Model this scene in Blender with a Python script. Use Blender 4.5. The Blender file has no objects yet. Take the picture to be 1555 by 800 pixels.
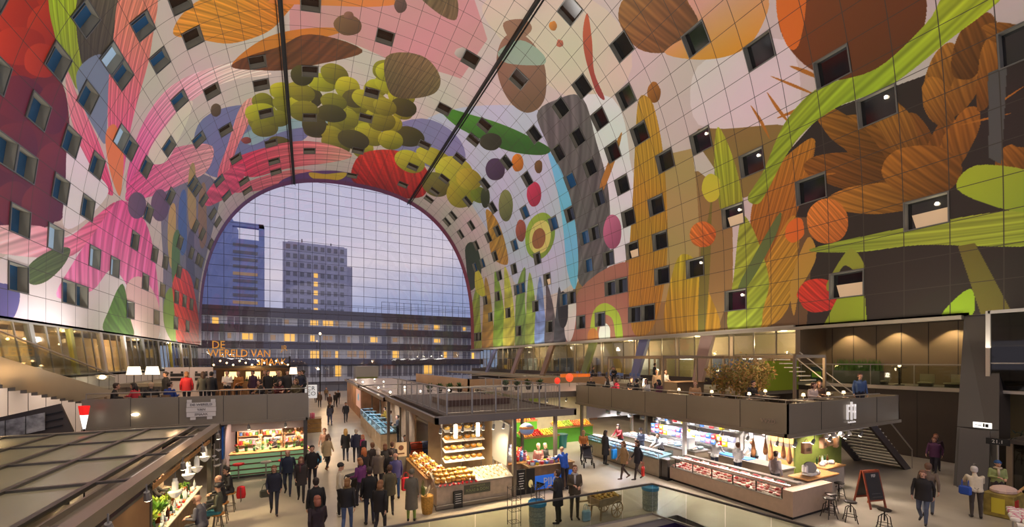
import bpy, bmesh, math, random
import numpy as np
from mathutils import Vector, Matrix, Euler
random.seed(11)
PI = math.pi
SC = bpy.context.scene
COL = SC.collection

# ---------------------------------------------------------------- materials
def lin(c):
    return tuple(((v/255)/12.92 if v/255 <= .04045 else ((v/255+.055)/1.055)**2.4) for v in c[:3]) + (1.0,)
_M = {}
def mat(name, col, rough=.6, metal=0., emit=0., var=.0, scale=6., bump=0., emcol=None, alpha=None, spec=.5, coat=0.):
    if name in _M: return _M[name]
    m = bpy.data.materials.new(name); m.use_nodes = True
    nt = m.node_tree; b = nt.nodes['Principled BSDF']
    b.inputs['Base Color'].default_value = lin(col)
    b.inputs['Roughness'].default_value = rough
    b.inputs['Metallic'].default_value = metal
    b.inputs['Specular IOR Level'].default_value = spec
    if coat: b.inputs['Coat Weight'].default_value = coat
    if emit:
        b.inputs['Emission Color'].default_value = lin(emcol or col)
        b.inputs['Emission Strength'].default_value = emit
    if var or bump:
        tc = nt.nodes.new('ShaderNodeTexCoord'); no = nt.nodes.new('ShaderNodeTexNoise')
        no.inputs['Scale'].default_value = scale; no.inputs['Detail'].default_value = 4
        nt.links.new(tc.outputs['Object'], no.inputs['Vector'])
        if var:
            r = nt.nodes.new('ShaderNodeValToRGB')
            l = lin(col)
            r.color_ramp.elements[0].position = .3; r.color_ramp.elements[1].position = .7
            r.color_ramp.elements[0].color = tuple(v*(1-var) for v in l[:3])+(1,)
            r.color_ramp.elements[1].color = tuple(min(1, v*(1+var)) for v in l[:3])+(1,)
            nt.links.new(no.outputs['Fac'], r.inputs['Fac'])
            nt.links.new(r.outputs['Color'], b.inputs['Base Color'])
        if bump:
            bp = nt.nodes.new('ShaderNodeBump'); bp.inputs['Strength'].default_value = bump
            nt.links.new(no.outputs['Fac'], bp.inputs['Height'])
            nt.links.new(bp.outputs['Normal'], b.inputs['Normal'])
    _M[name] = m
    return m
def glass(name, tint=(235, 240, 238), refl=.08, rough=.03):
    if name in _M: return _M[name]
    m = bpy.data.materials.new(name); m.use_nodes = True
    nt = m.node_tree; nt.nodes.clear()
    o = nt.nodes.new('ShaderNodeOutputMaterial'); mx = nt.nodes.new('ShaderNodeMixShader')
    t = nt.nodes.new('ShaderNodeBsdfTransparent'); g = nt.nodes.new('ShaderNodeBsdfGlossy')
    f = nt.nodes.new('ShaderNodeLayerWeight'); mt = nt.nodes.new('ShaderNodeMath')
    t.inputs['Color'].default_value = lin(tint); g.inputs['Roughness'].default_value = rough
    f.inputs['Blend'].default_value = .2
    mt.operation = 'MULTIPLY_ADD'; mt.inputs[1].default_value = .28; mt.inputs[2].default_value = refl
    nt.links.new(f.outputs['Fresnel'], mt.inputs[0])
    nt.links.new(mt.outputs[0], mx.inputs[0]); nt.links.new(t.outputs[0], mx.inputs[1]); nt.links.new(g.outputs[0], mx.inputs[2])
    nt.links.new(mx.outputs[0], o.inputs['Surface'])
    _M[name] = m
    return m

# ---------------------------------------------------------------- mesh collector
class MB:
    def __init__(s): s.v = []; s.f = []; s.m = []
    def add(s, vs, fs, mi=0):
        b = len(s.v); s.v.extend(tuple(p) for p in vs); s.f.extend(tuple(b+i for i in f) for f in fs); s.m.extend([mi]*len(fs)); return s
    def box(s, cx, cy, cz, sx, sy, sz, mi=0, rz=0., bev=0.):
        x, y, z = sx/2, sy/2, sz/2
        c, sn = math.cos(rz), math.sin(rz)
        if bev <= 0:
            vs = [(a*x, b*y, d*z) for d in (-1, 1) for a, b in ((-1, -1), (1, -1), (1, 1), (-1, 1))]
            fs = [(3, 2, 1, 0), (4, 5, 6, 7), (0, 1, 5, 4), (1, 2, 6, 5), (2, 3, 7, 6), (3, 0, 4, 7)]
        else:
            e = min(bev, x*.9, y*.9, z*.9)
            ring = [(-x+e, -y), (x-e, -y), (x, -y+e), (x, y-e), (x-e, y), (-x+e, y), (-x, y-e), (-x, -y+e)]
            inn = [(-x+e, -y+e), (x-e, -y+e), (x-e, -y+e), (x-e, y-e), (x-e, y-e), (-x+e, y-e), (-x+e, y-e), (-x+e, -y+e)]
            vs = [(p[0], p[1], -z) for p in inn]+[(p[0], p[1], -z+e) for p in ring]+[(p[0], p[1], z-e) for p in ring]+[(p[0], p[1], z) for p in inn]
            fs = []
            for k in range(3):
                for i in range(8):
                    j = (i+1) % 8; fs.append((k*8+i, k*8+j, k*8+8+j, k*8+8+i))
            fs.append((0, 7, 5, 3)); fs.append((24, 26, 28, 30))
            fs[-2] = (0, 6, 4, 2)
        s.add([(cx+a*c-b*sn, cy+a*sn+b*c, cz+d) for a, b, d in vs], fs, mi)
        return s
    def b2(s, x0, x1, y0, y1, z0, z1, mi=0, bev=0.):
        return s.box((x0+x1)/2, (y0+y1)/2, (z0+z1)/2, abs(x1-x0), abs(y1-y0), abs(z1-z0), mi, 0, bev)
    def beam(s, p, q, w, h, mi=0):
        p, q = Vector(p), Vector(q); d = (q-p).normalized()
        up = Vector((0, 0, 1)) if abs(d.z) < .95 else Vector((0, 1, 0))
        a = d.cross(up).normalized(); b = a.cross(d).normalized()
        vs = [e+a*i*w/2+b*j*h/2 for e in (p, q) for i, j in ((-1, -1), (1, -1), (1, 1), (-1, 1))]
        s.add(vs, [(0, 1, 2, 3), (7, 6, 5, 4), (0, 4, 5, 1), (1, 5, 6, 2), (2, 6, 7, 3), (3, 7, 4, 0)], mi); return s
    def tube(s, p, q, r, r2=None, n=8, mi=0):
        p, q = Vector(p), Vector(q); r2 = r if r2 is None else r2
        d = (q-p).normalized(); up = Vector((0, 0, 1)) if abs(d.z) < .9 else Vector((1, 0, 0))
        a = d.cross(up).normalized(); b = d.cross(a).normalized()
        vs = [p+(a*math.cos(2*PI*i/n)+b*math.sin(2*PI*i/n))*r for i in range(n)]+[q+(a*math.cos(2*PI*i/n)+b*math.sin(2*PI*i/n))*r2 for i in range(n)]
        s.add(vs, [(i, (i+1) % n, n+(i+1) % n, n+i) for i in range(n)]+[tuple(reversed(range(n))), tuple(range(n, 2*n))], mi); return s
    def path(s, pts, r, n=6, mi=0):
        pts = [Vector(p) for p in pts]; rs = r if isinstance(r, (list, tuple)) else [r]*len(pts)
        vs = []; fs = []
        for k, p in enumerate(pts):
            d = (pts[min(k+1, len(pts)-1)]-pts[max(k-1, 0)]).normalized()
            up = Vector((0, 0, 1)) if abs(d.z) < .9 else Vector((1, 0, 0))
            a = d.cross(up).normalized(); b = d.cross(a).normalized()
            vs += [p+(a*math.cos(2*PI*i/n)+b*math.sin(2*PI*i/n))*rs[k] for i in range(n)]
            if k:
                o = (k-1)*n
                fs += [(o+i, o+(i+1) % n, o+n+(i+1) % n, o+n+i) for i in range(n)]
        fs += [tuple(reversed(range(n))), tuple(range(len(vs)-n, len(vs)))]
        s.add(vs, fs, mi); return s
    def lathe(s, prof, c=(0, 0, 0), n=12, mi=0, sx=1., sy=1.):
        vs = []; fs = []
        for r, z in prof:
            vs += [(c[0]+r*sx*math.cos(2*PI*i/n), c[1]+r*sy*math.sin(2*PI*i/n), c[2]+z) for i in range(n)]
        for k in range(len(prof)-1):
            o = k*n; fs += [(o+i, o+(i+1) % n, o+n+(i+1) % n, o+n+i) for i in range(n)]
        fs += [tuple(reversed(range(n))), tuple(range(len(vs)-n, len(vs)))]
        s.add(vs, fs, mi); return s
    def sph(s, c, r, n=10, mi=0, rot=None, m=None):
        rx, ry, rz = r if isinstance(r, (tuple, list)) else (r, r, r)
        m = m or max(5, n//2+1); vs = [(0, 0, -1)]; fs = []
        for k in range(1, m):
            t = -PI/2+PI*k/m
            vs += [(math.cos(t)*math.cos(2*PI*i/n), math.cos(t)*math.sin(2*PI*i/n), math.sin(t)) for i in range(n)]
        vs.append((0, 0, 1)); L = len(vs)-1
        fs += [(0, 1+(i+1) % n, 1+i) for i in range(n)]
        for k in range(m-2):
            o = 1+k*n; fs += [(o+i, o+(i+1) % n, o+n+(i+1) % n, o+n+i) for i in range(n)]
        o = 1+(m-2)*n; fs += [(o+i, o+(i+1) % n, L) for i in range(n)]
        vs = [Vector((a*rx, b*ry, d*rz)) for a, b, d in vs]
        if rot is not None:
            R = Euler(rot).to_matrix(); vs = [R @ p for p in vs]
        s.add([(p[0]+c[0], p[1]+c[1], p[2]+c[2]) for p in vs], fs, mi); return s
    def prism(s, pts, z0, z1, mi=0):
        n = len(pts)
        s.add([(x, y, z0) for x, y in pts]+[(x, y, z1) for x, y in pts],
              [(i, (i+1) % n, n+(i+1) % n, n+i) for i in range(n)]+[tuple(reversed(range(n))), tuple(range(n, 2*n))], mi); return s
    def slab(s, pts, off, mi=0):
        """a planar outline of 3-D points, thickened by the vector off"""
        n = len(pts); o = Vector(off)
        s.add([Vector(p) for p in pts]+[Vector(p)+o for p in pts],
              [(i, (i+1) % n, n+(i+1) % n, n+i) for i in range(n)]+[tuple(reversed(range(n))), tuple(range(n, 2*n))], mi); return s
    def build(s, name, mats, parent=None, smooth=False, loc=None, rot=None):
        me = bpy.data.meshes.new(name); me.from_pydata(s.v, [], s.f)
        if not isinstance(mats, (list, tuple)): mats = [mats]
        for m in mats: me.materials.append(m)
        if len(mats) > 1: me.polygons.foreach_set('material_index', s.m)
        if smooth: me.polygons.foreach_set('use_smooth', [True]*len(s.f))
        me.update()
        o = bpy.data.objects.new(name, me); COL.objects.link(o)
        if loc is not None: o.location = loc
        if rot is not None: o.rotation_euler = rot
        if parent is not None: o.parent = parent
        return o
    def fixed(s):
        """recalculate the normals outward"""
        bm = bmesh.new(); vs = [bm.verts.new(p) for p in s.v]
        for f, mi in zip(s.f, s.m):
            try:
                q = bm.faces.new([vs[i] for i in f]); q.material_index = mi
            except ValueError: pass
        bmesh.ops.recalc_face_normals(bm, faces=bm.faces)
        bm.verts.index_update()
        s.v = [tuple(v.co) for v in bm.verts]; s.f = [tuple(v.index for v in q.verts) for q in bm.faces]; s.m = [q.material_index for q in bm.faces]
        bm.free(); return s

def tag(o, label=None, cat=None, group=None, kind=None):
    if label: o['label'] = label
    if cat: o['category'] = cat
    if group: o['group'] = group
    if kind: o['kind'] = kind
    return o
def thing(name, label, cat, loc=(0, 0, 0), rz=0., group=None, kind=None):
    o = bpy.data.objects.new(name, None); COL.objects.link(o); o.empty_display_size = .1
    o.location = loc; o.rotation_euler = (0, 0, rz)
    return tag(o, label, cat, group, kind)
def copy_tree(o, parent=None, loc=None, rz=None, label=None, group=None):
    c = o.copy(); COL.objects.link(c)
    if parent is not None: c.parent = parent
    if loc is not None: c.location = loc
    if rz is not None: c.rotation_euler = (c.rotation_euler[0], c.rotation_euler[1], rz)
    if label: c['label'] = label
    if group: c['group'] = group
    for ch in list(o.children): copy_tree(ch, c)
    return c
def text_mesh(name, body, size, m, parent=None, loc=(0, 0, 0), rot=(PI/2, 0, 0), ext=.01, align='CENTER', width=1.):
    cu = bpy.data.curves.new(name, 'FONT'); cu.body = body; cu.size = size; cu.extrude = ext; cu.align_x = align; cu.align_y = 'CENTER'
    cu.resolution_u = 2; cu.space_line = .9
    t = bpy.data.objects.new(name, cu); COL.objects.link(t)
    bpy.context.view_layer.update()
    me = bpy.data.meshes.new_from_object(t.evaluated_get(bpy.context.evaluated_depsgraph_get()))
    bpy.data.objects.remove(t)
    o = bpy.data.objects.new(name, me); COL.objects.link(o); o.location = loc; o.rotation_euler = rot; o.scale = (width, 1, 1)
    me.materials.clear(); me.materials.append(m)
    if parent is not None: o.parent = parent
    return o
def area(name, loc, rot, sx, sy, power, col=(255, 240, 220), spread=PI):
    l = bpy.data.lights.new(name, 'AREA'); l.shape = 'RECTANGLE'; l.size = sx; l.size_y = sy; l.energy = power; l.color = lin(col)[:3]; l.spread = spread
    o = bpy.data.objects.new(name, l); COL.objects.link(o); o.location = loc; o.rotation_euler = rot
    return o
def spot(name, loc, to, power, ang=100, col=(255, 225, 190), r=.06, blend=.6):
    l = bpy.data.lights.new(name, 'SPOT'); l.energy = power*(3.3 if name.endswith('_lamp') else 1); l.color = lin(col)[:3]; l.spot_size = math.radians(ang); l.spot_blend = blend; l.shadow_soft_size = r
    o = bpy.data.objects.new(name, l); COL.objects.link(o); o.location = loc
    o.rotation_euler = (Vector(to)-Vector(loc)).to_track_quat('-Z', 'Y').to_euler()
    return o
def point(name, loc, power, col=(255, 220, 170), r=.05):
    l = bpy.data.lights.new(name, 'POINT'); l.energy = power; l.color = lin(col)[:3]; l.shadow_soft_size = r
    o = bpy.data.objects.new(name, l); COL.objects.link(o); o.location = loc
    return o
def rnd(a, b): return random.uniform(a, b)
def jit(c, k): return tuple(max(0, min(255, int(v*rnd(1-k, 1+k)))) for v in c)
MURAL = [
(0,(206,150,150),(206,150,150),0,None,[51.4,38.9,37.1,32.8,34.6,35.7,35,42.1,41.7,43.8,46.9,42.7,51.5,42.7]),
(1,(214,200,178),(214,200,178),0,None,[36.2,32.2,29.3,26,23.6,26.2,23.4,31.7,28.6,35.2,33.6,34.8]),
(1,(190,196,214),(190,196,214),0,None,[36.6,53.2,30.1,41.8,24.1,36.7,16.6,38.3,7.4,42.2,8.8,56.2,19.7,62.2,29.1,60.6]),
(1,(120,124,168),(120,124,168),0,None,[62.2,51.4,57.5,52.2,53.5,55.6,49.8,60.9,52.3,65.2,56.2,68.2,62,65.1,64.3,57.2]),
(1,(130,130,170),(130,130,170),0,None,[41.4,59.9,36.9,51.8,31.3,52,29.2,57.2,34.1,62.8]),
(1,(150,180,190),(150,180,190),0,None,[57.7,58.4,53.6,57.8,45.9,56.8,45.8,58.4,53,60.4,56.9,61.7]),
(0,(150,116,70),(150,116,70),0,None,[6.6,42.3,15.6,30.2,13.4,23.2,10.4,20.7,0,21,0.1,43.9]),
(0,(176,150,96),(176,150,96),0,None,[16.4,27.8,15.3,23.4,9.8,23.7,3.2,24.1,3.2,28.5]),
(1,(140,115,62),(140,115,62),0,None,[16.4,22.5,14,16.8,11.8,16.2,10,19.7,14,22.2]),
(0,(50,41,35),(50,41,35),0,None,[11.4,17.1,13.3,14.1,12.3,6.2,11.2,5.4,0,5.5,0,17.5]),
(0,(108,80,52),(108,80,52),0,None,[0.3,22.2,6.1,19.9,7.6,16.5,7.1,15.1,0,15.6]),
(1,(124,120,134),(124,120,134),0,None,[69.4,53.7,64.8,58.5,63.3,67.7,69.4,75,77.4,75.8,84.7,76.7,84.1,61.4,76.1,58.5]),
(1,(222,214,216),(222,214,216),0,None,[81.7,31.9,80.3,35.5,76.9,42.9,80.2,51.8,84.8,57.8,84.8,31.9]),
(1,(94,94,150),(94,94,150),0,None,[83.2,30.5,83,33.5,84.8,32.9,84.8,30.5]),
(1,(222,212,208),(222,212,208),0,None,[20.4,21.2,18.5,15.5,13.2,15.5,13.9,16.8,16.7,22.4]),
(1,(226,226,228),(226,226,228),0,None,[26,36,22.7,29.3,16.2,30,13.1,28.3,6.9,34.9,14.6,36.7,21.8,35.1]),
(1,(98,94,92),(98,94,92),5,None,[26.5,38.7,26,34.7,24.5,32.3,20.5,33.2,15,33.8,7.1,36.2,7.2,40.9,15.3,41.3,22,40.1]),
(1,(116,190,226),(116,190,226),0,None,[22.8,40.5,21,39.8,17.2,39.9,9.6,40.8,6.6,42,10.1,43.3,17.2,42.1]),
(1,(166,110,90),(166,110,90),0,None,[6.4,40.9,7.7,31.8,0,31.5,0.1,43.9]),
(1,(118,42,54),(92,30,58),0,[71.9,32,78.7,34],[73.7,28.8,70.7,32,70.1,34.6,72.1,36.7,74.6,37.2,77.5,37.8,78.5,35.3,80.5,30]),
(1,(190,52,32),(150,40,36),0,[68.4,29.8,71.3,31.7],[70.2,27.2,67,30.3,67.8,31.9,69.6,32.9,71.1,32.5,73.4,28.7]),
(1,(206,62,38),(160,40,32),0,[69.5,28.6,69.2,31.1],[68.2,31,68.7,31.2,69.3,31.1,69.9,30.7,70.4,30.1,70.6,29.5,70.6,29,70.3,28.7,69.9,28.6,69.3,28.7,68.8,29,68.3,29.5,68,30,68,30.6]),
(1,(206,62,38),(160,40,32),0,[68.6,30.4,68.7,32.7],[67.8,32.5,68.3,32.7,68.8,32.7,69.3,32.4,69.7,31.9,69.9,31.4,69.8,30.9,69.5,30.6,69,30.4,68.5,30.4,68,30.6,67.6,31,67.5,31.5,67.5,32]),
(1,(206,62,38),(160,40,32),0,[70.7,29.4,70.2,32.1],[69.3,32.2,69.7,32.3,70.4,32.1,71,31.5,71.5,30.8,71.8,30.1,71.8,29.6,71.6,29.3,71.2,29.2,70.6,29.4,70,29.9,69.5,30.5,69.1,31.2,69,31.8]),
(1,(206,62,38),(160,40,32),0,[70.2,31.3,69.9,33.6],[69.1,33.6,69.8,33.7,70.5,33.3,71,32.5,71.2,31.7,70.9,31.3,70.3,31.2,69.6,31.6,69.1,32.3,68.9,33]),
(1,(128,46,58),(92,32,60),0,[72.8,30.4,72.7,33.5],[71.6,33.8,72.2,33.8,72.9,33.4,73.6,32.7,74,31.9,74.2,31.1,74.2,30.5,73.8,30.2,73.3,30.2,72.7,30.5,72,31,71.5,31.8,71.3,32.6,71.3,33.3]),
(1,(128,46,58),(92,32,60),0,[71.4,33.3,72.2,35.9],[71,35.8,71.7,36,72.4,35.9,72.9,35.5,73.2,34.9,73.2,34.3,72.9,33.8,72.4,33.4,71.8,33.2,71.2,33.3,70.7,33.6,70.4,34,70.3,34.6,70.5,35.3]),
(1,(128,46,58),(92,32,60),0,[75,31.1,75.7,34],[74.5,34.2,75.2,34.2,75.9,33.8,76.5,33.2,76.8,32.4,76.9,31.6,76.6,31.1,76.1,30.8,75.5,30.8,74.8,31.1,74.3,31.7,73.9,32.4,73.7,33.2,73.9,33.8]),
(1,(128,46,58),(92,32,60),0,[74.6,34.4,76,37.5],[74.5,37.7,75.4,37.8,76.2,37.4,76.8,36.8,77.1,36,77,35.2,76.6,34.6,75.9,34.3,75.1,34.2,74.4,34.5,73.8,35,73.4,35.6,73.4,36.4,73.8,37.2]),
(1,(128,46,58),(92,32,60),0,[77.9,31.6,78.8,34.1],[77.8,34.5,78.4,34.4,79,34,79.4,33.3,79.7,32.6,79.6,31.9,79.3,31.5,78.9,31.3,78.3,31.4,77.8,31.7,77.3,32.3,77,33,77,33.7,77.3,34.3]),
(1,(128,46,58),(92,32,60),0,[77.1,33.9,78,36.9],[76.8,37.4,77.5,37.3,78.2,36.8,78.7,36,79,35.1,79,34.3,78.7,33.7,78.2,33.5,77.6,33.6,77,34,76.5,34.6,76.1,35.5,76.1,36.3,76.3,37]),
(1,(166,184,42),(140,150,50),4,[66.5,31.7,69.4,35.6],[67.1,30.7,65.6,32,67,34.3,69.4,36,69.2,34.6,68.5,32.6]),
(1,(92,86,70),(70,64,54),5,[64.7,33.4,67.6,36.1],[65.6,32.1,63.1,34.1,64.8,36,66.8,36.3,68.2,35.5]),
(1,(122,136,162),(122,136,162),0,None,[68.7,35.2,66.7,36,66.4,37.6,68.5,39.4,70.7,41,70.5,38.9,69.8,36.5]),
(1,(224,132,112),(226,84,150),6,[63.5,36.6,71.9,44.6],[65.2,36.2,63.1,34.1,60.9,35.6,62.6,38.7,64.3,40.7,67.4,42.8,71.9,45,70.5,41.6,67.8,38.7]),
(1,(232,150,160),(224,70,120),4,[69.5,34.9,73.1,43.1],[69.2,34.3,69.9,36.4,71,40.1,72.3,42.7,73.6,44.2,73.7,41.7,72.5,38.6,71.1,36.1]),
(1,(232,226,232),(232,226,232),0,None,[72.2,36.9,73,40.3,73.6,43.4,76.6,40.9,78.1,38.1,75.3,37.6]),
(1,(236,214,200),(224,84,150),5,[57.9,46.4,71.1,46.4],[72.5,46.3,68.5,44.7,63.7,44,59.5,44.9,55.9,46,53.5,48.6,57.8,47.9,61.4,47.6,65.8,48.2,69.8,48.3]),
(1,(222,160,160),(224,76,140),5,[62.1,57.3,72.3,47.3],[73.1,46.4,69.4,47.3,65.6,51,61.7,56.6,63.9,60.1,68.5,55.1,71.5,50.3]),
(1,(226,214,196),(226,214,196),0,None,[68.4,47.5,65.1,47.4,61.7,47.5,63.4,49.9,66.7,51.2,68.3,49.6]),
(1,(228,92,118),(232,160,150),3,[62,67.4,56.1,52.5],[62.9,63.9,59.9,58.6,57.2,52.7,55.6,52.1,56.7,56.3,59.6,61.8,62.4,69.5]),
(1,(224,86,146),(230,150,190),7,[73.7,45.9,83.9,46],[73.4,45.8,76.4,43,80.3,39.4,82.9,37.5,81.7,42.4,79.4,45.8,80.5,49.6,84.2,54.9,81.4,58.2,76.7,56.1,73.6,51.9]),
(1,(220,190,180),(220,190,180),0,None,[80.7,48.7,78.8,52.5,80.7,57.8,84.7,57.8,84.8,51.1]),
(1,(236,190,196),(224,80,130),3,[80.5,31.9,74.3,44.4],[80.4,30.4,78.8,35.4,78.7,38.4,76.4,41.7,74,44.8,79.1,40.4,80.7,35.6,81.4,30.4]),
(1,(230,130,72),(230,130,72),0,None,[70.2,40.6,69,41.3,70.4,44.1,73.2,45.4,72.2,42.9]),
(1,(112,82,104),(90,70,96),0,[70.7,51.6,71.4,56.4],[70.2,56.1,71.1,56.5,72,55.8,72.5,54.3,72.4,52.8,71.7,51.8,70.9,51.5,70,52,69.5,53.2,69.6,54.8]),
(1,(112,82,104),(90,70,96),0,[72.5,47.2,73.1,50.7],[72.1,50.8,72.9,50.9,73.6,50.1,74,48.9,73.9,47.8,73.4,47.2,72.7,47.1,72,47.7,71.6,48.8,71.6,50]),
(1,(82,100,60),(82,100,60),3,None,[81.4,34.5,79.9,36.9,79.3,39,80.5,38.4,82,36.4,82.5,34.6]),
(1,(92,134,52),(70,100,44),3,[81.8,44.7,84.7,50.3],[84.7,44.5,82.8,45.4,80.2,48.1,82.9,49.8,84.8,50.6]),
(1,(176,146,90),(176,146,90),0,None,[65.6,56.5,64.8,57.4,68.4,65.3,70,64.4]),
(1,(76,104,160),(76,104,160),0,None,[68.5,57.9,67.6,59.2,72,65.5,73.6,63.9]),
(1,(190,160,90),(190,160,90),0,None,[70.6,56.6,69.8,58.1,74.4,62.7,75.9,60.9]),
(1,(90,90,110),(90,90,110),0,None,[71.2,65,70.3,67.1,75.9,72.8,77.7,69.9]),
(1,(150,120,84),(150,120,84),0,None,[65.8,61.9,64.9,63.1,69,72.6,70.8,71.2]),
(1,(90,120,60),(90,120,60),0,None,[72.7,60.1,71.8,62,77.1,65.8,78.7,63.4]),
(1,(218,74,50),(190,54,44),5,[76.8,63.1,84.3,75.9],[77.7,62.6,75.3,65.3,75.7,70.8,80.3,76.2,84.7,77.1,84.7,65.8,81.6,63.5]),
(1,(124,152,62),(124,152,62),0,None,[79.8,60,78.5,62.8,84.8,64.6,83.1,60.1]),
(1,(224,150,52),(206,120,36),8,[58.6,38.8,52.7,43.5],[60.9,39.4,58.9,37.9,56.2,37.7,51,38.1,51.9,40.7,53.7,42.7,56.6,43.1,59.2,41.2]),
(1,(206,124,44),(206,124,44),0,None,[57,45.8,53.9,43.4,50.4,42.1,46.8,41.3,49.2,43.3,52.8,44.8]),
(1,(106,62,34),(106,62,34),4,None,[57,45.8,52.7,44.6,49.8,42.7,45,43.4,47.3,45.9,51.7,48,55.1,47.4]),
(1,(170,160,44),(102,96,26),0,[45.9,57.4,43.1,59.7],[42.8,59.4,43.3,60.8,44.3,61.3,45.4,60.6,46.1,59.2,46.3,57.6,45.7,56.5,44.8,56.1,43.8,56.6,43,57.8]),
(1,(190,184,44),(114,110,26),0,[44,48.3,41.9,49.8],[41.7,48.7,41.9,49.8,42.5,50.7,43.3,50.9,43.9,50.4,44.2,49.4,44,48.3,43.5,47.5,42.7,47.3,42.1,47.8]),
(1,(190,184,44),(114,110,26),0,[47.3,54.9,45,56.9],[44.7,56.7,45.1,57.8,46,58,47,57.4,47.6,56.2,47.6,55,47.2,54.1,46.3,53.9,45.5,54.4,44.8,55.4]),
(1,(104,94,40),(62,56,24),0,[50,58.8,47.4,61.5],[47,59.8,47.3,61.2,48.1,62.3,49.3,62.4,50.2,61.6,50.5,60.3,50.2,59,49.3,58.3,48.3,58.1,47.4,58.7]),
(1,(190,184,44),(114,110,26),0,[42.9,47.3,40.3,48.3],[39.9,48.4,40.4,49.2,41.3,49.5,42.3,49.1,43.1,48.2,43.2,47.2,42.8,46.4,41.9,46.2,40.9,46.5,40.2,47.3]),
(1,(170,160,44),(102,96,26),0,[47.2,56.3,45,59.4],[44.7,57.9,45,59.6,45.8,60.7,46.7,60.5,47.4,59.4,47.6,57.7,47.2,56.2,46.5,55.3,45.6,55.4,44.9,56.3]),
(1,(150,142,40),(90,85,24),0,[55.4,51.6,54,54.7],[53.6,54.2,54.1,55,54.8,54.9,55.5,54.1,55.9,53,55.8,51.9,55.3,51.4,54.6,51.4,54,52,53.6,53.1]),
(1,(150,142,40),(90,85,24),0,[56.3,55.3,54.5,59.1],[54.1,58.9,54.7,59.6,55.6,59.3,56.4,58.1,56.8,56.6,56.7,55.4,56.1,54.9,55.3,55.2,54.5,56.2,54.1,57.6]),
(1,(150,142,40),(90,85,24),0,[53.4,53.4,51,56.1],[50.6,56.3,51.1,56.9,52.1,56.7,53.1,55.7,53.7,54.2,53.7,53.1,53.2,52.6,52.3,52.9,51.3,53.8,50.7,55]),
(1,(150,142,40),(90,85,24),0,[43.5,44.8,41.3,46.2],[41.1,45.3,41.3,46.4,42,47.2,42.8,47.2,43.5,46.6,43.7,45.6,43.5,44.6,42.8,43.9,42.1,43.8,41.4,44.4]),
(1,(206,198,46),(123,118,27),0,[44.7,54.5,41.8,56.8],[41.5,56.5,42,57.9,43.1,58.4,44.2,57.8,44.9,56.3,45,54.7,44.5,53.5,43.5,53.1,42.5,53.6,41.7,54.9]),
(1,(88,80,34),(52,48,20),0,[50.5,51.5,48.7,54.3],[48.4,53.7,48.9,54.8,49.7,55.1,50.4,54.5,50.8,53.3,50.7,52,50.3,51.1,49.5,50.9,48.9,51.3,48.4,52.4]),
(1,(206,198,46),(123,118,27),0,[43.2,45,41.1,46.3],[40.9,45.4,41.1,46.4,41.7,47.1,42.5,47.2,43.1,46.7,43.4,45.8,43.2,44.9,42.6,44.2,41.9,44.1,41.2,44.5]),
(1,(206,198,46),(123,118,27),0,[53.5,50.3,51.7,52.9],[51.3,52,51.6,52.9,52.4,53.3,53.2,53,53.8,52.1,53.9,51.1,53.6,50.3,52.9,50,52.1,50.2,51.5,50.9]),
(1,(206,198,46),(123,118,27),0,[44,62,41.4,65.1],[41.2,64.5,41.6,66.1,42.6,66.7,43.5,66.1,44.2,64.4,44.3,62.6,43.8,61.1,42.9,60.6,42,61.1,41.3,62.6]),
(1,(150,142,40),(90,85,24),0,[56,56.5,54.1,60.7],[53.5,59.4,53.9,60.6,54.8,60.9,55.8,60.3,56.5,58.9,56.6,57.5,56.2,56.5,55.3,56.3,54.4,56.8,53.7,57.9]),
(1,(170,160,44),(102,96,26),0,[48.1,60.1,45.4,62.7],[45,62.7,45.6,63.8,46.6,64,47.7,63.1,48.3,61.5,48.4,60.1,47.9,59.1,46.9,59,45.9,59.8,45.2,61.1]),
(1,(206,198,46),(123,118,27),0,[49.7,49,47.4,50.8],[47,50.2,47.4,51.2,48.2,51.6,49.2,51.4,49.9,50.5,50.1,49.5,49.7,48.7,48.9,48.3,47.9,48.5,47.2,49.2]),
(1,(88,80,34),(52,48,20),0,[39.2,56.2,35.7,57.6],[35.4,56,35.6,57.7,36.5,59.2,37.8,59.8,39,59.1,39.5,57.6,39.3,56,38.4,54.8,37.2,54.4,36.1,54.8]),
(1,(206,198,46),(123,118,27),0,[51.7,53.2,49.7,56.5],[49.5,56.2,50.1,57.3,51,57.3,51.7,56.4,52.1,54.9,52,53.4,51.4,52.6,50.5,52.5,49.8,53.3,49.4,54.6]),
(1,(206,198,46),(123,118,27),0,[46.1,53,43.7,55],[43.3,54.2,43.7,55.5,44.5,56.2,45.5,56,46.2,55.1,46.4,53.8,46,52.6,45.2,52,44.3,52.2,43.6,53]),
(1,(150,142,40),(90,85,24),0,[48.4,47.2,46.2,49],[45.9,48.7,46.3,49.6,47.2,50,48.1,49.6,48.6,48.6,48.7,47.5,48.2,46.7,47.5,46.4,46.6,46.7,46,47.6]),
(1,(88,80,34),(52,48,20),0,[50.3,57.2,48.1,61],[47.8,60.1,48.3,61.6,49.2,62.1,50.1,61.3,50.6,59.7,50.6,58,50.1,56.8,49.2,56.4,48.4,56.9,47.8,58.3]),
(1,(206,198,46),(123,118,27),0,[41.2,48.1,38.7,49.6],[38.5,48.5,38.6,49.7,39.3,50.7,40.3,51,41.1,50.4,41.5,49.3,41.3,48,40.6,47.2,39.7,47,38.9,47.4]),
(1,(170,160,44),(102,96,26),0,[51.8,50.7,49.6,53.1],[49.2,52.8,49.6,53.7,50.6,53.9,51.5,53.2,52.1,52,52.2,50.9,51.7,50.2,50.8,50.1,49.9,50.7,49.3,51.7]),
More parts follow.
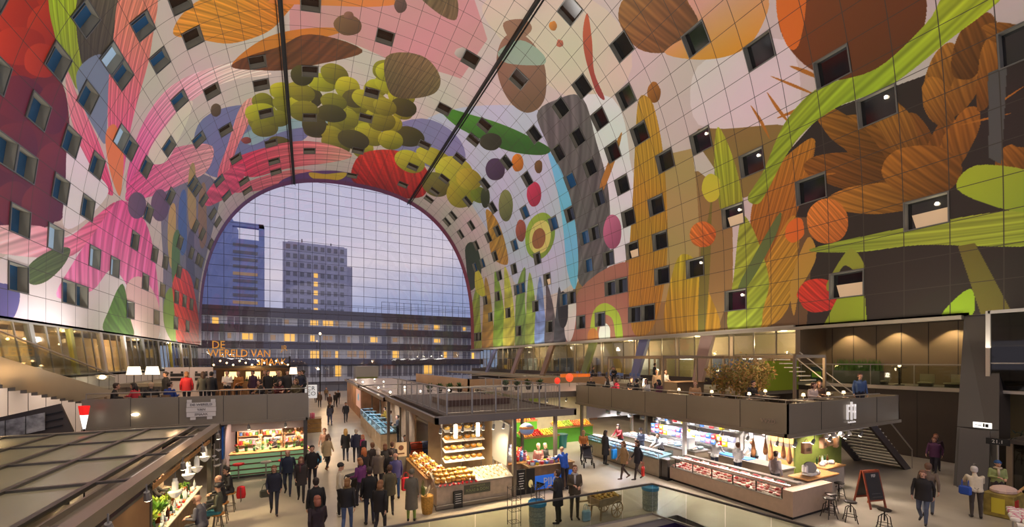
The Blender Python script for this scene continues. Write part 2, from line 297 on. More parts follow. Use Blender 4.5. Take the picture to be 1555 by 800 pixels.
(1,(190,184,44),(114,110,26),0,[43.8,58.2,40.6,60.5],[40.3,60.5,40.8,61.9,42,62.3,43.2,61.5,44,59.9,44.2,58.2,43.6,56.9,42.6,56.6,41.4,57.2,40.5,58.7]),
(1,(190,184,44),(114,110,26),0,[40.6,50.9,38.2,52.3],[38,51.9,38.3,53,39.1,53.6,40,53.4,40.6,52.4,40.8,51.2,40.5,50.2,39.8,49.8,38.9,49.9,38.2,50.7]),
(1,(88,80,34),(52,48,20),0,[51.3,47.7,49.7,50.1],[49.4,49.4,49.8,50.4,50.5,50.8,51.2,50.4,51.6,49.4,51.6,48.3,51.2,47.5,50.6,47.2,49.9,47.5,49.4,48.3]),
(1,(170,160,44),(102,96,26),0,[45.5,51.3,43.2,53.7],[43,52.1,43.2,53.6,43.8,54.7,44.7,54.9,45.5,54.1,45.8,52.8,45.6,51.4,44.9,50.5,44.1,50.2,43.4,50.8]),
(1,(170,160,44),(102,96,26),0,[46.5,55.2,44.2,57.9],[44,57.5,44.5,58.8,45.4,59.2,46.2,58.5,46.7,57.1,46.7,55.6,46.2,54.5,45.4,54.1,44.6,54.7,44.1,55.9]),
(1,(88,80,34),(52,48,20),0,[40.6,50.3,38,51.5],[37.8,50.9,38,52,38.8,52.8,39.8,52.8,40.6,52,40.9,50.9,40.6,49.8,39.9,49.2,38.9,49.2,38.1,49.8]),
(1,(206,198,46),(123,118,27),0,[46.9,49.1,44.8,51.2],[44.5,50.7,45,51.9,45.8,52.4,46.6,51.9,47.1,50.8,47.1,49.5,46.7,48.5,45.9,48.1,45.1,48.4,44.6,49.4]),
(1,(206,198,46),(123,118,27),0,[41.8,54.6,39,56.2],[38.7,54.9,38.9,56.3,39.7,57.4,40.8,57.6,41.7,57,42.1,55.8,41.9,54.5,41.1,53.6,40.1,53.3,39.1,53.8]),
(1,(150,142,40),(90,85,24),0,[47.8,62.3,44.7,65.3],[44.3,65.1,44.8,66.6,46,67,47.2,66,48.1,64.2,48.2,62.4,47.6,61.3,46.5,61,45.4,61.8,44.5,63.3]),
(1,(104,94,40),(62,56,24),0,[45.9,50.9,43.7,52.7],[43.4,51.5,43.6,52.7,44.3,53.6,45.2,53.8,46,53.2,46.3,52.1,46,50.9,45.3,50.2,44.5,50,43.8,50.4]),
(1,(150,142,40),(90,85,24),0,[42.6,54.4,39.8,56.3],[39.6,54.7,39.7,56.2,40.4,57.4,41.5,57.8,42.5,57.2,42.9,55.9,42.7,54.5,42,53.4,41,53,40.1,53.5]),
(1,(88,80,34),(52,48,20),0,[45.7,60.4,42.5,62.9],[42,61.8,42.4,63.5,43.5,64.4,44.9,64.2,45.9,63,46.2,61.3,45.8,59.9,44.7,59.1,43.5,59.2,42.4,60.2]),
(1,(190,184,44),(114,110,26),0,[45,50.9,42.5,52.3],[42.2,52.3,42.7,53.3,43.6,53.5,44.5,53,45.2,51.9,45.2,50.8,44.8,50,44,49.8,43.1,50.2,42.4,51.2]),
(1,(150,142,40),(90,85,24),0,[48.2,52.4,46,54.4],[45.6,53.6,46,54.7,46.8,55.3,47.8,55.1,48.4,54.2,48.6,53,48.2,52.1,47.5,51.6,46.6,51.8,45.9,52.5]),
(1,(150,142,40),(90,85,24),0,[54.2,55.5,52.5,58.7],[52.1,57.9,52.5,58.9,53.3,59.1,54.1,58.5,54.6,57.3,54.6,56.1,54.2,55.3,53.5,55.2,52.7,55.7,52.2,56.7]),
(1,(88,80,34),(52,48,20),0,[48.5,54.9,46,57],[45.5,55.9,45.8,57.2,46.8,58,47.9,57.9,48.7,57.1,49,55.8,48.6,54.7,47.8,54.1,46.7,54.1,45.9,54.8]),
(1,(104,94,40),(62,56,24),0,[54.5,62.1,51.8,67.2],[51.3,67.4,52.1,68.5,53.3,67.9,54.4,65.9,55,63.5,54.9,61.8,54.2,61.2,53.1,61.8,52,63.3,51.3,65.4]),
(1,(190,184,44),(114,110,26),0,[40.8,58.2,38,60.3],[37.8,58.8,37.9,60.5,38.7,61.8,39.7,62,40.7,61.1,41.1,59.6,40.9,58,40.1,57,39.2,56.8,38.3,57.4]),
(1,(150,142,40),(90,85,24),0,[51.5,54.2,49.2,57.5],[48.7,56,49.1,57.4,49.9,58.3,51,58.1,51.8,57,52,55.5,51.6,54.3,50.8,53.7,49.8,53.8,49,54.6]),
(1,(206,198,46),(123,118,27),0,[56.3,53.2,54.1,57.1],[53.5,55.8,53.9,57,54.9,57.3,56,56.7,56.8,55.4,56.9,54.1,56.5,53.2,55.6,53.1,54.5,53.5,53.7,54.5]),
(1,(170,160,44),(102,96,26),0,[44,50.9,41.1,52.5],[40.7,52.3,41.2,53.5,42.2,54,43.3,53.5,44.1,52.4,44.3,51.1,43.8,50.1,42.9,49.7,41.8,50,41,51]),
(1,(170,160,44),(102,96,26),0,[42.6,51.2,40.3,52.8],[40,52.4,40.4,53.4,41.1,53.9,42,53.7,42.6,52.7,42.8,51.6,42.4,50.6,41.7,50.2,40.9,50.4,40.2,51.2]),
(1,(124,104,68),(92,76,52),9,[39.4,42,40.6,49.8],[42.7,43.4,39.5,41.5,37,43.3,36.8,46.3,39.2,49,41.4,48.9]),
(1,(132,94,62),(96,66,44),0,[47.5,40.1,45.7,41.3],[45.4,40.5,45.6,41.3,46.3,41.9,47,42,47.6,41.5,47.8,40.8,47.5,40,46.9,39.5,46.2,39.4,45.6,39.8]),
(1,(112,92,62),(112,92,62),3,None,[41.4,34.7,38.8,33.2,37.8,35.5,39.3,35.8]),
(1,(222,60,92),(226,150,140),4,[59,66.4,45.3,66.2],[60.4,62.8,55.7,63.5,49.7,63.5,44.8,65.2,44.2,67.6,48.8,71.1,56.5,71.6,59.6,67.9]),
(1,(226,140,130),(226,100,120),3,[49.7,74.9,61,71.5],[61.8,70.2,56.6,72,49.7,73.1,48.7,76.3,52.8,78.1,58.1,76]),
(1,(222,80,110),(222,80,110),3,None,[65.8,64.3,61.2,64.2,58.6,65.7,61,71.5,65.6,67.8]),
(1,(104,70,124),(104,70,124),0,None,[53.7,75.4,43.8,72.8,40,77.8,52.9,79.3]),
(1,(212,182,58),(212,182,58),0,None,[49.7,74.1,47.2,74.5,44.2,73,44.8,76,47.4,77.6,49.3,76.3]),
(1,(206,54,40),(160,36,34),6,[39.9,64.2,34.2,77.2],[43.2,75.2,42.9,66.1,39.2,62.1,35.4,61.8,32.4,64.6,31.3,72.4,35.2,78.4,40,77.8]),
(1,(220,130,60),(220,130,60),0,None,[52.9,38.9,43.1,36.2,45.1,37.9,49.8,39.2]),
(1,(200,196,50),(140,137,35),0,[37.7,62.5,33.9,64.1],[33.5,63.4,33.9,65.5,35,66.8,36.5,66.6,37.7,65.1,38.1,63,37.6,61.2,36.5,60.3,35.2,60.4,34,61.5]),
(1,(196,190,54),(137,133,37),0,[35.1,59.4,30.9,58.6],[30.3,58.3,30.4,59.6,31.1,60.8,32.2,61.7,33.4,61.9,34.6,61.5,35.4,60.6,35.7,59.4,35.4,58.3,34.7,57.4,33.7,56.9,32.5,56.7,31.4,56.8,30.6,57.4]),
(1,(206,202,60),(144,141,42),0,[32,59.2,27,58.9],[26.8,57.6,26.8,59.6,27.4,61.8,28.4,63.6,29.7,64.4,30.9,63.9,31.9,62.4,32.3,60.5,32.2,58.4,31.5,56.7,30.6,55.6,29.4,55,28.3,55.1,27.4,56]),
(1,(130,126,50),(91,88,35),0,[32.7,65.4,28.6,66],[28.5,64.7,28.6,67.4,29.6,69.6,31,70.2,32.3,69,32.9,66.6,32.6,64.1,31.6,62.5,30.3,62,29.2,62.8]),
(1,(180,170,50),(125,118,35),0,[29,62.6,24.6,62.3],[24.7,60.7,24.7,63.6,25.5,66.4,26.8,67.7,28.2,66.8,28.9,64.2,28.8,61.4,28,59.2,26.8,58.3,25.6,58.8]),
(1,(120,130,40),(84,91,28),0,[25.9,59,23.5,57.9],[23.5,57.2,23.4,58.6,23.9,60.1,24.7,61,25.5,60.9,26,59.8,26,58.3,25.5,57,24.7,56.3,24,56.3]),
(1,(196,176,54),(137,123,37),0,[29,58.2,25.7,57.3],[25.6,56.4,25.7,58.3,26.4,60.2,27.5,61.1,28.6,60.7,29.2,59.1,29,57.2,28.3,55.7,27.2,55,26.2,55.2]),
(1,(152,106,84),(112,84,58),0,[33,34.9,27.4,37.2],[29,33.7,27.8,35,27,36.5,26.9,38.2,27.5,39.7,28.8,40.4,30.3,40.1,31.8,38.9,32.9,37.2,33.4,35.4,33.3,34,32.7,33.1,31.6,32.8,30.3,33]),
(1,(150,110,84),(150,110,84),0,None,[34.1,33.2,32.8,31.6,31.8,31.8,32.1,33.6,32.8,34.2]),
(1,(150,170,150),(150,170,150),0,None,[33.2,36.2,32.1,33.5,29.7,32.9,29.3,33.9,31.9,36.6]),
(1,(74,134,40),(50,96,34),0,[31.5,46.5,28.7,48.3],[35.5,48.3,31.6,46,25.8,41.9,22.9,39.8,23.4,42.3,26.8,47.1,32.1,49.8]),
(1,(62,60,42),(44,43,30),0,[29.6,48.1,27.2,47.5],[27.4,46.2,27.2,47.2,27.4,48.5,28.1,49.6,28.9,49.9,29.4,49.5,29.6,48.4,29.3,47.1,28.7,46.2,28,45.8]),
(1,(84,62,92),(60,44,66),0,[27,51.2,24.3,50.9],[24.8,49.3,24.3,50.5,24.4,52,25,53.3,25.8,53.6,26.6,52.9,27,51.5,26.9,50.1,26.3,49,25.5,48.7]),
(1,(228,132,40),(164,95,28),0,[25.2,46.2,23.4,46.3],[23.8,45.3,23.4,46,23.4,46.9,23.7,47.6,24.2,47.7,24.8,47.3,25.2,46.4,25.2,45.6,24.9,45,24.4,44.9]),
(1,(204,60,90),(146,43,64),0,[21.2,46.6,18.7,46.1],[19.4,45,18.8,45.8,18.6,46.9,18.9,47.9,19.7,48.2,20.5,47.9,21.2,46.9,21.3,45.7,21,44.9,20.3,44.6]),
(1,(176,92,72),(126,66,51),0,[18.1,52.8,15.6,52.2],[16.5,51.2,15.8,51.9,15.4,52.9,15.7,53.8,16.4,54.2,17.3,53.9,18,53,18.3,52,18,51.2,17.4,50.9]),
(1,(130,140,80),(93,100,57),0,[22.7,53.5,19.4,53.8],[20.5,52,19.5,53.4,19.1,54.9,19.5,56.1,20.5,56.4,21.7,55.5,22.6,53.9,22.9,52.4,22.5,51.4,21.6,51.3]),
(1,(226,140,40),(162,100,28),0,[30.9,30.1,30.2,30.1],[30.3,29.8,30.2,30,30.2,30.3,30.4,30.5,30.6,30.5,30.8,30.4,30.9,30.1,30.8,29.9,30.7,29.7,30.5,29.7]),
(1,(214,110,80),(154,79,57),0,[29.5,30.8,28.9,30.8],[29,30.5,28.9,30.7,29,31,29.1,31.1,29.3,31.2,29.4,31.1,29.5,30.8,29.5,30.6,29.3,30.5,29.2,30.4]),
(1,(120,90,50),(86,64,36),0,[22.9,43.1,21.7,43],[22,42.5,21.7,42.9,21.6,43.4,21.8,43.9,22.2,44,22.6,43.8,22.9,43.3,22.9,42.7,22.7,42.3,22.4,42.2]),
(1,(150,100,80),(108,72,57),0,[46.9,39.3,46.2,39.7],[46.2,39.4,46.2,39.7,46.4,39.9,46.7,40,46.9,39.9,47,39.7,47,39.4,46.8,39.1,46.5,39,46.3,39.1]),
(1,(110,80,70),(79,57,50),0,[43.1,36.2,42.1,36.9],[42.1,36.3,42.1,36.8,42.3,37.2,42.6,37.4,42.9,37.2,43.1,36.8,43.1,36.3,42.9,35.9,42.6,35.7,42.3,35.9]),
(1,(170,80,70),(122,57,50),0,[57.9,59,57.2,60.8],[57,60.4,57.1,60.8,57.5,60.8,57.9,60.4,58.1,59.8,58.2,59.3,58,59,57.7,59,57.3,59.3,57,59.9]),
(1,(110,90,60),(79,64,43),0,[60,50.1,59.6,52.2],[59.3,51.7,59.5,52.2,59.9,52.3,60.2,52,60.4,51.3,60.3,50.7,60.1,50.2,59.7,50.1,59.4,50.4,59.2,51]),
(1,(170,110,40),(122,79,28),0,[21.6,25.4,20.2,25.1],[20.6,24.7,20.2,25,20.1,25.4,20.3,25.8,20.7,26,21.2,25.9,21.5,25.6,21.6,25.1,21.4,24.8,21,24.7]),
(1,(60,70,40),(43,50,28),0,[24.9,57.1,22.7,58],[23.4,56.5,22.8,57.6,22.6,58.8,22.9,59.6,23.5,59.5,24.3,58.7,24.9,57.4,25,56.2,24.7,55.6,24.1,55.7]),
(1,(206,112,146),(148,80,105),0,[13,34.9,10.1,33.5],[11.2,32.9,10.2,33.3,9.8,34.1,10,35,10.8,35.6,11.9,35.7,12.9,35.1,13.3,34.3,13,33.4,12.2,32.9]),
(1,(200,190,180),(144,136,129),0,[36.7,38.7,35.6,39],[35.6,38.4,35.6,38.9,35.8,39.3,36.1,39.6,36.5,39.5,36.7,39.3,36.7,38.8,36.5,38.4,36.2,38.1,35.8,38.1]),
(1,(156,182,62),(120,150,50),0,[17.6,49.4,12.3,46.6],[13.7,45,12.7,46.2,12.1,47.8,12,49.5,12.6,51.2,13.6,52.2,14.9,52.3,16.2,51.5,17.2,49.9,17.6,48.1,17.5,46.4,17,45.2,16.1,44.5,14.9,44.4]),
(1,(216,206,110),(216,206,110),0,None,[13.9,45.9,12.9,47.2,12.7,49,13.2,50.6,14.4,51.3,15.7,50.6,16.6,49.1,16.7,47.3,16.2,45.9,15.1,45.4]),
(1,(150,98,56),(150,98,56),0,None,[14.1,47.1,13.5,48,13.4,49.1,13.7,50.1,14.4,50.5,15.2,50.1,15.8,49.2,15.9,48,15.6,47.2,14.9,46.8]),
(1,(196,88,42),(150,60,60),0,[29,27,23.4,30.6],[29,27,27.4,28.1,25.4,29.7,23.1,30.1,24.1,30.6,26.7,29.7,28.3,28.4]),
(1,(176,120,50),(176,120,50),0,None,[19.8,29.8,18.1,31.5,15.9,34.5,16.7,34.6,18.8,31.7]),
(1,(144,98,44),(110,72,36),4,[27.2,24.2,22.4,22],[26.9,25.2,27.5,23.3,24.7,19.9,22.9,20,22.5,22.6,24.3,25]),
(1,(218,152,50),(214,160,140),0,[20.1,19.6,23.3,18.8],[24.7,19.9,21.6,15.9,20,16.5,19.5,18.2,20.7,20.9,22.8,23.2,22.6,20.2]),
(1,(126,66,24),(100,56,24),0,[22.1,13.7,14,10.2],[15.9,9.1,14.6,9.5,13.8,10.5,13.9,11.8,14.8,13.3,16.5,14.7,18.6,15.5,20.5,15.4,21.8,14.6,22.2,13.3,21.8,12,20.7,10.7,19.2,9.8,17.5,9.2]),
(1,(216,112,34),(216,112,34),0,None,[20.1,15.5,21.5,14.9,22.2,13.5,19.7,13.9,17.7,14.8,18.1,15.4]),
(1,(184,142,46),(170,120,40),9,[20,26.7,2.1,30.2],[20.9,27.2,20.7,25.9,18.4,25.9,12.5,26.7,5.5,27.6,0.8,29.3,0.9,32,7.8,32.3,15.6,30]),
(1,(176,114,36),(140,86,34),8,[11.5,15.4,3.4,18.4],[8.4,19.3,10.8,17.9,12,15.6,11.8,14.7,9.4,15.4,7.1,16.3,3.6,17.1,3,18.9]),
(1,(180,130,44),(180,130,44),6,None,[4.8,18.4,7.6,16.5,6.1,16,1.3,16.8,0,18.9,0.2,21]),
(1,(186,160,44),(170,120,40),5,[6.3,25.4,0.5,25.4],[0.6,27.7,6.5,26.4,6.7,24.6,3.6,23.1,0,22.2]),
(1,(152,96,30),(100,63,19),4,[11.8,13.2,8.7,10.3],[8.2,10,8,10.4,8.3,11,8.9,11.9,9.8,12.7,10.9,13.3,11.8,13.6,12.4,13.5,12.5,13,12.2,12.3,11.5,11.5,10.5,10.8,9.6,10.2,8.7,10]),
(1,(132,82,28),(87,54,18),4,[10.6,14.6,7.6,11],[7.7,10.4,7.4,10.6,7.4,11.3,7.7,12.3,8.4,13.5,9.2,14.5,10,15.3,10.6,15.5,10.9,15.1,10.8,14.2,10.4,13.1,9.7,12,8.9,11.1,8.2,10.5]),
(1,(152,96,30),(100,63,19),4,[12.7,14.5,10.1,11.4],[8.9,11.3,9,11.7,9.5,12.3,10.4,13,11.5,13.8,12.6,14.3,13.5,14.6,13.9,14.5,13.8,14.1,13.2,13.5,12.3,12.8,11.2,12.1,10.1,11.6,9.3,11.3]),
(1,(178,116,40),(117,76,26),4,[8.4,13.3,5.9,9.6],[6.4,8.9,6.1,9.2,6,9.8,6.1,10.8,6.3,11.9,6.8,13.1,7.3,14,7.9,14.3,8.2,14,8.3,13.1,8.1,12,7.8,10.8,7.3,9.8,6.8,9.2]),
(1,(132,82,28),(87,54,18),4,[10.8,10.6,7.4,9.5],[8.9,9.2,8,9.2,7.3,9.4,6.9,9.6,7,10,7.5,10.4,8.3,10.7,9.3,10.9,10.2,10.9,10.9,10.7,11.2,10.4,11.1,10,10.6,9.7,9.8,9.4]),
(1,(178,116,40),(117,76,26),4,[12.5,11.2,9.2,10.3],[11,10.1,10.1,9.9,9.3,9.9,8.9,10,8.8,10.2,9.1,10.6,9.8,11.1,10.7,11.4,11.6,11.7,12.4,11.7,12.9,11.6,12.9,11.3,12.5,10.9,11.8,10.5]),
(1,(132,82,28),(87,54,18),4,[9.9,9.4,6.7,8.6],[7.8,8.4,7.1,8.6,6.5,8.9,6.3,9.2,6.5,9.5,7,9.7,7.9,9.8,8.7,9.7,9.5,9.4,10,9.1,10.2,8.8,10,8.5,9.4,8.4,8.7,8.3]),
(1,(168,106,34),(110,69,22),4,[10.4,8.7,7.3,8.1],[8.3,8,7.7,8.3,7.3,8.6,7.2,8.9,7.5,9.1,8,9.2,8.7,9.1,9.4,8.9,9.9,8.5,10.3,8.2,10.3,7.9,10.1,7.7,9.6,7.6,9,7.7]),
(1,(168,106,34),(110,69,22),4,[9.4,10.9,6.6,8.8],[7.3,8.3,6.8,8.5,6.5,8.9,6.4,9.5,6.7,10.2,7.2,10.8,7.9,11.3,8.6,11.5,9.2,11.3,9.5,10.8,9.4,10.1,9.1,9.4,8.6,8.8,7.9,8.4]),
(1,(178,116,40),(117,76,26),4,[13,8.5,9.9,7.9],[10.8,7.7,10.3,8.1,10.1,8.5,10.1,8.8,10.4,9,10.9,9.1,11.5,8.9,12.1,8.6,12.5,8.3,12.8,7.9,12.7,7.6,12.4,7.4,12,7.4,11.4,7.5]),
(1,(178,116,40),(117,76,26),4,[13.8,9.1,11.2,8.5],[12,8.4,11.5,8.6,11.2,8.9,11.1,9.2,11.4,9.4,11.8,9.5,12.4,9.5,13,9.3,13.5,9,13.7,8.7,13.7,8.5,13.5,8.3,13.1,8.2,12.5,8.2]),
(1,(132,82,28),(87,54,18),4,[14.4,8,11.6,7.3],[12.3,7.1,11.9,7.4,11.6,7.8,11.7,8.1,12,8.4,12.5,8.5,13.1,8.4,13.7,8.2,14.1,7.9,14.3,7.5,14.2,7.2,13.9,7,13.4,6.9,12.9,7]),
(1,(168,106,34),(110,69,22),4,[12.9,7.5,10.2,7.1],[11.3,7,10.6,7.1,10.1,7.3,9.9,7.5,10,7.7,10.4,7.7,11.1,7.7,11.8,7.6,12.5,7.5,13,7.3,13.1,7.1,13,6.9,12.6,6.9,12,6.9]),
(1,(178,116,40),(117,76,26),4,[12.2,9.4,10,8.7],[11.1,8.5,10.5,8.5,10,8.5,9.8,8.7,9.8,8.9,10,9.1,10.5,9.4,11.2,9.6,11.8,9.6,12.2,9.6,12.5,9.4,12.5,9.2,12.2,8.9,11.7,8.7]),
(1,(152,96,30),(100,63,19),4,[13.6,7.1,12.2,6.1],[12.2,5.9,12.1,6,12.1,6.2,12.3,6.5,12.6,6.9,13,7.2,13.4,7.3,13.6,7.4,13.7,7.3,13.6,7,13.4,6.7,13.1,6.4,12.8,6.1,12.4,5.9]),
(1,(152,96,30),(100,63,19),4,[7.7,7,6.1,6.2],[6.7,6,6.3,6.1,6.1,6.2,6,6.5,6.1,6.7,6.4,7,6.7,7.2,7.2,7.2,7.6,7.1,7.8,7,7.9,6.7,7.7,6.5,7.5,6.2,7.1,6.1]),
(1,(176,112,36),(176,112,36),0,None,[17,16.7,15.6,15.5,14.4,14.3,15.7,15.4]),
(1,(176,112,36),(176,112,36),0,None,[16.2,17.1,14.8,16.7,13.5,16,14.8,16.5]),
(1,(176,112,36),(176,112,36),0,None,[16,18.3,14.6,17.9,13.2,17.4,14.6,17.7]),
(1,(176,112,36),(176,112,36),0,None,[14.3,16.8,14.1,15.8,14.2,14.9,14.3,15.8]),
(1,(176,112,36),(176,112,36),0,None,[9.7,7.4,10,6.8,10.3,6.2,10.1,6.8]),
(1,(176,112,36),(176,112,36),0,None,[9.6,8.3,9.4,7.4,9.3,6.6,9.5,7.4]),
(1,(176,112,36),(176,112,36),0,None,[10,16,9.6,14.8,9.4,13.7,9.8,14.8]),
(1,(176,112,36),(176,112,36),0,None,[15.1,13.9,16.1,14.6,16.9,15.5,15.9,14.7]),
(1,(166,186,40),(140,160,44),3,[14.9,8.2,10,18.2],[15.9,8.3,15.1,9.2,14.2,11.4,14.8,14.2,13.7,16.4,11.3,18.1,9.9,19.4,9.2,18.7,9.8,18,11.6,16.6,12.7,15.2,13.2,13.3,13,10.9,13.8,8.5,14.6,6.6]),
(1,(168,174,48),(150,150,46),3,[15.3,20.7,8.7,20.8],[15.8,20.9,12.1,20,8.6,19.9,8.6,21.4,12.7,21.8]),
(1,(150,160,52),(150,160,52),5,None,[8.4,20.1,7.9,19.3,3.8,18.1,1.5,18.5,0,18.9,0.2,21.3,4.3,20.8]),
(1,(96,112,60),(96,112,60),0,None,[8.1,17.2,6.9,17.4,4.4,18.9,3.1,20,3.5,20.4,5.9,18.9]),
(1,(120,108,50),(120,108,50),0,None,[7,23.7,9.5,22.8,12.8,21.8,9.4,22.5,0.4,23.4,0.4,24.1]),
(1,(206,190,60),(206,190,60),0,None,[11.4,21.5,10.8,21.7,10.6,22.1,10.7,22.6,11.3,23,12,23.1,12.6,22.8,12.8,22.3,12.6,21.9,12.1,21.5]),
(1,(218,122,52),(190,90,40),3,[9.3,24.3,7.3,22.6],[8,22.2,7.4,22.5,7.2,23.1,7.4,23.9,7.9,24.5,8.6,24.7,9.2,24.4,9.4,23.7,9.2,23,8.6,22.4]),
(1,(216,132,52),(190,100,44),6,[7.9,15.1,5.4,13.5],[6.3,13.2,5.7,13.3,5.3,13.6,5.2,14.1,5.3,14.6,5.7,15.1,6.3,15.4,7,15.5,7.6,15.4,8,15,8.1,14.5,7.9,14,7.5,13.6,6.9,13.3]),
(1,(220,110,42),(220,110,42),0,None,[6.2,15.7,5.9,16,5.8,16.4,6,16.7,6.4,16.9,7,16.8,7.3,16.5,7.4,16.1,7.2,15.8,6.7,15.7]),
(1,(190,140,60),(190,140,60),0,None,[5.9,15.5,4.5,15,2.5,16,0.8,16.4,3.1,16.6]),
(1,(216,62,42),(196,50,44),4,[2.9,15.8,1.1,14],[1.8,13.7,1.4,13.8,1,14.1,0.9,14.6,0.9,15.2,1.2,15.7,1.7,16,2.2,16.2,2.7,16,3,15.7,3.1,15.2,3,14.6,2.7,14.1,2.3,13.8]),
(1,(142,152,52),(160,170,54),3,[5,15,4.1,6.3],[5.1,15.4,5.1,9.9,4.6,5.9,3,5.9,4,9.9,4.3,12.8]),
(1,(168,186,46),(150,170,50),0,[6.9,8.1,5,6.3],[6.5,8.5,7.4,7.8,6.1,5.8,4.6,5.9,5,7]),
(1,(150,150,52),(150,150,52),0,None,[4.5,13.3,4.3,12.8,3.3,12.4,3.1,12.8,3.6,13.5,2.2,14.2,2.7,14.4]),
(0,(152,172,42),(152,172,42),0,None,[0,14.6,1.7,13.8,1.6,12.4,0,12.3]),
(1,(150,176,40),(150,176,40),0,None,[0,9.1,0.9,8.6,1.3,8,0,8]),
(0,(110,98,40),(110,98,40),0,None,[3.6,8.5,3.6,7.9,0,6.7,0,7.7]),
(0,(84,86,80),(84,86,80),0,None,[11.5,7.3,11.5,6.7,7.1,7,7.6,7.4]),
(1,(160,180,60),(160,180,60),2,None,[0.4,78.8,8.2,77.4,12.6,72.1,6.5,73.2,0.2,72.7]),
(1,(176,140,56),(176,140,56),2,None,[0.2,72.4,8.6,71.1,13,68.2,7,67.4,0.1,67.1]),
(1,(130,160,50),(130,160,50),2,None,[0.1,67.1,8.9,65.9,13.2,64,7.4,62.6,0,62.5]),
(1,(190,190,70),(190,190,70),2,None,[0.1,63,9.2,61.8,13.2,60.1,7.7,58.9,0,58.8]),
(1,(120,150,70),(120,150,70),2,None,[0,58.5,8.5,57.6,11.8,53.8,7.1,54.9,0,54.8]),
(1,(150,170,70),(150,170,70),2,None,[0,55,7.2,54.3,10.8,52.6,5.9,51.8,0,51.6]),
(1,(120,140,190),(120,140,190),2,None,[0,52.1,6.1,51.6,9.7,49.9,4.9,49.3,0,49]),
(1,(90,80,84),(90,80,84),2,None,[0,49.3,5.1,48.9,8.7,48.4,4,46.7,0,46.4]),
(1,(70,70,76),(70,70,76),2,None,[0,46.8,4.2,46.4,7.5,45.3,3.1,44.4,0.1,44.1]),
(1,(176,132,52),(176,132,52),4,None,[22.2,59.8,20.7,58,16.2,58.1,13.3,59.3,16.1,63.9]),
(1,(60,70,44),(60,70,44),0,None,[19.2,73.6,19.1,68.3,13.4,70.4,12.1,77.5]),
(1,(214,204,60),(214,204,60),0,None,[15.2,71.9,13.3,69.9,9.7,70.2,11.6,74.1]),
(1,(166,186,60),(166,186,60),0,None,[0,39,3.3,38.5,4.2,36.3,2.8,34,0.1,33.4,0,34.4,2.2,35,2.9,36.4,2.1,37.5,0.1,38]),
(1,(226,222,214),(226,222,214),0,None,[3.2,41.8,1.8,42.1,0.7,42.6,0.1,43.2,0.2,43.7,0.9,44.2,2.1,44.4,3.6,44.4,5,44,6.1,43.4,6.6,42.8,6.5,42.2,5.8,41.8,4.6,41.7]),
(1,(40,38,40),(40,38,40),0,None,[4.3,43.5,2.9,43.7,2.1,44.3,2.1,45.1,3.1,45.7,4.5,45.9,5.9,45.6,6.7,44.9,6.6,44.2,5.7,43.6]),
(1,(226,222,214),(226,222,214),0,None,[0.6,35.4,0.1,35.5,0,36.1,0.1,36.7,0.1,37.2,0.7,37.4,1.5,37.2,2,36.7,1.9,36.1,1.4,35.5]),
(1,(190,120,60),(190,120,60),0,None,[0.4,37.5,0,37.7,0.1,38.2,0.1,38.8,0,39.3,0.5,39.5,1.2,39.3,1.5,38.8,1.5,38.2,1.1,37.7]),
(0,(112,62,104),(150,60,60),0,[42,77,8,77],[0,78.4,2,78.4,4,78.4,6,78.4,8,78.4,10,78.4,12,78.4,14,78.4,16,78.4,18,78.4,20,78.4,22,78.4,24,78.4,26,78.4,28,78.4,30,78.4,32,78.4,34,78.4,36,78.4,38,78.4,40,78.4,42,78.4,44,78.4,46,78.4,48,78.4,50,78.4,52,78.4,54,78.4,56,78.4,58,78.4,60,78.4,62,78.4,64,78.4,66,78.4,68,78.4,70,78.4,72,78.4,74,78.4,76,78.4,78,78.4,80,78.4,82,78.4,84,78.4,84,76.6,82,76.6,80,76.6,78,76.6,76,76.6,74,76.6,72,76.6,70,76.6,68,76.6,66,76.6,64,76.6,62,76.6,60,76.6,58,76.6,56,76.6,54,76.6,52,76.6,50,76.6,48,76.6,46,76.6,44,76.6,42,76.6,40,76.6,38,76.6,36,76.6,34,76.6,32,76.6,30,76.6,28,76.6,26,76.6,24,76.6,22,76.6,20,76.6,18,76.6,16,76.6,14,76.6,12,76.6,10,76.6,8,76.6,6,76.6,4,76.6,2,76.6,0,76.6]),
]
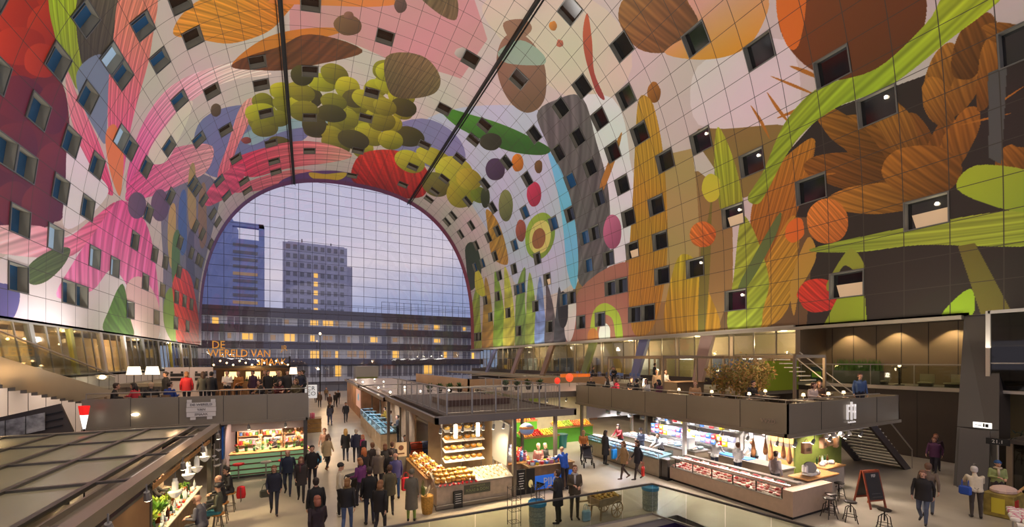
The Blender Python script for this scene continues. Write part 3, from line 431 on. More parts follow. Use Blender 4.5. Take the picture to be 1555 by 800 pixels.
WINDOWS = [(1,3,1),(1,7,0),(1,12,0),(1,13,0),(1,16,0),(1,18,0),(1,22,0),(1,27,0),(1,36,0),(1,37,0),(3,1,1),(3,9,0),(3,11,0),(3,14,0),(3,15,0),(3,19,0),(3,20,0),(3,24,0),(3,29,0),(3,33,0),(5,4,0),(5,7,1),(5,11,0),(5,13,1),(5,15,0),(5,17,0),(5,22,1),(5,26,0),(5,27,0),(5,31,0),(5,34,0),(7,-1,0),(7,2,0),(7,6,0),(7,11,0),(7,13,0),(7,16,0),(7,17,0),(7,23,0),(7,27,0),(7,30,0),(9,3,0),(9,8,0),(9,10,0),(9,13,0),(9,15,0),(9,18,0),(9,20,0),(9,26,0),(9,30,0),(9,33,0),(9,35,0),(11,5,0),(11,11,0),(11,13,0),(11,15,0),(11,17,0),(11,23,0),(11,28,0),(11,30,0),(11,33,0),(13,7,0),(13,11,0),(13,13,0),(13,15,0),(13,17,0),(13,21,0),(13,27,0),(13,32,0),(13,35,0),(15,10,0),(15,13,0),(15,15,0),(15,18,0),(15,22,0),(15,26,0),(15,30,0),(15,34,0),(15,36,0),(18,11,0),(18,16,0),(18,21,0),(18,23,0),(18,26,0),(18,30,0),(18,33,0),(18,35,0),(21,17,0),(21,22,0),(21,27,0),(21,31,0),(21,35,0),(26,18,0),(26,23,0),(26,26,0),(26,31,0),(26,36,0),(30,17,0),(30,22,0),(30,27,0),(30,32,0),(33,21,0),(33,23,0),(33,26,0),(33,30,0),(33,33,0),(33,35,0),(36,16,0),(36,18,0),(36,22,0),(36,26,0),(36,30,0),(36,34,0),(36,36,0),(38,16,0),(38,18,0),(38,21,0),(38,25,0),(38,31,0),(38,34,0),(40,14,0),(40,16,2),(40,17,0),(40,23,0),(40,28,0),(40,29,0),(40,31,0),(40,34,0),(40,36,0),(42,11,0),(42,14,0),(42,16,0),(42,19,2),(42,20,0),(42,22,0),(42,26,0),(42,32,0),(42,34,0),(42,37,0),(44,12,0),(44,14,0),(44,16,0),(44,18,0),(44,24,0),(44,30,0),(44,33,0),(44,35,0),(44,36,0),(46,13,0),(46,14,0),(46,16,0),(46,18,0),(46,23,0),(46,26,0),(46,28,0),(46,31,0),(46,36,0),(48,14,0),(48,16,2),(48,19,2),(48,21,2),(48,25,0),(48,28,1),(48,31,0),(48,33,0),(48,35,0),(50,14,0),(50,17,0),(50,18,0),(50,23,0),(50,27,1),(50,31,0),(50,34,0)]
# ---------------------------------------------------------------- camera (shift lens: verticals stay upright)
FOC = 620.0
YAW = math.atan(310/620.)
cd = bpy.data.cameras.new('camera'); cam = bpy.data.objects.new('camera', cd); COL.objects.link(cam)
cam.location = (0, 0, 5.3); cam.rotation_euler = (PI/2, 0, -YAW)
cd.sensor_width = 36; cd.lens = FOC/1555*36; cd.shift_y = 148/1555.; cd.clip_start = .1; cd.clip_end = 900
SC.camera = cam
SC.view_settings.view_transform = 'Standard'; SC.view_settings.look = 'None'; SC.view_settings.gamma = 1; SC.view_settings.use_curve_mapping = False
SC.view_settings.exposure = .45
try:
    SC.cycles.max_bounces = 6; SC.cycles.diffuse_bounces = 3; SC.cycles.glossy_bounces = 3; SC.cycles.transparent_max_bounces = 12; SC.cycles.transmission_bounces = 3
    SC.cycles.sample_clamp_indirect = 4; SC.cycles.caustics_reflective = False; SC.cycles.caustics_refractive = False
    SC.cycles.use_denoising = True; SC.cycles.use_light_tree = True
except Exception: pass

# ---------------------------------------------------------------- dusk sky
w = bpy.data.worlds.new('dusk_sky'); SC.world = w; w.use_nodes = True
nt = w.node_tree; bg = nt.nodes['Background']
tc = nt.nodes.new('ShaderNodeTexCoord'); sp = nt.nodes.new('ShaderNodeSeparateXYZ'); rp = nt.nodes.new('ShaderNodeValToRGB')
nt.links.new(tc.outputs['Generated'], sp.inputs[0])
no = nt.nodes.new('ShaderNodeTexNoise'); no.inputs['Scale'].default_value = 2.2; no.inputs['Detail'].default_value = 5
mp = nt.nodes.new('ShaderNodeMapping'); mp.inputs['Scale'].default_value = (1, 1, 3.2)
nt.links.new(tc.outputs['Generated'], mp.inputs[0]); nt.links.new(mp.outputs[0], no.inputs['Vector'])
a1 = nt.nodes.new('ShaderNodeMath'); a1.operation = 'MULTIPLY_ADD'; a1.inputs[1].default_value = .34; a1.inputs[2].default_value = -.17
nt.links.new(no.outputs['Fac'], a1.inputs[0])
a3 = nt.nodes.new('ShaderNodeMath'); a3.operation = 'MULTIPLY_ADD'; a3.inputs[1].default_value = -.28   # the glow of the sunset lies to the left
nt.links.new(sp.outputs['X'], a3.inputs[0]); nt.links.new(sp.outputs['Z'], a3.inputs[2])
a2 = nt.nodes.new('ShaderNodeMath'); a2.operation = 'ADD'
nt.links.new(a1.outputs[0], a2.inputs[0]); nt.links.new(a3.outputs[0], a2.inputs[1]); nt.links.new(a2.outputs[0], rp.inputs['Fac'])
el = rp.color_ramp.elements
el[0].position = 0.0; el[0].color = lin((128, 138, 176)); el[1].position = .46; el[1].color = lin((178, 172, 190))
for p_, c_ in ((.1, (158, 160, 186)), (.2, (208, 194, 200)), (.3, (190, 182, 198))):
    e_ = el.new(p_); e_.color = lin(c_)
nt.links.new(rp.outputs[0], bg.inputs['Color']); bg.inputs['Strength'].default_value = 1.1

# ---------------------------------------------------------------- the vault: outline of its cross-section by arc length
CX, VA, VB, ZC, VP_, ZB = 7.5, 22.3, 27.1, 9.5, 2.5, 7.6
_pts = [(CX+VA, ZB), (CX+VA, ZC)]
for k in range(1, 400):
    t = PI*k/400; c, s = math.cos(t), math.sin(t)
    _pts.append((CX+VA*math.copysign(abs(c)**(2/VP_), c), ZC+VB*abs(s)**(2/VP_)))
_pts += [(CX-VA, ZC), (CX-VA, ZB)]
_ss = [0.]
for a, b in zip(_pts, _pts[1:]): _ss.append(_ss[-1]+math.dist(a, b))
VL = _ss[-1]; NI = 52; DS = VL/NI; DY = 1.83; Y0 = 6.95
def vault(s):
    s = max(0, min(VL, s)); lo, hi = 0, len(_ss)-1
    while hi-lo > 1:
        m_ = (lo+hi)//2
        if _ss[m_] <= s: lo = m_
        else: hi = m_
    u = (s-_ss[lo])/(_ss[hi]-_ss[lo]); a, b = _pts[lo], _pts[hi]
    return (a[0]+(b[0]-a[0])*u, a[1]+(b[1]-a[1])*u)
def vnorm(s):
    a, b = vault(s-.3), vault(s+.3)
    d = Vector((b[0]-a[0], 0, b[1]-a[1])).normalized()
    return Vector((-d.z, 0, d.x))        # towards the hall
J0, J1 = -15, 39
YA, YB = Y0+DY*J0, Y0+DY*J1              # near and far end of the hall

# the printed mural: plain fruit, petal and leaf shapes drawn into a picture on the (arc length, along-hall) plane
IH, IW = 3072, 3072
canvas = np.empty((IH, IW, 3), np.float32)
canvas[:] = (206, 192, 184)
def _smooth(p, n=5):
    N = len(p); out = []
    for i in range(N):
        a, b, c, d = p[i-1], p[i], p[(i+1) % N], p[(i+2) % N]
        for k in range(n):
            t = k/n
            out.append(.5*(2*b+(c-a)*t+(2*a-5*b+4*c-d)*t*t+(3*b-a-3*c+d)*t**3))
    return np.array(out)
def _paint(sm, c1, c2, st, ab, d):
    p = np.array(d, np.float64).reshape(-1, 2)
    if sm: p = _smooth(p)
    px = p[:, 0]/VL*IW; py = (p[:, 1]-YA)/(YB-YA)*IH
    x0, x1 = int(max(0, px.min()-1)), int(min(IW, px.max()+2)); y0, y1 = int(max(0, py.min()-1)), int(min(IH, py.max()+2))
    if x1 <= x0 or y1 <= y0: return
    gx, gy = np.meshgrid(np.arange(x0, x1)+.5, np.arange(y0, y1)+.5)
    ins = np.zeros(gx.shape, bool)
    n = len(px)
    for i in range(n):
        j = i-1
        if py[i] == py[j]: continue
        cnd = (py[i] > gy) != (py[j] > gy)
        ins ^= cnd & (gx < (px[j]-px[i])*(gy-py[i])/(py[j]-py[i])+px[i])
    if not ins.any(): return
    S_ = gx/IW*VL; Y_ = gy/IH*(YB-YA)+YA
    if ab:
        A = np.array(ab[:2]); B = np.array(ab[2:])
    else:
        A = p[p[:, 1].argmax()]; B = p[p[:, 1].argmin()]
    D = B-A; L2 = max(1e-6, D@D)
    t = ((S_-A[0])*D[0]+(Y_-A[1])*D[1])/L2
    tt = np.clip(t, 0, 1)
    colr = np.array(c1)[None, None]*(1-tt[..., None])+np.array(c2)[None, None]*tt[..., None]
    if st:                                # veins printed along a petal, leaf or ear
        q = ((S_-A[0])*D[1]-(Y_-A[1])*D[0])/math.sqrt(L2)
        wv = q[ins]; w_ = (q-wv.min())/max(1e-6, wv.max()-wv.min())
        ph = w_*st*2*PI*1.3+1.2*np.sin(t*3+w_*5)
        colr = colr*(1+.07*np.sin(ph)+.08*np.sin(ph*1.73+t*2.2)+.06*np.sin(ph*3.1-t*3))[..., None]
    canvas[y0:y1, x0:x1][ins] = colr[ins]
for row in MURAL: _paint(*row)
# a printed paper grain so that the plain fields are not dead flat
yy, xx = np.mgrid[0:IH, 0:IW].astype(np.float32)
g = np.sin(xx*.011+np.sin(yy*.006)*2)*np.sin(yy*.008+np.sin(xx*.007)*2)
for k in range(3): canvas[..., k] *= 1+(.045, .03, .04)[k]*g*(1, -.6, .8)[k]
im = bpy.data.images.new('mural_print', IW, IH, alpha=False)
buf = np.ones((IH, IW, 4), np.float32); buf[..., :3] = np.clip(canvas, 0, 255)/255
im.pixels.foreach_set(buf.ravel()); im.update(); im.pack()
del buf, canvas, xx, yy, g

mm = bpy.data.materials.new('printed_aluminium_panels'); mm.use_nodes = True
nt = mm.node_tree; b = nt.nodes['Principled BSDF']; b.inputs['Roughness'].default_value = .42; b.inputs['Specular IOR Level'].default_value = .35
uv = nt.nodes.new('ShaderNodeUVMap'); it = nt.nodes.new('ShaderNodeTexImage'); it.image = im; it.extension = 'EXTEND'
nt.links.new(uv.outputs[0], it.inputs[0])
sx = nt.nodes.new('ShaderNodeSeparateXYZ'); nt.links.new(uv.outputs[0], sx.inputs[0])
def mth(op, a, bb=None, cc=None):
    n = nt.nodes.new('ShaderNodeMath'); n.operation = op
    for i, q in enumerate((a, bb, cc)):
        if q is None: continue
        if isinstance(q, (int, float)): n.inputs[i].default_value = q
        else: nt.links.new(q, n.inputs[i])
    return n.outputs[0]
def joint(src, n, hw):
    f = mth('FRACT', mth('MULTIPLY_ADD', src, float(n), .5)); return mth('LESS_THAN', mth('ABSOLUTE', mth('SUBTRACT', f, .5)), hw)
ln = mth('MAXIMUM', joint(sx.outputs['X'], NI, .0125), joint(sx.outputs['Y'], J1-J0, .0115))
mx = nt.nodes.new('ShaderNodeMix'); mx.data_type = 'RGBA'
nt.links.new(mth('MULTIPLY', ln, .92), mx.inputs[0]); nt.links.new(it.outputs[0], mx.inputs[6]); mx.inputs[7].default_value = lin((66, 58, 50))
nt.links.new(mx.outputs[2], b.inputs['Base Color'])

SLOTS = (20, 32)
wset = {(i, j) for i, j, k in WINDOWS}
SUB = 3
vs = []; fs = []; uvs = []; idx = {}
def vv(a, j):
    key = (a, j)
    if key not in idx:
        x, z = vault(a*DS/SUB); idx[key] = len(vs); vs.append((x, Y0+DY*j, z))
    return idx[key]
for i in range(NI):
    for j in range(J0, J1):
        if (i, j) in wset: continue
        for q in range(SUB):
            a = i*SUB+q
            fs.append((vv(a, j), vv(a, j+1), vv(a+1, j+1), vv(a+1, j)))
            for aa, jj in ((a, j), (a, j+1), (a+1, j+1), (a+1, j)):
                uvs += [aa/SUB/NI, (jj-J0)/(J1-J0)]
me = bpy.data.meshes.new('ceiling'); me.from_pydata(vs, [], fs); me.materials.append(mm)
ul = me.uv_layers.new(name='UVMap'); ul.data.foreach_set('uv', uvs); me.polygons.foreach_set('use_smooth', [True]*len(fs)); me.update()
ceil_ = bpy.data.objects.new('ceiling', me); COL.objects.link(ceil_)
tag(ceil_, 'great arched vault of panels printed with bright fruit, petals and leaves', 'ceiling', kind='structure')

# two dark light slots along the crown of the vault
M_black = mat('black_steel', (14, 13, 12), .5)
for n_, sl in enumerate(SLOTS):
    m_ = MB(); x, z = vault(sl*DS); nn = vnorm(sl*DS)
    for dx in (-.24, .24):
        m_.beam((x+dx, YA, z-.12), (x+dx, YB, z-.12), .05, .34)
    m_.beam((x, YA, z-.02), (x, YB, z-.02), .52, .06)
    o = m_.build('trim_%d' % (n_+1), M_black)
    tag(o, ('black slot running along the vault crown, the one that starts further right', 'black slot running along the vault crown, the one that starts further left')[n_], 'ceiling slot', kind='structure')

# apartment windows let into the vault
M_rev = mat('window_reveal', (150, 146, 130), .45)
M_rim = mat('window_rim', (112, 112, 106), .35, .6)
M_pd = mat('pane_dark', (30, 30, 30), .08, 0, spec=.8)
M_pbl = mat('pane_blue_reflect', (36, 84, 128), .08, 0, spec=.8)  # reflection in the glass put in as a blue base colour
M_pbr = mat('pane_brown', (52, 36, 26), .12)
M_plit = mat('pane_lit_warm', (170, 150, 124), .3, emit=.3, emcol=(240, 196, 150))
M_ppale = mat('pane_pale_reflect', (130, 160, 190), .2, emit=.28, emcol=(180, 200, 220))  # pale blue reflection painted in by colour and emission
M_winlamp = mat('window_lamp', (255, 240, 210), .4, emit=9, emcol=(255, 236, 200))
wn = 1
WHERE = {}
for (i, j, k) in WINDOWS:
    wn += 1
    P_ = []
    for ii, jj in ((i, j), (i, j+1), (i+1, j+1), (i+1, j)):
        x, z = vault(ii*DS); P_.append(Vector((x, Y0+DY*jj, z)))
    n = vnorm((i+.5)*DS); cen = sum(P_, Vector())/4
    fr = MB()
    dep = n*-.42
    inn = [cen+(p-cen)*.93 for p in P_]
    for a in range(4):
        bb = (a+1) % 4
        fr.add([inn[a], inn[bb], inn[bb]+dep, inn[a]+dep], [(0, 1, 2, 3)], 0)                       # reveal
        fr.add([P_[a]+n*.05, P_[bb]+n*.05, inn[bb]+n*.05, inn[a]+n*.05], [(0, 1, 2, 3)], 1)          # rim face
        fr.add([P_[a]-n*.1, P_[bb]-n*.1, P_[bb]+n*.05, P_[a]+n*.05], [(0, 1, 2, 3)], 1)
        fr.add([inn[a], inn[bb], inn[bb]+n*.05, inn[a]+n*.05], [(0, 1, 2, 3)], 1)
    o = fr.build('window_%d' % wn, [M_rev, M_rim])
    side = 'right wall' if i < 14 else 'right haunch' if i < 20 else 'crown' if i < 32 else 'left haunch' if i < 38 else 'left wall'
    ytxt = 'near the viewer' if j < 14 else 'mid way along' if j < 24 else 'near the glass end'
    state = ' with a warm lit room' if k == 1 else ' with a pale bright pane' if k == 2 else ''
    tag(o, 'square window%s in the mural on the %s, row %d up, bay %d along' % (state, side, (i if i < 26 else 52-i), j+16), 'window', 'square windows in the mural', 'structure')
    pn = MB(); ip = [p+dep for p in inn]
    pn.slab(ip, n*-.05)
    mid = (ip[0]+ip[1])/2, (ip[2]+ip[3])/2
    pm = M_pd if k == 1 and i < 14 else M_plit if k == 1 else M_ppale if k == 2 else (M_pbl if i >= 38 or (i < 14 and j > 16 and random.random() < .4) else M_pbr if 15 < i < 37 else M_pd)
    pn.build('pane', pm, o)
    if k == 1 and i < 14:                 # a lamp-lit back room seen through the lower part of the pane
        lr = MB(); a_, b_ = ip[0].lerp(ip[1], .06), ip[0].lerp(ip[1], .8); lr.slab([a_, b_, b_.lerp(ip[2], .55), a_.lerp(ip[3], .55)], n*.02); lr.build('lit_room', M_plit, o)
    if (i, j) in ((7, 6), (3, 9), (3, 1), (5, 7), (9, 8), (1, 7), (7, 2)):
        lb = MB(); cp = (ip[0]*.25+ip[3]*.45+ip[2]*.3)+n*.1; lb.sph(cp, .09, 8); lb.build('ceiling_lamp', M_winlamp, o, True)
    if i < 38: continue
    ms = MB(); ms.beam(mid[0]+n*.03, mid[1]+n*.03, .06, .06); ms.build('sash_bar', M_rim, o)

# ---------------------------------------------------------------- floor with the open well
M_floor = mat('polished_concrete', (176, 166, 148), .32, var=.16, scale=.55, bump=.02)
HX0, HX1, HY0, HY1 = 4.6, 11.4, 3.2, 10.05
fm = MB()
FX0, FX1, FY0, FY1 = -19, 34, YA, YB+.2
def fq(x0, x1, y0, y1): fm.b2(x0, x1, y0, y1, -.25, 0)
fq(FX0, HX0, FY0, FY1); fq(HX1, FX1, FY0, FY1); fq(HX0, HX1, FY0, HY0); fq(HX0, HX1, HY1, FY1)
tag(fm.build('floor', M_floor), 'pale polished concrete floor of the market hall', 'floor', kind='structure')
M_purple = mat('purple_lining', (66, 52, 92), .55)
wl = MB()
wl.b2(HX0-.1, HX1+.1, HY1, HY1+.1, -4, -.26); wl.b2(HX1, HX1+.1, HY0, HY1, -4, -.26); wl.b2(HX0-.1, HX0, HY0, HY1, -4, -.26); wl.b2(HX0, HX1, HY0-.1, HY0, -4, -.26)
wl.b2(HX0-.1, HX1+.1, HY0-.1, HY1+.1, -4.1, -4)
tag(wl.build('wall_well', M_purple), 'purple lining inside the stair well in the floor', 'wall', kind='structure')

# ---------------------------------------------------------------- glass end wall: cable net and panes
fac = MB()
prof = [vault(VL*k/120) for k in range(121)]
out = [(29.8, YB, 0)]+[(x, YB, z) for x, z in prof]+[(-14.8, YB, 0)]
fac.slab(out, (0, .03, 0))
gw = fac.build('window_1', glass('end_glass', (238, 240, 244), .05))
tag(gw, 'huge arched glass end wall hung on a cable net', 'window', kind='structure')
M_cable = mat('cable_steel', (70, 70, 80), .4, .6)
cn = MB()
def zx(x):
    best = 0
    for (xa, za), (xb, zb) in zip(prof, prof[1:]):
        if min(xa, xb) <= x <= max(xa, xb) and xa != xb: best = max(best, za+(zb-za)*(x-xa)/(xb-xa))
    return best
x = -14.0
while x < 29.7:
    cn.tube((x, YB-.08, 0), (x, YB-.08, zx(x)), .034, n=5); x += 2.1
z = 1.2
while z < 36.3:
    xs = [xa+(xb-xa)*(z-za)/(zb-za) for (xa, za), (xb, zb) in zip(prof, prof[1:]) if (za-z)*(zb-z) <= 0 and za != zb]
    xs = xs or [29.8, -14.8]
    if z < ZB: xs = [29.8, -14.8]
    cn.tube((min(xs), YB-.08, z), (max(xs), YB-.08, z), .034, n=5); z += 1.75
cn.build('cable_net', M_cable, gw)

# ---------------------------------------------------------------- the town outside
M_asph = mat('asphalt', (50, 50, 56), .8)
g_ = MB(); g_.b2(-160, 160, YB+.3, 330, -.4, -.05)
tag(g_.build('ground', M_asph), 'dark street ground outside the glass end', 'ground', kind='structure')
M_bband = mat('building_band', (72, 60, 62), .8, var=.1)
M_bgrey = mat('building_grey', (206, 208, 212), .7)
M_wdk = mat('far_window_dark', (124, 122, 128), .3)
M_wlit = mat('far_window_lit', (230, 180, 90), .4, emit=.8, emcol=(255, 190, 80))
M_wlit2 = mat('far_window_dim', (170, 140, 110), .4, emit=.16, emcol=(230, 180, 110))
M_tow = mat('tower_stone', (196, 192, 206), .8, var=.12, scale=.3)
M_tow2 = mat('tower_glass_grey', (150, 162, 206), .6, var=.12, scale=.2)
bl = thing('apartment_building', 'long low block with dark bands and lit windows across the street', 'building', (10, 115, 0))
bo = MB(); bo.b2(-36, 37, .4, 12, 0, 18.0); bo.build('body', M_bgrey, bl)
for z0, z1 in ((15.9, 18.2), (12.2, 13.9), (8.3, 10.0), (4.3, 5.9)):
    q = MB(); q.b2(-36.4, 37.4, -.7, .6, z0, z1); q.build('parapet', M_bband, bl)
for fl, (z0, z1) in enumerate(((13.95, 15.7), (10.1, 12.0), (6.0, 8.1), (1.2, 4.1))):
    for k in range(25):
        x0 = -35.6+k*2.9
        lit = random.random() < (.4, .42, .55, .3)[fl]*(1.25 if k > 8 else .7)
        q = MB(); q.b2(x0, x0+rnd(.7, 2.5) if lit else x0+2.5, .3, .42, z0+(rnd(0, .6) if lit else 0), z1-(rnd(0, .4) if lit else 0))
        q.build('window', (M_wlit if random.random() < .5 else M_wlit2) if lit else M_wdk, bl)
for z0, z1 in ((13.95, 15.7), (10.1, 12.0), (6.0, 8.1), (1.2, 4.1)):
    q = MB(); [q.b2(-35.7+k*1.45, -35.55+k*1.45, .1, .44, z0, z1) for k in range(50)]; q.build('mullion', M_bgrey, bl)
for x in (-24, -6, 12, 30): point('street_fill', (x, 99, 9), 1500, (255, 226, 196), .4)  # bodiless lights added out of view to brighten the block
rl = MB()
for k in range(22): rl.tube((-6+k*2., .5, 18), (-6+k*2., .5, 21.4 if k > 6 else 19.6), .05, n=5)
rl.tube((-6, .5, 19.5), (36, .5, 19.5), .05, n=5); rl.tube((8, .5, 21.4), (36, .5, 21.4), .05, n=5); rl.tube((8, .5, 20.4), (36, .5, 20.4), .04, n=5)
rl.build('roof_railing', M_cable, bl)
t2 = thing('tower_block', 'grey slab tower standing in the middle of the view outside', 'building', (4.4, 220, 0))
q = MB(); q.b2(-15, 13.2, 0, 20, 0, 61.6); q.b2(13.2, 15.8, 2, 20, 0, 53); q.b2(-13, 12, 2, 18, 61.6, 62.6); q.build('body', M_tow, t2)
for r in range(11):
    for c in range(9):
        zc_ = 14+r*4.25+2; xx_ = -13.6+c*2.95
        q = MB(); q.b2(xx_, xx_+1.7, -.2, .1, zc_, zc_+2.2)
        q.build('window', M_wlit if (c == 4 and r < 8) or random.random() < .02 else M_wdk, t2)
q = MB(); q.tube((-7, 5, 62), (-7, 5, 65), .25, n=5); q.tube((6, 5, 62), (6, 5, 64.4), .3, n=5); q.build('mast', M_bband, t2)
t1 = thing('office_tower', 'bluish stepped tower with an open frame on top at the left outside', 'building', (-24, 190, 0))
q = MB(); q.b2(-12, -2.2, 0, 16, 0, 60.5); q.b2(-2.2, 6.6, 0, 16, 0, 53); q.b2(6.6, 8.2, 0, 4, 0, 59.6); q.b2(-2.2, 8.2, 0, 2.4, 57.9, 59.6); q.b2(-22, -12, 2, 16, 0, 42); q.build('body', M_tow2, t1)
for r in range(16):
    q = MB(); z0 = 8+r*2.8; q.b2(-2, 6.2, -.15, .1, z0, z0+1.2); q.build('window_band', M_wdk if r not in (7, 11) else M_wlit2, t1)
for r in range(12):
    q = MB(); z0 = 8+r*2.6; q.b2(-20+rnd(0, 2), -13, 1.85, 2.1, z0, z0+.9); q.build('window_band', M_wlit if r in (8, 10, 11) else M_wdk, t1)
# ---------------------------------------------------------------- walls below the mural
M_dark = mat('dark_cladding', (70, 61, 54), .5, var=.06, scale=.8)
M_dark2 = mat('brown_cladding', (128, 110, 86), .55, var=.06, scale=.6)
M_olive = mat('olive_cladding', (104, 92, 60), .5, var=.1, scale=.5)
M_conc = mat('white_panel', (214, 204, 196), .5, var=.05, scale=.4)
M_steel = mat('brushed_steel', (168, 162, 152), .35, .6)
M_fascia = mat('bronze_grey_metal', (140, 130, 112), .3, .25, var=.06, scale=.7)
M_gl = glass('clear_glass', (238, 242, 234), .05)
M_seam = mat('seam_dark', (46, 42, 38), .6)
M_bulb = mat('warm_bulb', (255, 220, 160), .4, emit=14, emcol=(255, 205, 140))
M_bulbw = mat('white_bulb', (255, 245, 230), .4, emit=16, emcol=(255, 236, 205))
M_signlit = mat('lit_sign_white', (245, 245, 240), .4, emit=1.0, emcol=(255, 250, 240))
M_black2 = mat('soot_black', (24, 23, 22), .5)
M_wood = mat('oak_wood', (190, 140, 86), .5, var=.2, scale=7)
M_woodd = mat('weathered_wood', (140, 112, 82), .6, var=.25, scale=6)
M_rib = mat('roof_rib', (96, 92, 84), .4, .5)
RX = 30.0
def struct(name, label, m_, mats, cat='wall', **k):
    return tag(m_.build(name, mats, **k), label, cat, kind='structure')
def panels(m_, x, y0, y1, z0, z1, step, mi, t=.02):
    """dark seams between the cladding sheets on a wall facing -X or +X"""
    y = y0+step
    while y < y1-.2: m_.box(x, y, (z0+z1)/2, t, .03, z1-z0, mi); y += step
# right side: dark wall, balcony recess, leaning pier, overhanging box
q = MB(); q.b2(RX, RX+.4, 8.3, 78.5, -.02, 3.9); panels(q, RX-.005, 8.3, 20, 0, 3.9, 1.83, 1)
struct('wall_right', 'dark clad lower wall under the balcony on the right', q, [M_dark, M_seam])
q = MB(); q.b2(33.2, 33.5, 8.0, 16.3, 3.9, 7.7); panels(q, 33.19, 8.2, 16.2, 3.9, 7.7, 1.25, 1); q.b2(30.0, 33.2, 16.1, 16.4, 3.9, 7.7); q.b2(30.4, 33.2, 8.0, 8.3, 3.9, 7.7)
struct('wall_balcony', 'brown panelled back wall of the balcony recess on the right', q, [M_dark2, M_seam])
q = MB(); q.b2(29.7, 33.3, 8.3, 16.1, 3.7, 3.9); struct('floor_balcony', 'pale slab edge of the balcony on the right', q, M_steel, 'floor')
q = MB(); q.b2(29.8, 33.4, 8.1, 16.3, 7.6, 7.75); struct('ceiling_balcony', 'dark soffit over the balcony on the right', q, M_dark, 'ceiling')
q = MB(); q.b2(29.55, 30.0, 8.3, 30, 7.42, 7.62); q.b2(29.6, 30.0, 30, 78.2, 7.44, 7.6); struct('trim_3', 'grey metal lip under the mural along the right wall', q, M_fascia, 'trim')
bal = thing('balcony_railing', 'glass railing with a pale handrail along the balcony recess', 'railing', (29.85, 8.3, 3.9))
q = MB(); q.b2(-.02, .02, 0, 7.7, .02, 1.12); q.build('glass_panel', M_gl, bal)
q = MB(); q.tube((0, 0, 1.2), (0, 7.7, 1.2), .035); q.build('handrail', M_steel, bal)
for y in (.05, 1.9, 3.85, 5.8, 7.65): q = MB(); q.beam((0, y, 0), (0, y, 1.2), .04, .04); q.build('post', M_steel, bal)
for y in (9.6, 12.1, 14.6): spot('balcony_spot', (32.6, y, 7.5), (33.1, y, 4.0), 170, 95, (255, 226, 170), .05, .4)
# leaning pier
q = MB(); A = [(24.6, 7.15, -.02), (29.9, 8.3, 7.6), (29.9, 7.1, 7.6), (24.9, 5.95, -.02)]
q.slab(A, (1.4, .0, 0)); q.beam(Vector(A[0]).lerp(Vector(A[1]), .31), Vector(A[3]).lerp(Vector(A[2]), .31), .03, .02, 1)
struct('wall_pier', 'dark leaning pier of the arch beside the balcony on the right', q.fixed(), [mat('pier_dark', (62, 55, 48), .45, var=.06, scale=.8), M_seam])
q = MB(); q.b2(29.6, 30.2, -6, 7.0, -.02, 7.6); panels(q, 29.59, -6, 7, 0, 7.6, 1.83, 1); struct('wall_end', 'olive clad wall at the right edge behind the corner stall', q, [M_olive, M_seam])
bx = thing('window_bay', 'overhanging glazed bay with a pale frame at the right edge', 'window bay', (28.0, 0, 3.9), kind='structure')
q = MB(); q.b2(.1, 1.9, .1, 6.9, .1, 3.6); q.build('body', M_dark, bx)
q = MB(); q.beam((0, 7, -.06), (0, 7, 3.7), .14, .14); q.beam((0, 0, 0), (0, 7, 0), .14, .14); q.beam((0, 0, 3.64), (0, 7, 3.64), .14, .14); q.beam((0, 7, 0), (2, 7, 0), .14, .14); q.beam((0, 0, 1.3), (0, 7, 1.3), .05, .05); q.build('frame', M_steel, bx)
q = MB(); q.b2(.02, .06, 0, 6.95, .1, 3.6); q.build('pane', glass('bay_glass', (150, 148, 132), .04), bx)
dr = thing('door_1', 'dark flush door with a white sign above at the foot of the leaning pier', 'door', (24.45, 6.72, 0), kind='structure')
q = MB(); q.slab([(0, .28, 0), (1.62, .64, 2.3), (1.62, -.26, 2.3), (.08, -.6, 0)], (-.05, 0, .02)); q.fixed().build('leaf', mat('door_dark', (66, 60, 58), .45), dr)
q = MB(); q.box(.3, -.15, 1.02, .16, .05, .05); q.build('handle', M_steel, dr)
sg = MB(); sg.box(0, 0, 0, .04, .55, .24); ex = sg.build('exit_sign', M_signlit, None, False, (26.3, 6.75, 2.5)); tag(ex, 'white lit pictogram sign above the dark door', 'sign')
q = MB(); q.beam((-.03, .2, 0), (-.03, .02, 0), .1, .02); q.box(-.03, -.05, .0, .02, .05, .14); q.box(-.03, -.14, .0, .02, .09, .14); q.sph((-.03, -.05, .08), .02, 6); q.build('pictogram', M_black2, ex)

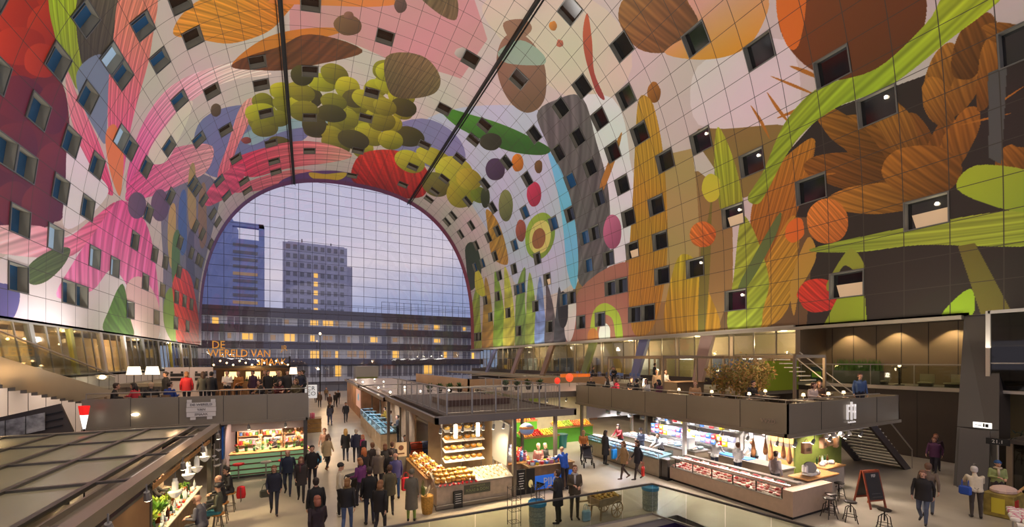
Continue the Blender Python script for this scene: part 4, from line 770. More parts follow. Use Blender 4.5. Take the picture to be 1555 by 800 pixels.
# shops behind the right-hand gallery
M_shop = mat('shop_back_beige', (186, 166, 138), .6, var=.12, scale=.35)
M_shopf = mat('gallery_floor', (150, 140, 120), .5)
q = MB(); q.b2(24.6, 36, 16.4, 78.2, 3.1, 3.35); struct('floor_gallery', 'upper gallery slab along the right wall', q, M_shopf, 'floor')
q = MB(); q.b2(35.6, 36, 16.4, 78.2, 3.35, 7.7); q.b2(31.4, 36, 16.35, 16.6, 3.35, 7.7); struct('wall_shops', 'beige back wall of the shops on the right gallery', q, M_shop)
q = MB(); q.b2(29.6, 36, 16.3, 78.2, 7.6, 7.75); struct('ceiling_shops', 'pale soffit over the shop fronts on the right gallery', q, mat('soffit', (150, 140, 122), .6), 'ceiling')
bay = 0
y = 16.7
while y < 77:
    wn += 1; bay += 1; L_ = 5.1
    fr = MB()
    for k in range(4): fr.b2(-.05, .05, k*L_/3-.04, k*L_/3+.04, 0, 4.25)
    for z in (.05, 2.45, 4.2): fr.b2(-.04, .04, 0, L_, z-.04, z+.04)
    o = fr.build('window_%d' % wn, M_fascia, None, False, (31.2, y, 3.35)); tag(o, 'glazed shop front number %d along the right gallery' % bay, 'shop window', 'shop fronts on the right gallery', 'structure')
    p = MB(); p.b2(-.01, .01, 0, L_, .05, 4.2); p.build('pane', M_gl, o)
    if bay % 2 == 1:
        d_ = MB()
        for k in (0, 1):
            y0 = L_/3+.12+k*.75
            d_.b2(-.09, -.04, y0, y0+.08, .02, 2.3); d_.b2(-.09, -.04, y0+.62, y0+.7, .02, 2.3); d_.b2(-.09, -.04, y0+.08, y0+.62, 2.2, 2.3); d_.b2(-.09, -.04, y0+.08, y0+.62, .02, .16)
        d_.build('double_door', mat('door_beige', (206, 180, 140), .5), o)
    sh = MB(); c_ = [(178, 150, 100), (120, 96, 70), (90, 100, 130), (170, 160, 120), (196, 200, 204)][bay % 5]
    sh.b2(2.6, 3.4, .4, 2.8, 0, 1.05); sh.b2(4.0, 4.3, .6, 4.6, 0, 2.4)
    sh.build('shop_counter', mat('shop_%d' % (bay % 5), c_, .6), o)
    y += 5.5
for y in (19, 27, 36, 47, 60): point('shop_lamp', (33.2, y, 6.8), 300, (255, 226, 186), .15)
q = MB(); q.b2(26.4, 29.9, 16.15, 16.3, 3.37, 5.3); struct('trim_30', 'lime green panel beside the gallery end behind the tub trees', q, mat('lime_panel', (150, 168, 40), .5), 'panel')
M_pier = [mat('pier_%d' % k, c, .45) for k, c in enumerate(((150, 124, 112), (112, 116, 150), (120, 128, 66), (140, 110, 80)))]
for k, y in enumerate((22.6, 29.8, 38, 47, 56, 66)):
    q = MB(); q.slab([(28.0, y-.2, 3.35), (28.0, y+.7, 3.35), (29.9, y+1.3, 7.5), (29.9, y+.1, 7.5)], (.35, 0, 0))
    struct('trim_%d' % (10+k), 'leaning mural-clad pier number %d from the camera on the right gallery' % (k+1), q.fixed(), M_pier[k % 4], 'pier')

# left side: white base wall, slanted glazing with lit rooms behind, gallery
LX = -14.8
q = MB(); q.b2(LX-.4, LX, YA, 78.3, -.02, 4.3); panels(q, LX+.005, YA, 60, 0, 4.3, 1.83, 1)
struct('wall_left', 'white panelled lower wall on the left', q, [M_conc, M_seam])
q = MB(); q.b2(-20.2, -19.8, 20, 78.3, 4.3, 7.7); struct('wall_rooms', 'back wall of the lit rooms behind the slanted glazing on the left', q, mat('room_wall', (206, 184, 156), .7, var=.2, scale=.5))
q = MB(); q.b2(-20, LX, 20, 78.3, 4.15, 4.3); q.b2(-20, LX, 19.7, 20, 4.3, 7.7); struct('floor_rooms', 'floor of the rooms behind the slanted glazing on the left', q, M_shopf, 'floor')
q = MB(); q.b2(-20, LX, 20, 78.3, 7.6, 7.75); struct('ceiling_rooms', 'ceiling of the rooms behind the slanted glazing on the left', q, M_dark, 'ceiling')
M_mull = mat('pale_pier', (200, 192, 182), .5); M_mulo = mat('olive_pier', (150, 146, 74), .5); M_mulg = mat('grey_pier', (120, 118, 112), .5)
y = 22.0; k = 0
while y < 76:
    wn += 1; W_ = 4.2
    fr = MB(); ln_ = -1.15
    fr.beam((LX, y+ln_, 7.56), (LX, y+W_+ln_, 7.56), .1, .1); fr.beam((LX, y, 4.35), (LX, y+W_, 4.35), .1, .1)
    for u in (1.4, 2.8): fr.beam((LX, y+u, 4.3), (LX, y+u+ln_, 7.6), .07, .09)
    o = fr.build('window_%d' % wn, M_mulg); tag(o, 'slanted glazing bay number %d along the left wall' % (k+1), 'window', 'slanted glazing along the left wall', 'structure')
    p = MB(); p.slab([(LX-.02, y, 4.35), (LX-.02, y+W_, 4.35), (LX-.02, y+W_+ln_, 7.55), (LX-.02, y+ln_, 7.55)], (-.03, 0, 0)); p.fixed().build('pane', M_gl, o)
    pr_ = MB(); wd = .42; pr_.slab([(LX+.06, y-wd, 4.3), (LX+.06, y, 4.3), (LX+.06, y+ln_, 7.6), (LX+.06, y-wd+ln_, 7.6)], (-.25, 0, 0)); pr_.fixed().build('leaning_pier', (M_mull, M_mull, M_mulg, M_mulg, M_mulo)[k % 5], o)
    y += W_+.42; k += 1
for k, (y, x_, z) in enumerate([(24.0, -17, 6.9), (24.9, -18, 6.4), (25.6, -16.4, 6.2), (26.3, -17.5, 6.7), (26.9, -18.4, 6.1), (27.6, -16.8, 6.5), (28.4, -17.8, 6.9), (29.2, -16.6, 6.2), (29.8, -18.2, 6.6), (30.5, -17.2, 6.0), (31.2, -16.5, 6.8), (31.9, -18, 6.3), (34, -17, 6.9), (37.4, -17, 6.7), (40, -17.4, 6.8), (44, -17.2, 6.6), (50, -17, 6.7)]):
    lamp = thing('pendant_lamp', 'small warm bulb hanging in the lit room behind the slanted glass', 'lamp', (x_, y, z), 0, 'bulbs behind the slanted glass')
    q = MB(); q.sph((0, 0, 0), .085, 8); q.build('bulb', M_bulb, lamp, True); q = MB(); q.tube((0, 0, .07), (0, 0, 7.6-z), .008, n=5); q.build('cord', M_black, lamp)
for y in (25, 30, 36, 45, 60): point('room_lamp', (-17.2, y, 6.9), 520, (255, 205, 150), .2)
q = MB(); q.b2(LX, -9.6, 47, 78.2, 3.0, 3.3); struct('floor_left_gallery', 'upper gallery slab along the left wall', q, M_shopf, 'floor')

# stair along the left wall, coming down to the terrace
st = thing('staircase', 'grey gallery staircase with stepped underside coming down on the left', 'stairs', (0, 0, 0))
def sp_(y): return 5.12-(y-20.2)*.195
q = MB()
ys = [20.2-4+k*.62 for k in range(20)]
out = [(-8.6, 16.2, sp_(16.2)), (-8.6, 27.6, sp_(27.6))]
low = []
for k, y in enumerate(ys[::-1]):
    if y > 27.6: continue
    zz = sp_(y)-.98+.15*max(0, (y-22)/6)
    low += [(-8.6, y+.62 if y+.62 < 27.6 else 27.6, zz), (-8.6, y, zz)]
q.slab(out+low, (-.16, 0, 0)); q.fixed().build('stringer', M_fascia, st)
q = MB()
for y in ys: q.b2(-10.6, -8.76, y, y+.66, sp_(y)-.24, sp_(y)-.12)
q.build('treads', M_shopf, st)
q = MB(); q.slab([(-8.7, 16.2, sp_(16.2)), (-8.7, 27.4, sp_(27.4)), (-8.7, 27.4, sp_(27.4)+.75), (-8.7, 16.2, sp_(16.2)+.75)], (-.02, 0, 0)); q.fixed().build('glass_panel', M_gl, st)
q = MB(); q.tube((-8.7, 16.2, sp_(16.2)+.85), (-8.7, 27.4, sp_(27.4)+.85), .03); q.build('handrail', M_steel, st)
# black panel with grey prints leaning below the stair
pn = thing('poster_stand', 'black sloping slatted panel with grey printed sheets below the staircase', 'panel', (0, 0, 0))
q = MB(); q.slab([(-11.0, 20.2, 2.95), (-8.05, 20.6, 3.75), (-7.7, 20.6, 2.7), (-11.0, 20.2, 2.1)], (0, .1, 0)); q.fixed().build('board', M_dark, pn)
q = MB()
for t_ in (.25, .5, .75): q.beam(Vector((-11.0, 20.15, 2.95-.85*t_)), Vector((-7.95, 20.55, 3.72-1.0*t_)), .04, .05)
q.build('slat', M_black, pn)
for k in range(3):
    u = .34+k*.16; a = Vector((-10.9, 20.1, 2.9)).lerp(Vector((-8.0, 20.5, 3.55)), u+.06); b_ = a+Vector((.44, .06, .1))
    q = MB(); q.slab([a, b_, b_-Vector((0, 0, .62)), a-Vector((0, 0, .62))], (0, -.02, 0)); q.fixed().build('printed_sheet', mat('sheet_grey', (150, 150, 150), .6, var=.5, scale=5), pn)
q = MB(); q.beam((-10.4, 20.34, 0), (-10.4, 20.34, 2.4), .1, .1); q.build('leg', M_rib, pn)
q = MB(); q.beam((-7.9, 20.68, 0), (-7.9, 20.68, 3.0), .1, .1); q.build('leg', M_rib, pn)
# red-and-white totem by the end of the stair
to = thing('lit_totem', 'small red and white lit sign tapering downwards beside the left terrace', 'sign', (-7.3, 20.3, 2.8)); to.scale = (.85, .85, .85)
q = MB(); q.lathe([(.03, 0), (.05, .05), (.14, .62)], n=4, sy=.5); q.build('white_shade', mat('totem_white', (250, 245, 240), .4, emit=1.0), to)
q = MB(); q.lathe([(.14, .62), (.19, .98), (.19, 1.02)], n=4, sy=.5); q.build('red_top', mat('totem_red', (220, 30, 26), .4, emit=.7), to)
q = MB(); q.tube((0, 0, -3.28), (0, 0, .03), .03); q.build('post', M_black, to)
# ---------------------------------------------------------------- people: each pose is one continuous skin grown from a jointed figure
Z_SKIN, Z_TOP, Z_LEG, Z_SHOE, Z_DARK = range(5)
def _hand(pr, w, d, nrm, side, curl):
    """palm and five fingers; w wrist, d along the forearm, nrm out of the back of the hand, side +1 when the thumb lies along +thumb axis"""
    d = d.normalized(); nrm = (nrm-d*nrm.dot(d)).normalized(); t = d.cross(nrm).normalized()*side
    p1 = w+d*.085
    for k in (-1, 0, 1): pr.append((w+t*k*.018+d*.01, p1+t*k*.024, .017, .015, Z_SKIN))
    for k, ln in ((-1.6, .062), (-.5, .078), (.6, .085), (1.6, .075)):
        b = p1+t*k*.018; a1 = curl*.5; a2 = curl*1.15
        m_ = b+(d*math.cos(a1)-nrm*math.sin(a1))*ln*.52
        e = m_+(d*math.cos(a2)-nrm*math.sin(a2))*ln*.52
        pr.append((b, m_, .0105, .0098, Z_SKIN)); pr.append((m_, e, .0098, .0085, Z_SKIN))
    b = w+d*.03+t*.03; m_ = b+(d*.75+t*.66-nrm*.3).normalized()*.04; e = m_+(d*.95+t*.15-nrm*.4).normalized()*.032
    pr.append((b, m_, .013, .011, Z_SKIN)); pr.append((m_, e, .011, .0095, Z_SKIN))
def figure(pz=.93, lean=0., twist=0., legs=None, arms=None, curl=.7, head=(0., 0.), female=False):
    """returns (primitives, key points). Facing +Y, standing 1.75 m."""
    pr = []
    R = Matrix.Rotation(-lean, 3, 'X'); pel = Vector((0, 0, pz))
    T = lambda x, y, z: pel+R @ Vector((x, y, z-.93))
    sw = .165 if female else .185; hw = .1 if female else .092
    # torso
    for s in (-1, 1):
        pr.append((T(s*.075, 0, 1.02), T(s*.085, .005, 1.3), .095, .108, Z_TOP))
        pr.append((T(s*.085, 0, 1.3), T(s*sw, -.005, 1.405), .092, .05, Z_TOP))
        pr.append((T(s*.07, 0, 1.03), T(s*.075, -.02, .93), .095, .105, Z_TOP))
        pr.append((T(s*.05, -.005, .97), pel+Vector((s*hw, -.02, -.04)), .105, .098, Z_LEG))
        if female: pr.append((T(s*.075, .075, 1.28), T(s*.07, .06, 1.24), .06, .06, Z_TOP))
    pr.append((T(0, 0, 1.0), T(0, .01, 1.3), .11, .12, Z_TOP))
    pr.append((T(0, -.015, 1.36), T(0, .0, 1.47), .085, .058, Z_TOP))
    nk = T(0, .0, 1.46)
    hd = T(0, .035, 1.625)
    Hd = (R @ Matrix.Rotation(head[0], 3, 'Z')) @ Matrix.Rotation(-head[1], 3, 'X')
    h = lambda x, y, z: hd+Hd @ Vector((x, y, z))
    pr.append((nk, h(0, -.02, -.06), .056, .052, Z_SKIN))
    # skull, jaw, nose, ears, brow
    pr.append((h(0, -.022, .03), h(0, .0, .035), .086, .082, Z_SKIN)); pr.append((h(0, .0, .03), h(0, .032, -.065), .078, .048, Z_SKIN))
    pr.append((h(0, .055, -.08), h(0, .05, -.085), .034, .034, Z_SKIN))
    pr.append((h(0, .082, .012), h(0, .101, -.02), .011, .015, Z_SKIN))
    for s in (-1, 1):
        pr.append((h(s*.08, -.012, .015), h(s*.083, -.016, -.02), .016, .011, Z_SKIN))
        pr.append((h(s*.034, .079, .02), h(s*.03, .079, .02), .009, .009, Z_DARK))
    pr.append((h(-.016, .077, -.055), h(.016, .077, -.055), .006, .006, Z_DARK))
    legs = legs or [((-.1, 0, .49), (-.105, -.03, .085)), ((.1, 0, .49), (.105, -.03, .085))]
    for s, (kn, an) in zip((-1, 1), legs):
        kn, an = Vector(kn), Vector(an); hp = pel+Vector((s*hw, -.01, -.04))
        pr.append((hp, kn, .088, .058, Z_LEG)); pr.append((kn, kn+(an-kn)*.3+Vector((0, -.012, 0)), .058, .057, Z_LEG)); pr.append((kn+(an-kn)*.3+Vector((0, -.012, 0)), an, .057, .042, Z_LEG))
        dn = (an-kn).normalized(); f = Vector((s*.12, 1, 0)); f = (f-dn*f.dot(dn)*.8).normalized()
        pr.append((an+dn*.02-f*.03, an+dn*.042-f*.02, .041, .04, Z_SHOE)); pr.append((an+dn*.045, an+dn*.055+f*.15, .038, .03, Z_SHOE))
    arms = arms or [((-.235, -.03, 1.13), (-.24, .05, .88)), ((.235, -.03, 1.13), (.24, .05, .88))]
    kp = {'head': hd, 'Hd': Hd, 'T': T, 'hands': []}
    for s, (el, wr) in zip((-1, 1), arms):
        el, wr = Vector(el), Vector(wr); sh = T(s*sw, -.005, 1.405)
        pr.append((sh, el, .053, .044, Z_TOP)); pr.append((el, wr, .046, .034, Z_TOP))
        d = (wr-el).normalized()
        out_ = Vector((s, 0, 0)) if abs(d.z) > .6 else Vector((0, 0, 1))
        pr.append((wr-d*.01, wr+d*.02, .027, .024, Z_SKIN))
        _hand(pr, wr+d*.01, d, out_, s if abs(d.z) > .6 else -s, curl)
        kp['hands'].append(wr+d*.11)
    return pr, kp
def skin_mesh(name, pr, vox=.0125):
    m_ = MB()
    for p, q, r1, r2, z in pr:
        n = 8 if max(r1, r2) < .03 else 12
        if (q-p).length > 1e-4: m_.tube(p, q, r1, r2, n)
        m_.sph(p, r1*.995, n); m_.sph(q, r2*.995, n)
    o = m_.build('tmp', M_black)
    md = o.modifiers.new('r', 'REMESH'); md.mode = 'VOXEL'; md.voxel_size = vox; md.use_smooth_shade = True
    sm = o.modifiers.new('s', 'SMOOTH'); sm.factor = .5; sm.iterations = 2
    bpy.context.view_layer.update()
    me = bpy.data.meshes.new_from_object(o.evaluated_get(bpy.context.evaluated_depsgraph_get())); me.name = name
    old = o.data; bpy.data.objects.remove(o); bpy.data.meshes.remove(old)
    n = len(me.polygons); c = np.empty(n*3, np.float32); me.polygons.foreach_get('center', c); c = c.reshape(-1, 3)
    best = np.full(n, 1e9); zone = np.zeros(n, np.int32)
    for p, q, r1, r2, z in pr:
        p_, d_ = np.array(p), np.array(q-p); L2 = max(1e-9, d_@d_)
        t = np.clip(((c-p_)@d_)/L2, 0, 1)
        dist = np.linalg.norm(c-p_-t[:, None]*d_, axis=1)-(r1+(r2-r1)*t)-(.003 if z == Z_DARK else 0)
        k = dist < best; best[k] = dist[k]; zone[k] = z
    me.materials.clear()
    for k in range(5): me.materials.append(M_black)
    me.polygons.foreach_set('material_index', zone); me.polygons.foreach_set('use_smooth', [True]*n); me.update()
    return me
def ringloft(rings, n=14):
    m_ = MB(); vs = []; fs = []
    for c, rx, ry in rings:
        vs += [(c[0]+rx*math.cos(2*PI*i/n), c[1]+ry*math.sin(2*PI*i/n), c[2]) for i in range(n)]
    for k in range(len(rings)-1):
        o = k*n; fs += [(o+i, o+(i+1) % n, o+n+(i+1) % n, o+n+i) for i in range(n)]
    fs.append(tuple(range(len(vs)-n, len(vs))))
    return m_.add(vs, fs)
def coat_mesh(kp, hem, flare):
    T = kp['T']; r = []
    for z, rx, ry in ((hem, .2*flare, .17*flare), ((hem+1.0)/2, .2*(1+flare)/2, .165*(1+flare)/2), (1.02, .195, .148), (1.16, .2, .15), (1.3, .215, .152), (1.395, .2, .128), (1.44, .135, .1), (1.475, .085, .085), (1.5, .08, .085)):
        p = T(0, 0, z) if z > .93 else kp['T'](0, 0, .93)+Vector((0, 0, z-.93))
        r.append((p, rx, ry))
    b = ringloft(r); b.f.pop(); return b
def hair_mesh(kp, style):
    hd, Hd = kp['head'], kp['Hd']; m_ = MB()
    P = lambda x, y, z: hd+Hd @ Vector((x, y, z))
    e = Hd.to_euler()
    if style == 'hat':
        m_.sph(P(0, -.018, .055), (.098, .107, .098), 14, rot=e); m_.lathe([(.1, 0), (.106, .012), (.106, .04), (.098, .052)], P(0, -.012, .03), 14, sx=.95, sy=1.05)
    else:
        m_.sph(P(0, -.03, .048), (.094, .1, .1), 14, rot=e); m_.sph(P(0, -.05, .0), (.09, .075, .095), 12, rot=e)
        m_.sph(P(0, .025, .098), (.07, .06, .035), 10, rot=e)
        if style == 'long':
            m_.path([P(0, -.05, .05), P(0, -.085, -.08), P(0, -.1, -.2), P(0, -.095, -.3)], [.085, .09, .075, .04], 10)
            for s in (-1, 1): m_.path([P(s*.075, -.02, .03), P(s*.085, -.02, -.1), P(s*.07, -.0, -.2)], [.03, .03, .015], 6)
        if style == 'bun': m_.sph(P(0, -.125, .06), .045, 8)
        if style == 'mid':
            m_.path([P(0, -.05, .03), P(0, -.075, -.08), P(0, -.075, -.14)], [.088, .088, .07], 10)
    return m_
SIT = [((-.11, .40, .5), (-.11, .38, .085)), ((.11, .40, .5), (.11, .38, .085))]
POSES = {
 'stand':  dict(),
 'standf': dict(female=True, legs=[((-.085, .01, .49), (-.075, -.03, .085)), ((.085, .0, .49), (.08, -.03, .085))]),
 'walk':   dict(legs=[((-.1, .16, .53), (-.095, .2, .1)), ((.1, .03, .49), (.095, -.28, .17))], arms=[((-.235, -.16, 1.15), (-.23, -.14, .9)), ((.235, .08, 1.13), (.22, .24, .93))], lean=.04),
 'walkb':  dict(legs=[((-.1, .02, .49), (-.095, -.26, .16)), ((.1, .16, .53), (.095, .21, .1))], arms=[((-.235, .08, 1.13), (-.22, .22, .92)), ((.235, -.14, 1.15), (.24, -.16, .9))], lean=.05),
 'walkf':  dict(female=True, legs=[((-.085, .15, .53), (-.08, .2, .1)), ((.085, .03, .49), (.08, -.26, .17))], arms=[((-.225, -.1, 1.14), (-.22, -.04, .9)), ((.225, .05, 1.13), (.2, .22, .97))], lean=.04),
 'hold':   dict(arms=[((-.225, .0, 1.13), (-.1, .26, 1.12)), ((.225, .0, 1.13), (.1, .25, 1.16))], head=(0, -.35), curl=1.2),
 'holdf':  dict(female=True, arms=[((-.215, .0, 1.13), (-.1, .24, 1.1)), ((.215, -.03, 1.13), (.22, .05, .88))], head=(.3, -.2), curl=1.1),
 'pocket': dict(arms=[((-.28, -.06, 1.15), (-.2, .07, .98)), ((.28, -.06, 1.15), (.2, .07, .98))], head=(.2, 0), curl=1.0),
 'reach':  dict(lean=.28, arms=[((-.22, .3, 1.2), (-.17, .56, 1.12)), ((.22, .26, 1.17), (.15, .5, 1.1))], head=(0, -.3)),
 'push':   dict(lean=.12, arms=[((-.23, .04, 1.14), (-.2, .34, 1.05)), ((.23, .04, 1.14), (.2, .34, 1.05))], legs=[((-.1, .12, .52), (-.095, .12, .095)), ((.1, .03, .49), (.095, -.22, .14))], curl=1.3),
 'sit':    dict(pz=.56, legs=SIT, lean=.12, arms=[((-.24, .06, .79), (-.1, .3, .76)), ((.24, .06, .79), (.1, .3, .78))], head=(.15, -.15)),
 'sitb':   dict(pz=.56, legs=SIT, lean=-.05, arms=[((-.24, .0, .77), (-.17, .22, .66)), ((.24, .02, .78), (.1, .3, .8))], head=(-.45, 0)),
 'sitf':   dict(pz=.56, legs=SIT, lean=.2, female=True, arms=[((-.22, .14, .82), (-.08, .36, .82)), ((.22, .14, .82), (.08, .36, .8))], head=(.4, -.1)),
}
BODY = {}; COAT = {}; HAIR = {}
def get_pose(p):
    if p not in BODY:
        pr, kp = figure(**POSES[p]); BODY[p] = (skin_mesh('person', pr), kp)
    return BODY[p]
def tone(kind, c, rough=.75):
    c = tuple(int(v) for v in c); return mat('%s_%d_%d_%d' % (kind, *c), c, rough, var=.08, scale=9)
SKINS = [(206, 158, 130), (190, 140, 112), (214, 172, 146)]
FOLK = []
def person(label, x, y, rz, pose='stand', top=(30, 30, 34), legs=(34, 38, 50), hair=(60, 42, 30), style='short', coat=None, hem=.82, flare=1.05, h=1.75, z=0., group=None, skin=0, shoe=(40, 34, 30), scarf=None):
    me, kp = get_pose(pose)
    o = bpy.data.objects.new('person', me); COL.objects.link(o)
    o.location = (x, y, z+.012); o.rotation_euler = (0, 0, rz); s = h/1.75; o.scale = (s, s, s)
    for k, m_ in enumerate((tone('skin', SKINS[skin % 3], .55), tone('cloth', coat or top), tone('cloth', legs), tone('leather', shoe, .5), mat('face_dark', (104, 62, 54), .6))):
        o.material_slots[k].link = 'OBJECT'; o.material_slots[k].material = m_
    tag(o, label, 'person', group)
    if style != 'bald':
        key = (pose, style)
        if key not in HAIR: HAIR[key] = hair_mesh(kp, style).build('hair' if style != 'hat' else 'hat', M_black, None, True).data
        ho = bpy.data.objects.new('hair' if style != 'hat' else 'hat', HAIR[key]); COL.objects.link(ho); ho.parent = o
        ho.material_slots[0].link = 'OBJECT'; ho.material_slots[0].material = tone('hair', hair, .6)
    if coat and not pose.startswith('sit'):
        key = (pose, round(hem, 2), round(flare, 2))
        if key not in COAT: COAT[key] = coat_mesh(kp, hem, flare).build('coat', M_black, None, True).data
        co = bpy.data.objects.new('coat', COAT[key]); COL.objects.link(co); co.parent = o
        co.material_slots[0].link = 'OBJECT'; co.material_slots[0].material = tone('cloth', coat)
    if scarf:
        m_ = MB(); T = kp['T']; pts = [T(.085*math.cos(a), .01+.09*math.sin(a), 1.475+.01*math.sin(3*a)) for a in [2*PI*k/10 for k in range(11)]]
        m_.path(pts, .038, 7); m_.path([T(.02, .1, 1.45), T(.03, .14, 1.32), T(.03, .15, 1.18)], [.035, .035, .03], 6)
        m_.build('scarf', tone('cloth', scarf), o, True)
    FOLK.append(o); return o, kp
def _cleanup_protos():
    for o in list(COL.objects):
        if o.type == 'MESH' and o.parent is None and o.name.split('.')[0] in ('hair', 'hat', 'coat') and o.get('label') is None:
            bpy.data.objects.remove(o)
# ---------------------------------------------------------------- goods helpers
PROTO = {}
def put(name, label, cat, group, key, maker, loc, rz=0., sc=1., rx=0.):
    """the first one is built, the rest are copies that share its mesh"""
    if key not in PROTO:
        o = maker(name); PROTO[key] = o
    else:
        o = copy_tree(PROTO[key])
    o.location = (loc[0], loc[1], loc[2]+.003); o.rotation_euler = (rx, 0, rz); o.scale = (sc, sc, sc)
    return tag(o, label, cat, group)
def mk(fn, m_, smooth=True):
    def f(name):
        q = MB(); fn(q); return q.build(name, m_, None, smooth)
    return f
def mk2(base, parts):
    """a thing whose own mesh is `base` and whose named parts hang under it"""
    def f(name):
        q = MB(); base[0](q); o = q.build(name, base[1], None, True)
        for n_, fn, m_ in parts:
            p = MB(); fn(p); p.build(n_, m_, o, True)
        return o
    return f
M_lampw = mat('lamp_white', (244, 240, 230), .4, emit=.12, emcol=(255, 240, 215))
def spotlamp(x, y, z, rz=0., where='under the canopy', drop=.25, lit=True, group='track spotlights'):
    def f(name):
        t = thing(name, '', '')
        q = MB(); q.tube((0, 0, 0), (0, .07, -.16), .045, .065, 8); q.tube((0, 0, 0), (0, 0, drop), .012, n=5); q.build('housing', mat('lamp_grey', (150, 150, 150), .4, .5), t)
        q = MB(); q.tube((0, .066, -.15), (0, .074, -.17), .056, .056, 8); q.build('bulb', M_bulbw, t)
        return t
    return put('spotlight', 'small track spotlight ' + where, 'lamp', group, 'spot%.2f' % drop, f, (x, y, z), rz)

# ---------------------------------------------------------------- near left stall: glazed roof on ribs, bar below
M_roofgl = mat('roof_panel_grey', (152, 148, 120), .2, var=.05, scale=.5)
s1 = thing('market_stall', 'bar stall at the lower left under a wide grey panelled roof', 'market stall', (0, 0, 0))
RZ = 3.02; ribsX = [-3.55, -4.7, -5.8, -6.9, -8.0, -9.1, -10.2, -11.3, -12.4, -13.5, -14.5]; ribsY = [3.0, 5.2, 7.7, 10.2, 12.7, 15.2, 17.4]
q = MB(); q.b2(-14.5, -3.55, 3, 17.4, RZ-.06, RZ); q.build('roof_panel', M_roofgl, s1)
q = MB()
for x in ribsX: q.b2(x-.05, x+.05, 3, 17.42, RZ, RZ+.05)
for y in ribsY: q.b2(-14.5, -2.84, y-.045, y+.045, RZ, RZ+.045)
q.build('roof_rib', M_rib, s1)
q = MB(); q.b2(-2.98, -2.76, 2.6, 17.5, RZ-.12, RZ+.08); q.b2(-14.6, -2.76, 17.36, 17.5, RZ-.16, RZ+.07); q.build('edge_beam', M_fascia, s1)
q = MB(); q.b2(-3.5, -3.05, 3, 17.3, RZ-.16, RZ-.13); q.b2(-3.4, -3.36, 3, 17.3, RZ-.13, RZ-.03); q.build('gutter', M_fascia, s1)
for x, y in ((-3.04, 17.3), (-3.04, 10.95), (-3.04, 4), (-12.04, 17.3), (-12.04, 10.95)):
    q = MB(); q.b2(x-.06, x+.06, y-.06, y+.06, 0, RZ-.1); q.build('post', M_rib, s1)
q = MB(); q.b2(-3.0, -2.9, 3, 10.85, 0, 2.66); q.build('side_board', mat('tan_board', (150, 112, 72), .6, var=.05), s1)
q = MB(); q.b2(-3.02, -2.88, 10.8, 10.9, 0, 2.8); q.b2(-3.02, -2.88, 3, 10.9, 2.66, 2.72); q.build('board_frame', M_rib, s1)
q = MB(); q.b2(-3.06, -3.0, 10.9, 17.2, 2.5, 2.58); q.build('wood_rail', M_wood, s1)
q = MB(); q.b2(-3.26, -3.22, 11, 16.6, 2.58, 2.92); q.build('menu_board', mat('menu_white', (232, 230, 226), .5), s1)
q = MB(); q.b2(-7.0, -6.9, 9, 17.3, 0, 2.8); q.build('back_wall', mat('bar_back', (160, 140, 112), .6, var=.2, scale=2), s1)
for k, y in enumerate((5.2, 8.0, 9.6, 12.0, 14.0, 16.2)): spotlamp(-2.62, y, RZ-.1, 0, 'clipped along the edge beam of the bar stall roof', .14, group='spotlights along the bar stall roof')
def bar_counter(x0, x1, y0, y1, zt, name, label, cat, mfront, mtop, slats=0, kick=True, over=.06):
    t = thing(name, label, cat, ((x0+x1)/2, (y0+y1)/2, 0)); w, d = (x1-x0), (y1-y0)
    q = MB(); q.box(0, 0, zt/2+.04, w, d, zt-.1, bev=.01); q.build('body', mfront, t)
    q = MB(); q.box(0, 0, zt-.025, w+2*over, d+2*over, .06, bev=.015); q.build('countertop', mtop, t)
    if kick: q = MB(); q.box(0, 0, .05, w+.04, d+.04, .1); q.build('plinth', M_rib, t)
    return t
bc = bar_counter(-4.0, -3.25, 11.3, 17.0, 1.08, 'bar_counter', 'long pale bar crowded with plants and glasses below the near left roof', 'counter', M_woodd, mat('bar_top', (214, 200, 176), .35))
bb = bar_counter(-6.8, -6.1, 10, 17, .95, 'back_counter', 'dark working counter behind the bar at the lower left', 'counter', M_dark, M_steel)
for k, (y, z) in enumerate(((17.0, 2.05), (15.9, 1.95), (14.9, 1.98), (13.55, 1.86))):
    lp = thing('pendant_lamp', 'white stepped pendant lamp over the bar, number %d from the far end' % (k+1), 'lamp', (-3.12, y, z), 0, 'white pendants over the bar')
    q = MB(); q.lathe([(.02, -.16), (.08, -.12), (.16, 0), (.16, .02), (.07, .04), (.07, .25), (.05, .29), (.05, .36)], n=14); q.build('shade', M_lampw, lp, False)
    q = MB(); q.tube((0, 0, .34), (0, 0, 2.84-z), .012, n=6); q.build('rod', M_steel, lp)
    q = MB(); q.lathe([(.15, .0), (.165, .012), (.15, .024)], n=14); q.build('rim', M_steel, lp)
def leafclump(n, r, h, lw):
    def f(q):
        rr = random.Random(n*7+int(r*100))
        for k in range(n):
            a = rr.uniform(0, 2*PI); t = rr.uniform(.15, 1); R_ = r*t; z0 = rr.uniform(.0, h*.5); z1 = z0+rr.uniform(.2, 1)*h*.6
            p = Vector((math.cos(a)*R_*.3, math.sin(a)*R_*.3, z0)); e = Vector((math.cos(a)*R_, math.sin(a)*R_, z1)); s_ = Vector((-math.sin(a), math.cos(a), 0))*lw; md = (p+e)/2+Vector((0, 0, lw*.5))
            q.add([p, md+s_, e, md-s_], [(0, 1, 2, 3)])
    return f
M_leaf = mat('leaf_green', (96, 140, 48), .5, var=.3, scale=3); M_leafd = mat('leaf_dark', (50, 84, 34), .5, var=.3, scale=3); M_terra = mat('terracotta', (190, 96, 50), .6); M_leafy = mat('leaf_lime', (150, 176, 60), .5, var=.25, scale=3)
